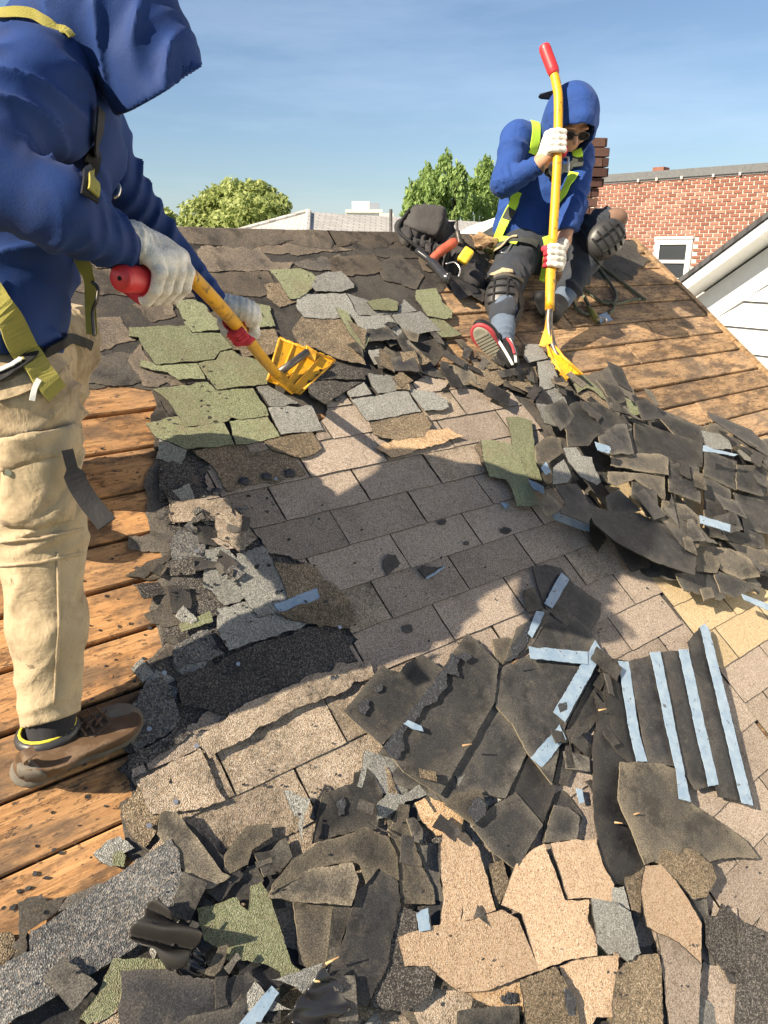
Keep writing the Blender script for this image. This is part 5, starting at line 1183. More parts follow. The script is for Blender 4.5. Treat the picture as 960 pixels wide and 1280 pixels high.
b = MB(); b.ribbon(catmull([bp(.06, 0, .125), bp(-.03, 0, .12), bp(-.035, 0, .10), bp(.0, 0, .085)], 5), [by.cross(Vector((0, 0, 1)))] * 16, .020, .002); b.build('pull_loop', M['leather'], bt)
s = SDF(.005, .02); s.cap(at(62, 890, 1.555), .050, at(66, 925, 1.565), .046); solid('sock', s, cloth('black_sock', (.025, .025, .03), 400, .6), w1, 1)
# trouser details
T_ = [trous]
pk = drape('cargo_pocket', T_, [(2, 572), (30, 565), (92, 560), (97, 600), (92, 650), (40, 662), (0, 655)], M['khaki'], w1, .004, .004, 7, puff=.010)
fl_ = drape('pocket_flap', T_, [(0, 545), (40, 538), (95, 528), (96, 568), (60, 572), (0, 590)], M['khaki'], w1, .012, .004, 7, puff=.004)
for y0 in (675, 705): drape('knee_seam', T_, [(-2, y0), (50, y0 - 4), (103, y0 - 16), (103, y0 - 12), (50, y0), (-2, y0 + 4)], M['khaki'], w1, .003, .003, 5)
drape('side_seam', T_, [(70, 690), (72, 780), (66, 880), (69, 880), (76, 780), (74, 690)], M['khaki'], w1, .002, .003, 5)
h_ = hit(T_, 11, 589)
if h_: b = MB(); b.tube([h_[0], h_[0] + h_[1] * .014], .006, 12); b.build('snap_button', M['chrome'], w1)
strap('waistband', T_, [(-5, 492), (25, 484), (60, 462), (85, 440)], .030, M['khaki'], w1, .005)
strap('belt_loop', T_, [(46, 478), (38, 500)], .009, M['wht'], w1, .012)
# harness
SH = [shirt, trous]
strap('leg_strap', SH, [(-30, 345), (0, 385), (22, 425), (45, 462), (66, 492)], .048, M['olive'], w1, .009, .002)
strap('shoulder_strap', [shirt, hood], [(-5, 22), (30, 16), (52, 20), (72, 33), (86, 50)], .016, M['olive'], w1, .008, .002)
strap('waist_belt', SH, [(-10, 478), (15, 468), (35, 455), (48, 440), (62, 432), (84, 424), (112, 432)], .020, M['blkcl'], w1, .010, .002, 8, 1.36)
strap('belly_strap', SH, [(-5, 472), (16, 466), (28, 457)], .007, M['wht'], w1, .016, .0015)
b = MB(); pts = [at(96, 310, 1.42), at(104, 330, 1.42), at(112, 352, 1.43), at(113, 380, 1.44), at(115, 418, 1.44)]
b.ribbon(catmull(pts, 5), [frame(.2, .1, -1)] * 21, [.026] * 8 + [.02] * 13, .002); b.build('hanging_strap', M['olive'], w1)
b = MB(); b.tube(catmull([at(115, 352, 1.42), at(122, 360, 1.42), at(121, 375, 1.42), at(116, 390, 1.43), at(118, 420, 1.43)], 5), .0035, 6); b.build('strap_hardware', M['steel'], w1, True)
b = MB(); b.ribbon(catmull([at(84, 562, 1.36), at(95, 600, 1.37), at(112, 628, 1.37), at(134, 655, 1.36)], 5), [frame(.3, .2, -1)] * 16, [.02] * 4 + [.036] * 12, .002); b.build('loose_strap', M['blkcl'], w1)
strap('chest_strap', [shirt], [(118, 135), (114, 180), (110, 215), (106, 250)], .030, M['blkcl'], w1, .010, .002, 8, 1.45)
strap('chest_webbing', [shirt], [(112, 215), (108, 245)], .02, M['olive'], w1, .014, .002, 8, 1.40)
b = MB(); b.tube([at(118, 190, 1.40), at(114, 230, 1.41), at(111, 262, 1.42)], .006, 8); b.build('strap_hardware', M['steel'], w1, True)
b = MB(); b.tube(catmull([at(140, 225, 1.55), at(149, 232, 1.55), at(148, 243, 1.55), at(142, 247, 1.55)], 6), .0035, 8); b.build('ring', M['chrome'], w1, True)
# shovel of the bending worker
sv1 = empty('shovel', at(352, 474, 2.55), 'yellow shingle shovel held low by the bending worker, red grip toward the camera', 'shovel', 'yellow roofing shovels')
path1 = [at(205, 345, 1.395), at(226, 338, 1.44), at(250, 357, 1.52), at(300, 412, 1.86), at(330, 450, 2.20), at(350, 472, 2.50)]
grip1 = [at(149, 348, 1.30), at(160, 348, 1.32), at(190, 350, 1.37), at(212, 345, 1.41)]
shovel_tube(sv1, path1, grip1, .0160, .0245)
b = MB(); e0 = at(149.5, 348, 1.2995); b.tube([e0, e0 - (grip1[1] - grip1[0]).normalized() * .0012], .004, 10); b.build('grip_hole', M['under'], sv1)
g1a = (grip1[3] - grip1[0]).normalized()
gl1 = fist(at(196, 347, 1.385), g1a, frame(.25, .85, -.35), at(166, 303, 1.33), .0225, M['glove'], w1, flip=1, scale=1.12, wr=.037, thumb_side=-1)
ax2 = (path1[4] - path1[3]).normalized()
gl2 = fist(at(296, 408, 1.85), ax2, frame(.2, .75, .6), at(274, 381, 1.83), .0160, M['glove'], w1, flip=-1, scale=1.06, wr=.031, thumb_side=1)
# blade
def Q_(x, y, h): u, v, t = onroof(x, y, h); return RW(u, v, h)
c1, c2, c3, c4 = Q_(349, 424, .055), Q_(418, 451, .030), Q_(374, 493, .018), Q_(334, 476, .040)
bn = (c2 - c1).cross(c3 - c1).normalized(); bn = bn if bn.dot(N) > 0 else -bn
teeth = []
for i in range(7): a_ = c1 + (c2 - c1) * (i / 7); e_ = c1 + (c2 - c1) * ((i + .6) / 7); o_ = (c1 - c4).normalized() * .012; teeth += [a_ + o_, e_ + o_, e_]
blade = plate('blade', [c4, c1] + teeth + [c2, c3], .0035, M['yellow'], sv1, bn)
for a_, e_ in ((c1, c4), (c2, c3), (c1, c2)): b = MB(); b.tube([a_ + bn * .003, e_ + bn * .003], .0045, 8); b.build('blade_rim', M['yelworn'], blade, True)
for f0 in (.25, .5, .75):
    b = MB(); b.tube([c1 + (c2 - c1) * f0 + bn * .003, c4 + (c3 - c4) * (f0 * .8 + .1) + bn * .003], .0035, 6); b.build('blade_rib', M['yelworn'], blade, True)
b = MB(); b.tube([at(346, 468, 2.44), at(384, 440, 2.52)], .0125, 12); b.build('brace_rod', M['steel'], sv1, True)
plate('brace_plate', [Q_(338, 472, .05), Q_(352, 466, .065), Q_(372, 488, .035), Q_(366, 492, .02)], .012, M['yelworn'], sv1, bn)
plate('brace_plate', [Q_(383, 432, .06), Q_(395, 440, .055), Q_(393, 452, .045), Q_(384, 446, .06)], .008, M['yelworn'], sv1, bn)

# ================================================================ worker sitting by the ridge
w2 = empty('person', RW(*onroof(655, 335)[:2]), 'worker in blue hooded shirt sitting near the ridge in lime harness and knee pads', 'person')
def tor2(s, g=0.0, fold=True):
    f = (lambda *a: a) if fold else (lambda *a: None)
    s.cap(at(690, 205, 3.64), .135 + g, at(668, 290, 3.72), .13 + g, fold=f(.012, .09, (5, 4, 3)))
    s.cap(at(650, 175, 3.56), .085 + g, at(722, 192, 3.66), .076 + g, k=.06)
    s.cap(at(655, 215, 3.64), .09 + g, at(640, 285, 3.68), .09 + g, fold=f(.010, .08, (3, 5, 9)), k=.06)
    s.cap(at(645, 172, 3.54), .072 + g, at(630, 228, 3.44), .060 + g, fold=f(.010, .06, (3, 5, 5)), k=.03)
    s.cap(at(630, 230, 3.44), .062 + g, at(670, 208, 3.36), .043 + g, fold=f(.008, .045, (5, 3, 3)), k=.02)
    s.cap(at(725, 197, 3.64), .068 + g, at(717, 258, 3.50), .058 + g, fold=f(.010, .06, (3, 5, 5)), k=.03)
    s.cap(at(717, 258, 3.50), .060 + g, at(704, 300, 3.40), .048 + g, fold=f(.010, .045, (5, 3, 3)), k=.02)
s = SDF(.010, .04); tor2(s); s.cap(at(665, 285, 3.72), .135, at(660, 310, 3.72), .13, fold=(.012, .05, (9, 2, 2)))
s.cut(at(660, 318, 3.7), frame(.1, -1, 0)); shirt2 = solid('shirt', s, M['blue2'], w2, 1)
# head and body
hd2 = at(714, 153, 3.46); fa = frame(.10, -.80, -.50); fu = frame(.1, .6, -.8); fu = (fu - fa * fu.dot(fa)).normalized(); fr_ = fa.cross(fu)
s = SDF(.005, .02)
s.ell(hd2 - fa * .01, (fa, fr_, fu), (.092, .075, .108)); s.ell(hd2 + fa * .045 - fu * .065, (fa, fr_, fu), (.045, .045, .045), k=.03)
s.cap(hd2 + fa * .088 + fu * .005, .010, hd2 + fa * .108 - fu * .028, .014, k=.012)
for q in (-1, 1):
    s.ell(hd2 + fa * .062 + fr_ * (q * .036) - fu * .028, (fa, fr_, fu), (.03, .025, .022), k=.02); s.ell(hd2 + fr_ * (q * .078) - fu * .01, (fa, fr_, fu), (.02, .008, .03), k=.008)
    s.ell(hd2 + fa * .075 + fr_ * (q * .032) + fu * .022, (fa, fr_, fu), (.018, .028, .008), k=.01)
s.cap(hd2 + fa * .082 - fr_ * .02 - fu * .052, .007, hd2 + fa * .082 + fr_ * .02 - fu * .052, .007, k=.006)
s.cap(hd2 - fu * .06 - fa * .03, .055, at(692, 195, 3.62), .065)
s.cap(at(690, 205, 3.64), .115, at(668, 300, 3.72), .115); s.cap(at(650, 178, 3.58), .06, at(718, 197, 3.68), .055)
s.chain([at(645, 175, 3.54), at(630, 230, 3.44), at(672, 207, 3.36), at(688, 192, 3.33)], [.052, .042, .036, .03]); s.chain([at(722, 200, 3.66), at(716, 258, 3.52), at(704, 300, 3.41), at(700, 314, 3.38)], [.046, .038, .034, .03])
s.chain([at(655, 308, 3.68), at(632, 350, 3.45), at(629, 412, 3.22)], [.085, .055, .030]); s.chain([at(685, 312, 3.70), at(758, 284, 3.60), at(705, 372, 3.55)], [.085, .062, .042])
solid('body', s, M['skin'], w2, 1)
# hood
s = SDF(.006, .03)
s.ell(hd2 - fa * .02 + fu * .01, (fa, fr_, fu), (.135, .124, .155)); s.cap(hd2 - fu * .03, .112, hd2 - fu * .10 - fa * .02, .105, k=.04, fold=(.010, .05, (9, 5, 3)))
s.cap(hd2 - fu * .08 - fa * .04, .10, at(700, 190, 3.62), .10, k=.05, fold=(.010, .05, (9, 5, 3)))
s.cap(hd2 + fa * .02 + fu * .06, .088, hd2 + fa * .085 + fu * .055, .070, k=.03)
def hol2(D, X, Y, Z):
    px, py, pz = X - hd2.x, Y - hd2.y, Z - hd2.z; a = px * fa.x + py * fa.y + pz * fa.z; r_ = px * fr_.x + py * fr_.y + pz * fr_.z; u_ = px * fu.x + py * fu.y + pz * fu.z
    k0 = np.sqrt((a / .34) ** 2 + (r_ / .088) ** 2 + ((u_ + .015) / .105) ** 2); D = np.maximum(D, -(k0 - 1) * .08)
    D = np.maximum(D, np.where(a > 0, a - (.130 + .55 * np.clip(u_, -.06, .06)), -1)); return D
s.post = hol2; hood2 = solid('hood', s, M['blue2'], w2, 1)
b = MB()
for q in (-1, 1):
    c_ = hd2 + fa * .100 + fr_ * (q * .034) - fu * .004; b.tube([c_ + (fr_ * math.cos(t) * .027 + fu * math.sin(t) * .019) for t in [i * math.pi / 8 for i in range(17)]], .0025, 6)
    b.tube([hd2 + fa * .10 + fr_ * (q * .061), hd2 + fa * .0 + fr_ * (q * .082)], .0025, 6)
b.tube([hd2 + fa * .104 - fr_ * .008, hd2 + fa * .104 + fr_ * .008], .0025, 6); b.build('glasses', M['blkrub'], w2, True)
gm, _, g_b = newmat('dark_lens', .1, .6); g_b.inputs['Base Color'].default_value = (.01, .01, .012, 1)
for q in (-1, 1):
    b = MB(); c_ = hd2 + fa * .0995 + fr_ * (q * .034) - fu * .004; b.tube([c_, c_ + fa * .002], [.021, .021], 14); b.build('lens', gm, w2)
plate('cap_visor', [at(697, 112, 3.50), at(690, 114, 3.47), at(675, 118, 3.44), at(673, 121, 3.43), at(676, 123, 3.44), at(697, 125, 3.50)], .006, M['blkcl'], w2, frame(.1, 1, -.5))
# trousers, pads, shoes
s = SDF(.009, .035)
s.cap(at(655, 312, 3.70), .125, at(672, 316, 3.72), .12); s.cap(at(650, 316, 3.66), .105, at(632, 352, 3.44), .080, fold=(.012, .06, (3, 3, 9)))
s.cap(at(632, 352, 3.44), .080, at(629, 398, 3.24), .062, fold=(.010, .05, (3, 3, 9)))
s.cap(at(688, 314, 3.70), .105, at(756, 284, 3.60), .086, fold=(.012, .06, (5, 3, 3))); s.cap(at(756, 284, 3.60), .082, at(712, 360, 3.56), .062, fold=(.012, .05, (5, 3, 3)))
trous2 = solid('trousers', s, M['jean'], w2, 1)
s = SDF(.007, .02); s.cap(at(630, 385, 3.28), .060, at(628, 428, 3.15), .047, fold=(.005, .03, (9, 3, 3))); solid('sock', s, M['sock'], w2, 1)
s = SDF(.007, .02); s.cap(at(712, 360, 3.56), .052, at(698, 382, 3.54), .045); solid('sock', s, M['sock'], w2, 1)
def kneepad(c, nrm, upd, wv, hv, nm):
    nn = Vector(nrm).normalized(); u_ = Vector(upd); u_ = (u_ - nn * u_.dot(nn)).normalized(); r_ = u_.cross(nn)
    s = SDF(.0055, .01); s.ell(c, (r_, u_, nn), (wv, hv, .055)); s.post = lambda D, X, Y, Z: np.maximum(D, -((X - c.x) * nn.x + (Y - c.y) * nn.y + (Z - c.z) * nn.z) - .005)
    o = solid(nm, s, M['blkrub'], w2, 1)
    for i in range(5):
        f = -.66 + .33 * i; b = MB(); ww = math.sqrt(max(0, 1 - f * f))
        b.tube([c + u_ * (f * hv) + r_ * (t * ww * wv * .96) + nn * (.055 * math.sqrt(max(0, 1 - f * f - (t * ww) ** 2 * .9)) + .003) for t in [k / 5 for k in range(-4, 5)]], .0055, 6); b.build('pad_rib', M['blkcl'], o, True)
    for t in (-.38, .38):
        b = MB(); b.tube([c + u_ * (f * hv * .8) + r_ * (t * wv) + nn * (.055 * math.sqrt(max(0, 1 - (f * .8) ** 2 - t * t)) + .003) for f in [k / 5 for k in range(-4, 5)]], .0055, 6); b.build('pad_rib', M['blkcl'], o, True)
    return o
kneepad(at(627, 374, 3.30), frame(-.25, .25, -1), frame(.1, 1, .3), .076, .115, 'knee_pad')
kneepad(at(757, 299, 3.50), frame(.25, -.25, -1), frame(-.75, -.6, 0), .085, .105, 'knee_pad')
s = SDF(.006, .015); s.ell(at(768, 274, 3.56), (RT, UPV, FW), (.062, .05, .06)); solid('knee_patch', s, plain('worn_brown_patch', (.17, .10, .07), .85, bump=(50, .4, .004)), w2, 1)
strap('pad_strap', [trous2], [(728, 270), (722, 290), (735, 315), (752, 330)], .035, M['blkcl'], w2, .01)
strap('pad_strap', [trous2], [(608, 352), (630, 345), (652, 352)], .02, M['bkb'], w2, .01)
strap('pad_strap', [trous2], [(640, 355), (650, 380), (640, 408)], .03, M['blkcl'], w2, .01)
drape('torn_thigh_edge', [trous2], [(613, 345), (628, 336), (640, 338), (641, 343), (628, 342), (614, 350)], M['khaki'], w2, .012, .004, 3)
def shoe2(Hp, Tp, upn, sole_mat, nm='shoe', rim=True):
    x = (Tp - Hp); Lb = x.length; x.normalize(); z = Vector(upn); z = (z - x * z.dot(x)).normalized(); y = z.cross(x); p = lambda a, b, c: Hp + x * (a * Lb) + y * b + z * c
    s = SDF(.005, .02); s.ell(p(.2, 0, .045), (x, y, z), (.055, .038, .045)); s.cap(p(.3, 0, .06), .037, p(.7, 0, .045), .034); s.ell(p(.76, 0, .036), (x, y, z), (.07, .046, .034)); s.cap(p(.22, 0, .06), .038, p(.2, 0, .10), .04); s.cut(p(0, 0, .015), -z)
    o = solid(nm, s, M['blkcl'], w2, 1)
    s = SDF(.004, .01)
    for a, r_ in ((.14, .034), (.35, .033), (.55, .037), (.75, .047), (.86, .042)): s.ell(p(a, 0, .008), (x, y, z), (.052, r_ + .006, .016), k=.01)
    s.cut(p(0, 0, 0), -z); s.cut(p(0, 0, .020), z); so = solid('sole', s, M['redsole'], o, 1)
    s = SDF(.004, .01)
    for a, r_ in ((.16, .028), (.35, .027), (.55, .031), (.75, .040), (.84, .036)): s.ell(p(a, 0, .003), (x, y, z), (.045, r_ * .93, .010), k=.01)
    s.cut(p(0, 0, -.004), -z); tr = solid('tread', s, M['tread'], o, 1)
    for k_ in range(9):
        a = .1 + .092 * k_; b = MB(); wd = .026 + .012 * math.sin(a * 3); b.box(p(a, 0, -.0045), x * .004, y * wd, z * .0025); b.build('tread_lug', M['tread'], tr)
    return o, p
M['redsole'] = plain('red_sole_edge', (.36, .045, .055), .6); M['tread'] = plain('pale_grey_tread', (.26, .25, .20), .8, bump=(60, .4, .003))
shoe2(at(624, 450, 3.12), at(598, 414, 3.06), frame(.55, .35, .75), None)
o_, p_ = shoe2(at(625, 438, 3.16), at(644, 453, 3.00), frame(.3, .9, -.1), None) if False else (None, None)
s = SDF(.005, .02); s.chain([at(628, 430, 3.15), at(634, 442, 3.10), at(640, 452, 3.05)], [.046, .04, .03]); o_ = solid('shoe', s, M['blkcl'], w2, 1)
b = MB(); b.tube(catmull([at(622, 424, 3.09), at(632, 440, 3.03), at(641, 456, 3.0)], 5), .006, 6); b.tube(catmull([at(637, 424, 3.09), at(643, 438, 3.03), at(645, 453, 3.0)], 5), .006, 6); b.build('sole_edge', M['wht'], o_, True)
b = MB(); b.tube(catmull([at(634, 423, 3.08), at(640, 432, 3.04), at(643, 442, 3.0)], 5), .006, 6); b.build('red_trim', M['redsole'], o_, True)
s = SDF(.006, .02); s.chain([at(698, 380, 3.54), at(690, 392, 3.50), at(684, 384, 3.44), at(676, 372, 3.42)], [.05, .042, .040, .034]); o_ = solid('shoe', s, M['blkcl'], w2, 1)
# harness
SB = [shirt2, trous2, hood2]
def lime(pts, w_, mat='lime', off=.012, nm='harness_strap'): return strap(nm, SB, pts, w_, M[mat], w2, off, .002)
lime([(668, 152), (668, 172), (664, 192)], .045); lime([(648, 241), (644, 250), (641, 258), (630, 282)], .045); lime([(641, 262), (634, 276)], .047, 'limetri', .015)
lime([(630, 282), (620, 305), (611, 330)], .042); lime([(622, 300), (634, 302), (646, 306)], .032); lime([(722, 190), (722, 205)], .045); lime([(718, 218), (708, 240), (700, 255)], .045)
lime([(720, 200), (722, 212)], .05, 'limetri', .016)
lime([(676, 212), (692, 216), (706, 210), (724, 206)], .035, 'limetri', .016, 'chest_strap'); lime([(686, 208), (696, 222)], .022, 'blkcl', .02, 'chest_strap')
lime([(680, 212), (690, 222)], .03, 'wht' if False else 'limetri', .018)
b = MB(); b.tube([at(703, 196, 3.40), at(711, 197, 3.40), at(710, 215, 3.40), at(702, 214, 3.40), at(703, 196, 3.40)], .006, 8); b.build('buckle', M['chrome'], w2, True)
lime([(682, 298), (680, 325), (677, 355)], .032, 'lime', .02, 'hanging_strap')
lime([(618, 315), (630, 308), (646, 303), (670, 306)], .035, 'limetri', .016, 'waist_belt'); lime([(617, 318), (628, 314), (640, 303), (646, 301)], .014, 'khaki', .024, 'waist_belt')
b = MB(); b.tube(catmull([at(640, 304, 3.50), at(634, 315, 3.47), at(626, 316, 3.47)], 5), .005, 6); b.build('buckle', M['chrome'], w2, True)
# shovel held upright
sv2 = empty('shovel', RW(*onroof(708, 468)[:2]), 'yellow shingle shovel held upright by the seated worker, red grip against the sky', 'shovel', 'yellow roofing shovels')
path2 = [at(692, 90, 3.30), at(696, 108, 3.30), at(698, 128, 3.30), at(697, 190, 3.31), at(694, 250, 3.32), at(690, 320, 3.32), at(687, 385, 3.30)]
grip2 = [at(680, 57, 3.30), at(683, 66, 3.30), at(689, 82, 3.30), at(693, 93, 3.30)]
shovel_tube(sv2, path2, grip2, .0200, .0265)
b = MB(); b.tube(catmull([at(687, 385, 3.30), at(686, 405, 3.29), at(689, 425, 3.27), at(697, 445, 3.24), at(709, 464, 3.21)], 8), .0165, 14); b.build('bent_neck', M['steel'], sv2, True)
b = MB(); b.tube(catmull([at(690, 300, 3.32), at(688, 340, 3.315), at(687, 388, 3.30)], 4), .0204, 14); b.build('worn_shaft_end', M['yelworn'], sv2, True)
fist(at(696.5, 179, 3.31), (path2[3] - path2[2]).normalized(), frame(-.75, -.35, .35), at(676, 203, 3.345), .020, M['glove'], w2, flip=-1, scale=1.12, wr=.032, thumb_side=1)
s = SDF(.005, .01); s.cap(at(672, 206, 3.35), .036, at(679, 200, 3.34), .033); solid('wrist', s, M['skin'], w2, 1)
fist(at(690, 322, 3.32), (path2[5] - path2[4]).normalized(), frame(.6, .3, .5), at(703, 306, 3.38), .0205, M['glove'], w2, flip=1, scale=1.12, wr=.030, thumb_side=-1)
pn = frame(.55, .6, -.55)
plate('brace_plate', [at(684, 388, 3.29), at(681, 410, 3.28), at(674, 432, 3.26), at(680, 434, 3.25), at(690, 428, 3.25), at(689, 405, 3.28)], .006, M['yelworn'], sv2, frame(.2, .1, -1))
teeth = [at(692, 448, 3.21), at(689, 452, 3.21), at(697, 455, 3.20), at(694, 460, 3.19), at(702, 463, 3.18), at(700, 468, 3.17), at(708, 470, 3.17), at(708, 476, 3.15)]
blade2 = plate('blade', [at(684, 430, 3.27), at(690, 428, 3.27), at(704, 446, 3.22), at(716, 458, 3.20), at(728, 468, 3.18), at(714, 468, 3.18)] + teeth[::-1] + [at(686, 444, 3.23)], .008, M['yellow'], sv2, pn)
b = MB(); b.tube([at(690, 428, 3.26), at(704, 446, 3.21), at(728, 468, 3.17)], .006, 8); b.build('blade_rim', M['yelworn'], blade2, True)
b = MB(); b.tube([at(684, 432, 3.25), at(692, 452, 3.20), at(708, 474, 3.15)], .006, 8); b.build('blade_rim', M['yelworn'], blade2, True)
# ================================================================ tool bag, rope, small things by the ridge
bagm = cloth('black_bag_canvas', (.035, .034, .036), 500, .5, ((.12, .10, .08), 9, .5), (.6, .012), .75)
bag = empty('tool_bag', RW(*onroof(545, 335)[:2]), 'bulging black canvas tool bag slumped on the ridge beside the seated worker', 'bag')
def ax3(rotdeg, tilt=0):
    r = math.radians(rotdeg); a = RT * math.cos(r) + UPV * math.sin(r); b = -RT * math.sin(r) + UPV * math.cos(r); return (a, b, FW)
s = SDF(.0075, .03)
s.box(at(534, 283, 3.42), ax3(-4), (.082, .072, .085), .03); s.cap(at(505, 285, 3.40), .045, at(512, 305, 3.38), .05, fold=(.016, .05, (9, 5, 3)))
s.cap(at(512, 305, 3.40), .06, at(560, 335, 3.38), .065, fold=(.018, .05, (9, 5, 3))); s.cap(at(553, 290, 3.44), .06, at(575, 335, 3.42), .07, fold=(.016, .05, (5, 5, 3)))
s.cap(at(575, 340, 3.40), .055, at(592, 352, 3.38), .05); body_ = solid('bag_body', s, bagm, bag, 1)
BG = [body_]
drape('flap', BG, [(512, 262), (530, 257), (556, 260), (552, 280), (545, 296), (524, 290), (505, 282)], cloth('grey_black_flap', (.055, .052, .052), 400, .5, None, (.6, .01), .7), bag, .010, .006, 4)
drape('pocket', BG, [(517, 300), (540, 303), (538, 318), (528, 322), (518, 312)], bagm, bag, .014, .006, 4, puff=.01)
drape('side_panel', BG, [(497, 288), (512, 285), (516, 300), (508, 312), (500, 302)], bagm, bag, .012, .004, 4)
b = MB(); b.tube(catmull([at(512, 262, 3.36), at(498, 285, 3.34), at(510, 300, 3.31), at(535, 318, 3.30)], 6), .008, 8); b.build('handle', M['blkcl'], bag, True)
def thing_tube(name, label, cat, pts, r, mat, n=10): b = MB(); b.tube(catmull(pts, 6), r, n); return tag(b.build(name, mat, None, True), label, cat)
thing_tube('hand_tool', 'red brown handle of a hand tool lying on the black tool bag', 'tool', [at(538, 326, 3.26), at(550, 315, 3.27), at(570, 301, 3.30)], [.018] * 6 + [.021] * 6 + [.015], plain('red_brown_handle', (.42, .09, .05), .5))
thing_tube('pry_tool', 'glossy black curved tool under the tool bag pointing down the roof', 'tool', [at(521, 313, 3.26), at(540, 328, 3.22), at(556, 346, 3.17), at(562, 348, 3.16)], [.014] * 6 + [.02] * 6 + [.024] * 7, plain('glossy_black_tool', (.03, .03, .033), .18, .6))
t_ = SDF(.005, .01); t_.box(at(582, 320, 3.26), ax3(-35), (.024, .034, .02), .008); tag(solid('tape_measure', t_, plain('yellow_black_plastic', (.72, .48, .04), .4), None, 1), 'small yellow tape measure sticking out of the black tool bag', 'tape measure')
thing_tube('wire_loop', 'thin bright wire loop on the lower pocket of the tool bag', 'wire', [at(557, 330, 3.24), at(568, 328, 3.24), at(575, 336, 3.23), at(573, 346, 3.22)], .0035, M['chrome'], 6)
thing_tube('pliers', 'rusty steel pliers standing upright out of the tool bag', 'pliers', [at(571, 276, 3.4), at(572, 290, 3.38), at(575, 305, 3.36)], [.006] * 6 + [.012] * 7, M['steel'])
for i, (pp, h, lab) in enumerate([([(552, 348), (575, 340), (600, 345), (612, 358), (600, 372), (585, 362), (572, 368), (560, 358)], .02, 'black felt flap hanging out below the tool bag'), ([(560, 352), (590, 350), (608, 362), (604, 376), (590, 368), (575, 374)], .03, 'second black felt flap lying lower beneath the tool bag')]):
    scrap('bkd', lab, pp, h, cat='felt scrap', name='felt_scrap', warp=.006)
crumple('crumpled_paper', 'crumpled tan brown paper on the ridge beside the seated worker', 600, 306, 36, 22, .02, 12, M['woodtrim'], .2, .03)
# rope
ropem = cloth('braided_grey_green_rope', (.12, .125, .09), 260, 1.0, ((.06, .06, .05), 30, .5))
rope = empty('rope', RW(*onroof(745, 370)[:2]), 'grey green rope lying in loose loops on the bare boards behind the shovel', 'rope')
Zp = lambda x, y, h: P(560 + x / 4, 240 + y / 4, h)
for i, pts in enumerate([[(612, 400, .012), (650, 465, .012), (690, 545, .013), (735, 612, .012)], [(725, 345, .03), (755, 380, .012), (800, 440, .012), (840, 510, .011), (830, 552, .013), (770, 550, .011), (700, 500, .011), (670, 480, .011)],
        [(740, 350, .02), (800, 395, .012), (870, 450, .011), (960, 520, .011), (990, 540, .011)], [(640, 495, .011), (625, 530, .011), (640, 580, .011), (690, 612, .011), (720, 610, .011)], [(780, 540, .012), (840, 560, .022), (900, 545, .011), (960, 535, .011)], [(830, 560, .011), (825, 590, .012), (805, 605, .014)]]):
    q = catmull([Zp(*p) for p in pts], 10)
    for w_ in (0, 1, 2):                                    # three strands twisted together
        L_ = 0; T2 = []
        for k_, c_ in enumerate(q):
            t = (q[min(k_ + 1, len(q) - 1)] - q[max(k_ - 1, 0)]).normalized(); a = (N - t * N.dot(t)).normalized(); bb = t.cross(a)
            if k_: L_ += (q[k_] - q[k_ - 1]).length
            ph = L_ * 120 + w_ * 2.094; T2.append(c_ + (a * math.cos(ph) + bb * math.sin(ph)) * .0042)
        b = MB(); b.tube(T2, .0048, 6); b.build('strand', ropem, rope, True)
b = MB(); b.tube([Zp(728, 335, .035), Zp(745, 352, .028), Zp(762, 368, .022)], [.013, .014, .010], 10); b.build('wrapped_end', M['olive'], rope, True)
b = MB(); b.tube([Zp(700, 575, .014), Zp(722, 605, .02), Zp(745, 640, .02)], [.009, .015, .016], 10); b.build('wrapped_end', M['olive'], rope, True)
an = empty('roof_anchor', Zp(785, 630, .0), 'small bright steel anchor plate at the end of the rope', 'anchor')
b = MB(); b.add([Zp(745, 620, .012), Zp(795, 600, .012), Zp(825, 640, .012), Zp(765, 662, .012), Zp(745, 620, .004), Zp(795, 600, .004), Zp(825, 640, .004), Zp(765, 662, .004)], [(0, 1, 2, 3), (7, 6, 5, 4), (0, 4, 5, 1), (1, 5, 6, 2), (2, 6, 7, 3), (3, 7, 4, 0)]); b.build('plate', M['chrome'], an)
b = MB(); b.tube(catmull([Zp(740, 640, .02), Zp(765, 625, .045), Zp(790, 640, .045), Zp(772, 655, .02)], 6), .006, 8); b.build('ring', M['chrome'], an, True)

# ================================================================ beyond the roof
GZ = -8.0
def grass():
    m, nt_, b = newmat('dry_grass_and_yards', .95, .1); k = NT(nt_); co = k.coord(jitter=False)
    c = k.ramp(k.noise(co, .06, 6, .6), [(.35, (.06, .09, .03)), (.5, (.10, .12, .05)), (.62, (.16, .15, .13)), (.75, (.09, .09, .09))]); k.l(c, b.inputs['Base Color']); return m
g_ = mesh('ground', [(-1500, -1500, GZ), (1500, -1500, GZ), (1500, 1500, GZ), (-1500, 1500, GZ)], [(0, 1, 2, 3)], grass()); tag(link('ground', g_), kind='structure')
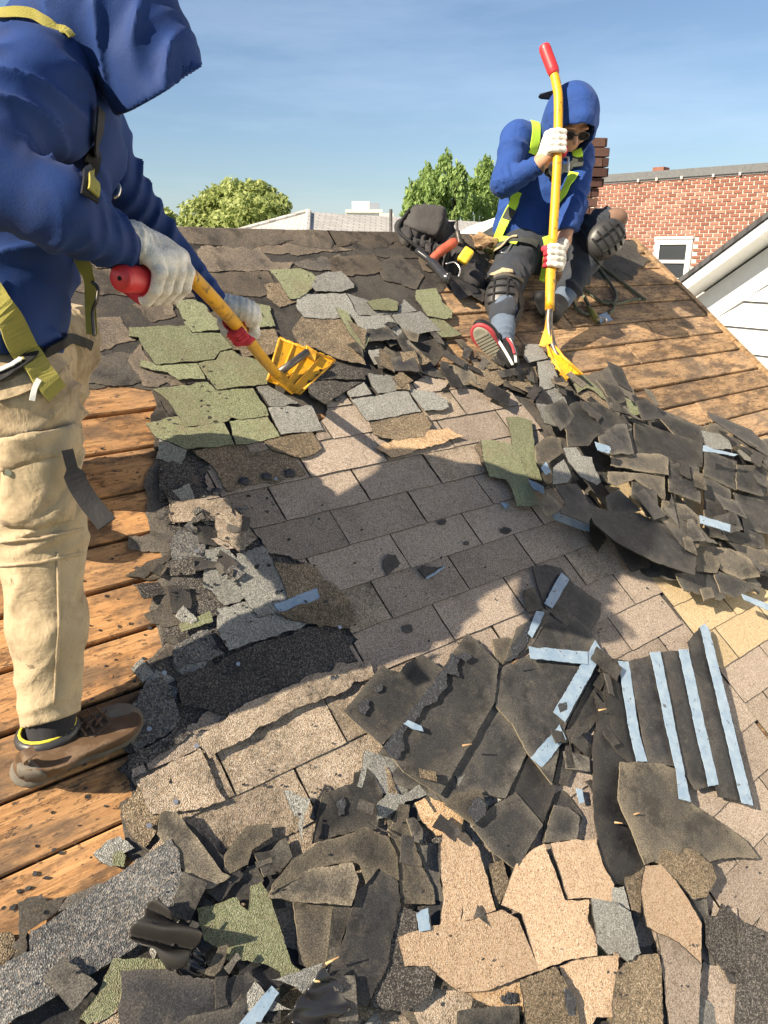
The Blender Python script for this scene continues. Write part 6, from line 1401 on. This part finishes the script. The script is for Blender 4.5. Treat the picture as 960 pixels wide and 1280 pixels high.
# ---- trees
def leafmat(name, a, b_):
    m, nt_, b = newmat(name, .6, .3); k = NT(nt_); at_ = k.n('Attribute', attribute_name='tone'); c = k.ramp(at_.outputs['Fac'], [(0, a), (1, b_)]); k.l(c, b.inputs['Base Color'])
    b.inputs['Subsurface Weight'].default_value = 0; tr = k.n('BsdfTranslucent'); k.l(c, tr.inputs['Color']); ms = k.n('MixShader'); ms.inputs[0].default_value = .5
    k.l(b.outputs[0], ms.inputs[1]); k.l(tr.outputs[0], ms.inputs[2]); k.l(ms.outputs[0], nt_.nodes['Material Output'].inputs['Surface']); return m
bark = plain('grey_brown_bark', (.12, .09, .07), .9, .1, bump=(8, .8, .05))
def tree(label, base, lobes, nleaf, ls, lm, seed, trunk=.3, up=0):
    R = np.random.RandomState(seed); root = empty('tree', base, label, 'tree', 'trees beyond the ridge'); base = Vector(base)
    cs = [Vector(c) for c, r in lobes]; mid = sum(cs, Vector()) / len(cs)
    b = MB(); fork = Vector((mid.x, mid.y, base.z + (mid.z - base.z) * .55)); b.tube([base, base.lerp(fork, .5) + Vector((.1, 0, 0)), fork], [trunk, trunk * .75, trunk * .6], 10)
    tk = b.build('trunk', bark, root, True)
    for c, r in lobes[:14]:
        c = Vector(c); b = MB(); m_ = fork.lerp(c, .5) + Vector((0, 0, r[2] * .15)); b.tube(catmull([fork - Vector((0, 0, .3)), m_, c], 4), [trunk * .4 * (1 - i / 9.5) for i in range(9)], 6); b.build('limb', bark, tk, True)
    vol = np.array([r[0] * r[1] * r[2] for c, r in lobes]) ** .67; cnt = (nleaf * vol / vol.sum()).astype(int)
    VS = []; TN = []
    for (c, r), n in zip(lobes, cnt):
        d = R.normal(size=(n, 3)); d /= np.linalg.norm(d, axis=1)[:, None]; rad = R.uniform(.30, 1, n) ** .45
        bump = 1 + .16 * np.sin(d[:, 0] * 7 + seed) * np.sin(d[:, 1] * 8 + 2) + .12 * np.sin(d[:, 2] * 11 + d[:, 0] * 5)
        pos = np.array(tuple(c)) + d * (rad * bump)[:, None] * np.array(r)
        keep = (np.sin(pos[:, 0] * 2.9 + 1) * np.sin(pos[:, 1] * 3.1) * np.sin(pos[:, 2] * 3.3 + seed)) < .52
        pos = pos[keep]; d = d[keep]; m = len(pos)
        n1 = R.normal(size=(m, 3)) + d * .8 + np.array([0, 0, .5]); n1 /= np.linalg.norm(n1, axis=1)[:, None]; t1 = np.cross(n1, R.normal(size=(m, 3))); t1 /= np.linalg.norm(t1, axis=1)[:, None]; t2 = np.cross(n1, t1)
        if up: t1 = t1 * .6 + np.array([0, 0, up]) * R.uniform(.3, 1, (m, 1))
        s_ = R.uniform(.6, 1.25, (m, 1)) * ls
        VS.append(np.stack([pos + t1 * s_, pos + t2 * s_ * .55, pos - t1 * s_, pos - t2 * s_ * .55], 1)); TN.append(R.uniform(0, 1, m))
    V_ = np.concatenate(VS).reshape(-1, 3); T_2 = np.repeat(np.concatenate(TN), 4); n = len(V_) // 4; c0 = V_.mean(0)
    me = bpy.data.meshes.new('crown'); me.vertices.add(n * 4); me.vertices.foreach_set('co', (V_ - c0).astype(np.float32).ravel()); me.loops.add(n * 4); me.loops.foreach_set('vertex_index', np.arange(n * 4, dtype=np.int32))
    me.polygons.add(n); me.polygons.foreach_set('loop_start', np.arange(n, dtype=np.int32) * 4); me.polygons.foreach_set('loop_total', np.full(n, 4, np.int32)); me.update(calc_edges=True); me.materials.append(lm)
    a = me.attributes.new('tone', 'FLOAT', 'POINT'); a.data.foreach_set('value', T_2.astype(np.float32)); link('crown', me, Matrix.Translation(V3(c0)), root)
lf1 = leafmat('yellow_green_leaves', (.24, .30, .09), (.48, .53, .21)); lf2 = leafmat('fresh_green_leaves', (.18, .28, .08), (.38, .50, .18))
def lobes_px(L_, t, sz): return [(at(x, y, t + dz), (r * t / F, r * t / F * 1.0, r2 * t / F)) for x, y, r, r2, dz in L_]
lb = lobes_px([(250, 272, 26, 24, 0), (275, 262, 30, 26, 2), (300, 250, 34, 26, 0), (330, 255, 30, 22, 1), (345, 262, 20, 20, -1), (315, 268, 40, 26, -2), (240, 285, 18, 18, 0), (285, 243, 20, 16, 1), (322, 240, 22, 14, 0), (265, 250, 18, 14, 0), (290, 290, 60, 30, 1)], 45, 1)
c_ = at(292, 300, 45); tree('broad round pale green tree beyond the ridge left of the grey hip roof', (c_.x, c_.y, GZ), lb, 15000, .17, lf1, 3, .45)
lb = lobes_px([(205, 275, 16, 16, 0), (200, 290, 22, 20, 0)], 50, 1); c_ = at(203, 300, 50); tree('small piece of green tree showing beyond the bending workers far sleeve', (c_.x, c_.y, GZ), lb, 2500, .18, lf1, 4, .3)
lb = lobes_px([(555, 225, 12, 28, 0), (545, 245, 20, 30, 0), (530, 240, 12, 24, 1), (518, 250, 12, 22, 0), (568, 245, 16, 32, 0), (575, 225, 9, 20, 0), (540, 275, 34, 34, 1), (515, 270, 14, 22, 0), (560, 205, 5, 16, 0), (535, 222, 6, 18, 0)], 28, 1)
c_ = at(548, 300, 28); tree('spiky fresh green tree directly behind the tool bag', (c_.x, c_.y, GZ), lb, 15000, .10, lf2, 5, .3, .9)
lb = lobes_px([(605, 228, 14, 26, 0), (618, 240, 18, 32, 1), (590, 245, 12, 24, 0), (600, 262, 26, 34, 0), (640, 250, 26, 34, 1), (609, 212, 7, 16, 0), (660, 270, 26, 30, 0)], 30, 1)
c_ = at(612, 300, 30); tree('spiky fresh green tree right behind the seated workers shoulder', (c_.x, c_.y, GZ), lb, 12000, .10, lf2, 6, .3, .9)
# ---- grey hip roofed house
def roofsh(name, c, sc_=9):
    m, nt_, b = newmat(name, .9, .15); k = NT(nt_); co = k.coord(jitter=False); br = k.n('TexBrick'); br.inputs['Scale'].default_value = sc_; br.inputs['Color1'].default_value = (*c, 1); br.inputs['Color2'].default_value = (*[x * .8 for x in c], 1); br.inputs['Mortar'].default_value = (*[x * .55 for x in c], 1)
    br.inputs['Mortar Size'].default_value = .03; k.l(co, br.inputs['Vector']); cc = k.mix(k.ramp(k.noise(co, 2, 5), [(.3, 0), (.8, .35)]), br.outputs[0], tuple(x * .6 for x in c)); k.l(cc, b.inputs['Base Color']); return m
grs = roofsh('grey_roof_shingles', (.47, .46, .44), 2.4); offw = plain('off_white_wall', (.62, .60, .56), .8, .2)
R1 = at(386, 265, 14); R2 = ray(500, 271.5); R2 = R2 * (R1.z / R2.z); e = (R2 - R1); e.z = 0; e.normalize(); pq = Vector((e.y, -e.x, 0))
if pq.dot(RT) < 0 and pq.y > 0: pq = -pq
hh = empty('house', (R1.x, R1.y, GZ), 'neighbouring house with a low grey hip roof beyond the ridge', 'house')
rn = 3.4; dz_ = Vector((0, 0, -1.5)); E1 = R1 - e * rn + pq * rn + dz_; E2 = R1 - e * rn * 1.35 - pq * rn + dz_; R2 = R1 + e * 7; E3 = R2 + e * rn + pq * rn + dz_; E4 = R2 + e * rn - pq * rn + dz_
b = MB(); b.add([R1, R2, E1, E2, E3, E4], [(0, 2, 4, 1), (0, 1, 5, 3), (0, 3, 2), (1, 4, 5), (2, 3, 5, 4)]); rf_ = b.build('roof', grs, hh)
b = MB(); b.tube([R1 + Vector((0, 0, .01)), E1], .05, 6); b.build('hip_cap', grs, rf_); b = MB(); b.tube([R1 + Vector((0, 0, .01)), E2], .05, 6); b.build('hip_cap', grs, rf_)
vp_ = R1.lerp(R2, .42).lerp(E1, .25); b = MB(); b.tube([vp_, vp_ + Vector((0, 0, .45))], .03, 8); b.build('vent_pipe', M['steel'], rf_)
q1, q2, q3, q4 = [x.lerp(R1.lerp(R2, .5), .06) for x in (E1, E2, E4, E3)]
b = MB(); vs = [Vector((q.x, q.y, E1.z - .02)) for q in (q1, q2, q3, q4)] + [Vector((q.x, q.y, GZ)) for q in (q1, q2, q3, q4)]; b.add(vs, [(0, 1, 2, 3), (7, 6, 5, 4), (0, 4, 5, 1), (1, 5, 6, 2), (2, 6, 7, 3), (3, 7, 4, 0)]); b.build('wall', offw, hh)
# ---- far flat roofed block with a roof hut
def blockb(label, x0, x1, y, t, depth, mat, extra=None):
    a_, c_ = at(x0, y, t), at(x1, y, t); r = empty('building', ((a_.x + c_.x) / 2, a_.y, GZ), label, 'building')
    fw_ = Vector((0, 1, 0)) * depth; b = MB(); z = a_.z; vs = [Vector((p.x, p.y, zz)) for zz in (GZ, z) for p in (a_, c_, c_ + fw_, a_ + fw_)]
    b.add(vs, [(3, 2, 1, 0), (4, 5, 6, 7), (0, 1, 5, 4), (1, 2, 6, 5), (2, 3, 7, 6), (3, 0, 4, 7)]); b.build('wall', mat, r)
    b = MB(); vs2 = [Vector((p.x, p.y, zz)) for zz in (z, z + .35) for p in (a_ - fw_ * .02, c_ - fw_ * .02, c_ + fw_, a_ + fw_)]; b.add(vs2, [(3, 2, 1, 0), (4, 5, 6, 7), (0, 1, 5, 4), (1, 2, 6, 5), (2, 3, 7, 6), (3, 0, 4, 7)]); b.build('parapet', offw, r); return r, a_, c_, z
r, a_, c_, z = blockb('far white flat roofed block with a grey roof hut beyond the hip roof', 432, 478, 266, 90, 20, plain('white_block_wall', (.72, .72, .72), .8))
for x0, x1, h, mt in ((440, 462, 1.0, offw), (463, 474, .8, plain('grey_hut', (.25, .28, .32), .7))):
    p0, p1 = at(x0, 266, 92), at(x1, 266, 92); b = MB(); cc = (p0 + p1) / 2 + Vector((0, 1, h / 2 + .3)); b.box(cc, ((p1.x - p0.x) / 2, 0, 0), (0, 1.2, 0), (0, 0, h / 2)); b.build('roof_hut', mt, r)
blockb('far low grey building at the foot of the far block', 474, 492, 271, 80, 12, plain('grey_far_wall', (.40, .42, .44), .8))
# ---- bricks
def brickmat(name, a, b_, c2):
    m, nt_, b = newmat(name, .88, .2); k = NT(nt_); oi = k.n('ObjectInfo'); c = k.ramp(oi.outputs['Random'], [(0, a), (.5, b_), (1, c2)]); co = k.coord()
    c = k.mix(k.ramp(k.noise(co, 30, 5, .65), [(.35, 0), (.75, .5)]), c, tuple(x * .65 for x in b_)); k.l(c, b.inputs['Base Color']); k.bump(k.noise(co, 60, 4), .5, .004, b); return m
redb = brickmat('red_brick', (.19, .08, .055), (.27, .12, .085), (.36, .19, .14)); redb2 = plain('red_brick_far', (.27, .125, .09), .88, .2, var=.25, vs=3)
mort = plain('pale_mortar', (.66, .58, .50), .95, .1, bump=(40, .3, .004)); darkb = brickmat('dark_brown_brick', (.05, .028, .024), (.085, .045, .038), (.13, .075, .06))
bb = empty('brick_building', (6, 17, GZ), 'red brick building with a dark flat parapet cap and a small white sash window', 'building')
T0 = 15.0; Pm = at(850, 222, T0); dv = ray(-600, 321); dv.z = 0; dv.normalize(); wn = Vector((dv.y, -dv.x, 0)); wn = wn if wn.y < 0 else -wn
ztop = Pm.z
def wallx(x):                                              # distance along the wall (toward its far end) seen at picture column x
    d = ray(x, 321); k_ = Pm.dot(wn) / d.dot(wn); return (d * k_ - Pm).dot(dv)
s0, s1 = wallx(1020), wallx(735)
def WP(s, z, off=0): return Vector((Pm.x, Pm.y, 0)) + dv * s + wn * off + Vector((0, 0, z))
def wz(x, y): d = ray(x, y); k_ = Pm.dot(wn) / d.dot(wn); return (d * k_).z
def wallbox(name, sa, sb, za, zb2, o0, o1, mat, par): b = MB(); b.box((WP(sa, za, o0) + WP(sb, zb2, o1)) / 2, dv * ((sb - sa) / 2), wn * ((o1 - o0) / 2), Vector((0, 0, (zb2 - za) / 2))); return b.build(name, mat, par)
wallb = wallbox('wall', s0, s1 + 1, GZ, ztop, -9, 0, mort, bb)
wl, wr = wallx(862), wallx(820); zt, zb2 = wz(841, 299), wz(841, 352)
bp_, bh, bw = .182, .070, .160; near_b = []; far_b = MB(); base_mesh = None; nrow = int((ztop - GZ) / bh); todo = []
for i in range(nrow):
    z = ztop - (i + .5) * bh
    if z < wz(850, 420): break
    off = (i % 2) * bp_ / 2; n = int((s1 - s0) / bp_)
    for j in range(n):
        s_ = s0 + off + (j + .5) * bp_; x, y = pxof(WP(s_, z)); hidden = (x > 862 and y > 352 - (x - 850) * .74 + 4) or (y > 300 + max(0, (x - 790)) * 1.0 + 8) or (wl - .07 < s_ < wr + .07 and zb2 - .04 < z < zt + .04)
        if not hidden and x < 985 and x > 715: todo.append((WP(s_, z).length, s_, z))
todo.sort(); R = random.Random(4)
for i, (d_, s_, z) in enumerate(todo):
    dd = R.uniform(-.003, .002); c_ = WP(s_, z, .006 + dd)
    if i < 300:
        if base_mesh is None: b = MB(); b.box((0, 0, 0), dv * (bw / 2), wn * .012, Vector((0, 0, .026))); base_mesh = mesh('brick', b.v, b.f, redb)
        link('brick', base_mesh, Matrix.Translation(c_), bb)
    else: far_b.box(c_, dv * (bw / 2), wn * .012, Vector((0, 0, .026)))
o = far_b.build('brickwork', redb2, bb); tag(o, kind='stuff')
wallbox('parapet_cap', s0, s1 + 1, ztop + .003, ztop + .15, -.5, .07, plain('dark_grey_cap', (.12, .125, .13), .6), bb)
wallbox('parapet_board', s0, s1 + 1, ztop - .03, ztop + .001, -.1, .035, plain('pale_grey_edge', (.4, .38, .36), .7), bb)
sc_ = wallx(793); wallbox('chimney_stub', sc_ - .12, sc_ + .12, ztop + .152, ztop + .30, -1.0, -.7, redb2, bb)
for xx in (790, 812, 842, 880, 912): wallbox('cap_clip', wallx(xx) - .02, wallx(xx) + .02, ztop - .035, ztop + .02, .036, .075, mort, bb)
whp = plain('white_paint', (.78, .78, .76), .5, .4, var=.04); gls, _, gg = newmat('dark_window_glass', .08, .7); gg.inputs['Base Color'].default_value = (.035, .04, .045, 1)
wf = wallbox('window', wl, wr, zb2, zt, .0025, .012, gls, bb)
for sa, sb, za, zz in ((wl - .035, wl + .07, zb2, zt), (wr - .07, wr + .035, zb2, zt), (wl + .07, wr - .07, zt - .10, zt), (wl + .07, wr - .07, zb2, zb2 + .07), (wl + .07, wr - .07, (zt + zb2) / 2 - .05, (zt + zb2) / 2 + .01)): wallbox('frame', sa, sb, za, zz, -.02, .045, whp, wf)
wallbox('window_head', wl - .05, wr + .05, zt + .003, zt + .05, -.02, .07, whp, wf)
# ---- chimney behind the seated worker
chm = []; cx_ = Vector((math.cos(math.radians(8)), math.sin(math.radians(8)), 0)); cy_ = Vector((-cx_.y, cx_.x, 0)); ctop = at(763, 171, 5.9); z = ctop.z
cw = .56; cen = lambda zz: Vector((ctop.x, ctop.y, 0)) - cx_ * (cw / 2) + cy_ * .28 + Vector((0, 0, zz))
b = MB(); b.box(cen((z - 4.6) / 2 + z / 2 - .0), cx_ * (cw / 2 - .085), cy_ * .20, Vector((0, 0, 2.3 - .006))); ch = b.build('chimney', mort, house)
R = random.Random(8); bm_ = None
for i in range(20):
    zz = z - .036 - i * .073; hw = cw / 2 - (.0 if i in (1, 2, 3) else .02 if i < 5 else .045 if i < 8 else .065); hd_ = .27 - (cw / 2 - hw)
    for side in range(4):
        a_, n_, ha_, hn = ((cx_, -cy_, hw, hd_), (cy_, cx_, hd_, hw), (-cx_, cy_, hw, hd_), (-cy_, -cx_, hd_, hw))[side]
        if i > 14 and side > 1: continue
        x = -ha_ + (.0 if i % 2 else -.104)
        while x < ha_ - .02:
            x0 = max(x, -ha_); x1 = min(x + .198, ha_ - .105)
            if side % 2 == 0: x1 = min(x + .198, ha_)
            if x1 - x0 > .03: b = MB(); b.box(cen(zz) + a_ * ((x0 + x1) / 2) + n_ * (hn - .04 + R.uniform(-.004, .004)), a_ * ((x1 - x0) / 2), n_ * .05, Vector((0, 0, .031))); b.build('brick', darkb, ch)
            x += .209
# ---- white clapboard house at the right
wd = ray(-58, 314); wd.z = 0; wd.normalize(); wd = -wd; wn2 = Vector((-wd.y, wd.x, 0)); Pw = at(912, 342, 6.0); wn2 = wn2 if wn2.dot(Pw) < 0 else -wn2
def HP(x, y, off=0): d = ray(x, y); k_ = (Pw + wn2 * off).dot(wn2) / d.dot(wn2); return d * k_
def hs(p): return (p - Pw).dot(wd), p.z
wh = empty('clapboard_house', (Pw.x + 2, Pw.y, GZ), 'white clapboard house with a steep gable at the right picture edge', 'house')
A1 = HP(850, 355, .28); A2 = HP(960, 273, .28); run = (A2 - A1); slope = run.z / math.hypot(run.x, run.y); sA, zA = hs(A1)
def rk(s_, d=0): return zA + slope * (s_ - sA) - d         # height of the rake line
def WQ(s_, z_, off=0): return Vector((Pw.x, Pw.y, 0)) + wd * s_ + wn2 * off + Vector((0, 0, z_))
ex = .198; white = plain('white_clapboard', (.80, .80, .79), .5, .35, var=.03, vs=6)
sPeak = sA + 4.2; zi = [HP(912, y).z for y in (342.2,)][0]; k0 = -int((zi - GZ) / ex)
zline = [zi + ex * k_ for k_ in range(k0, 18)]; drop = .37
sbk = lambda z_: sA + (z_ + drop - zA) / slope                # where the rake underside meets height z
for z_ in zline:
    zt_ = z_ + ex - .014
    sl0, sl1 = max(sA - .25, sbk(z_)), max(sA - .25, sbk(zt_))
    if sl0 > sPeak - .3: break
    r0, r1 = 2 * sPeak - sl0, 2 * sPeak - sl1
    b = MB(); f = [WQ(sl0, z_, .034), WQ(r0, z_, .034), WQ(max(r1, sl1 + .01), zt_ - .0, .006), WQ(sl1, zt_ - .0, .006)]; bk = [q - wn2 * .045 for q in f]
    b.add(f + bk, [(0, 1, 2, 3), (7, 6, 5, 4), (0, 4, 5, 1), (1, 5, 6, 2), (2, 6, 7, 3), (3, 7, 4, 0)]); b.build('clapboard', white, wh)
def rakepiece(name, d0, d1, o0, o1, mat, s_a=None, s_b=None):
    s_a = sA - .12 if s_a is None else s_a
    for sg in (0, 1):
        b = MB(); vs = []
        for o_ in (o0, o1):
            for ss, dd in ((s_a, d0), (sPeak, d0), (sPeak, d1), (s_a, d1)): s2 = ss if sg == 0 else 2 * sPeak - ss; vs.append(WQ(s2, rk(ss, dd), o_))
        b.add(vs, [(0, 1, 2, 3), (7, 6, 5, 4), (0, 4, 5, 1), (1, 5, 6, 2), (2, 6, 7, 3), (3, 7, 4, 0)]); b.build(name, mat, wh)
rakepiece('rake_fascia', .0, .085, .25, .28, whp); rakepiece('soffit', .060, .083, .03, .249, whp); rakepiece('frieze_board', .10, drop + .02, .0, .035, whp)
rakepiece('roof', -.045, -.004, -9, .30, roofsh('dark_roof_shingles', (.10, .10, .105), 3))
b = MB(); vs = [WQ(sA - .2, GZ, -.02), WQ(2 * sPeak - sA + .2, GZ, -.02), WQ(2 * sPeak - sA + .2, rk(sA, .4), -.02), WQ(sPeak, rk(sPeak, .4), -.02), WQ(sA - .2, rk(sA, .4), -.02)]; vs += [q - wn2 * 8.8 for q in vs]
b.add(vs, [(0, 1, 2, 3, 4), (9, 8, 7, 6, 5), (0, 5, 6, 1), (1, 6, 7, 2), (2, 7, 8, 3), (3, 8, 9, 4), (4, 9, 5, 0)]); b.build('wall', white, wh)
# ---- white gabled roof edge glimpsed behind the seated worker
a_, c_ = at(584, 302, 11), at(622, 280, 11); sh = empty('house', (a_.x, a_.y, GZ), 'small white gable with a pale roof edge glimpsed left of the seated worker', 'house')
b = MB(); dd = (c_ - a_); p2 = c_ + Vector((dd.x, dd.y, -dd.z)); V0 = [a_, c_, p2, Vector((p2.x, p2.y, GZ)), Vector((a_.x, a_.y, GZ))]; V1 = [q + Vector((0, 4, 0)) for q in V0]
b.add(V0 + V1, [(0, 1, 2, 3, 4), (9, 8, 7, 6, 5), (0, 5, 6, 1), (1, 6, 7, 2), (2, 7, 8, 3), (3, 8, 9, 4), (4, 9, 5, 0)]); b.build('wall', white, sh)
for q0, q1 in ((a_, c_), (c_, p2)):
    b = MB(); up_ = Vector((0, 0, .10)); f = [q0 - Vector((0, .2, 0)) + up_, q1 - Vector((0, .2, 0)) + up_, q1 + Vector((0, 4, 0)) + up_, q0 + Vector((0, 4, 0)) + up_]; b.add(f + [q - up_ * .9 for q in f], [(0, 1, 2, 3), (7, 6, 5, 4), (0, 4, 5, 1), (1, 5, 6, 2), (2, 6, 7, 3), (3, 7, 4, 0)]); b.build('roof', whp, sh)
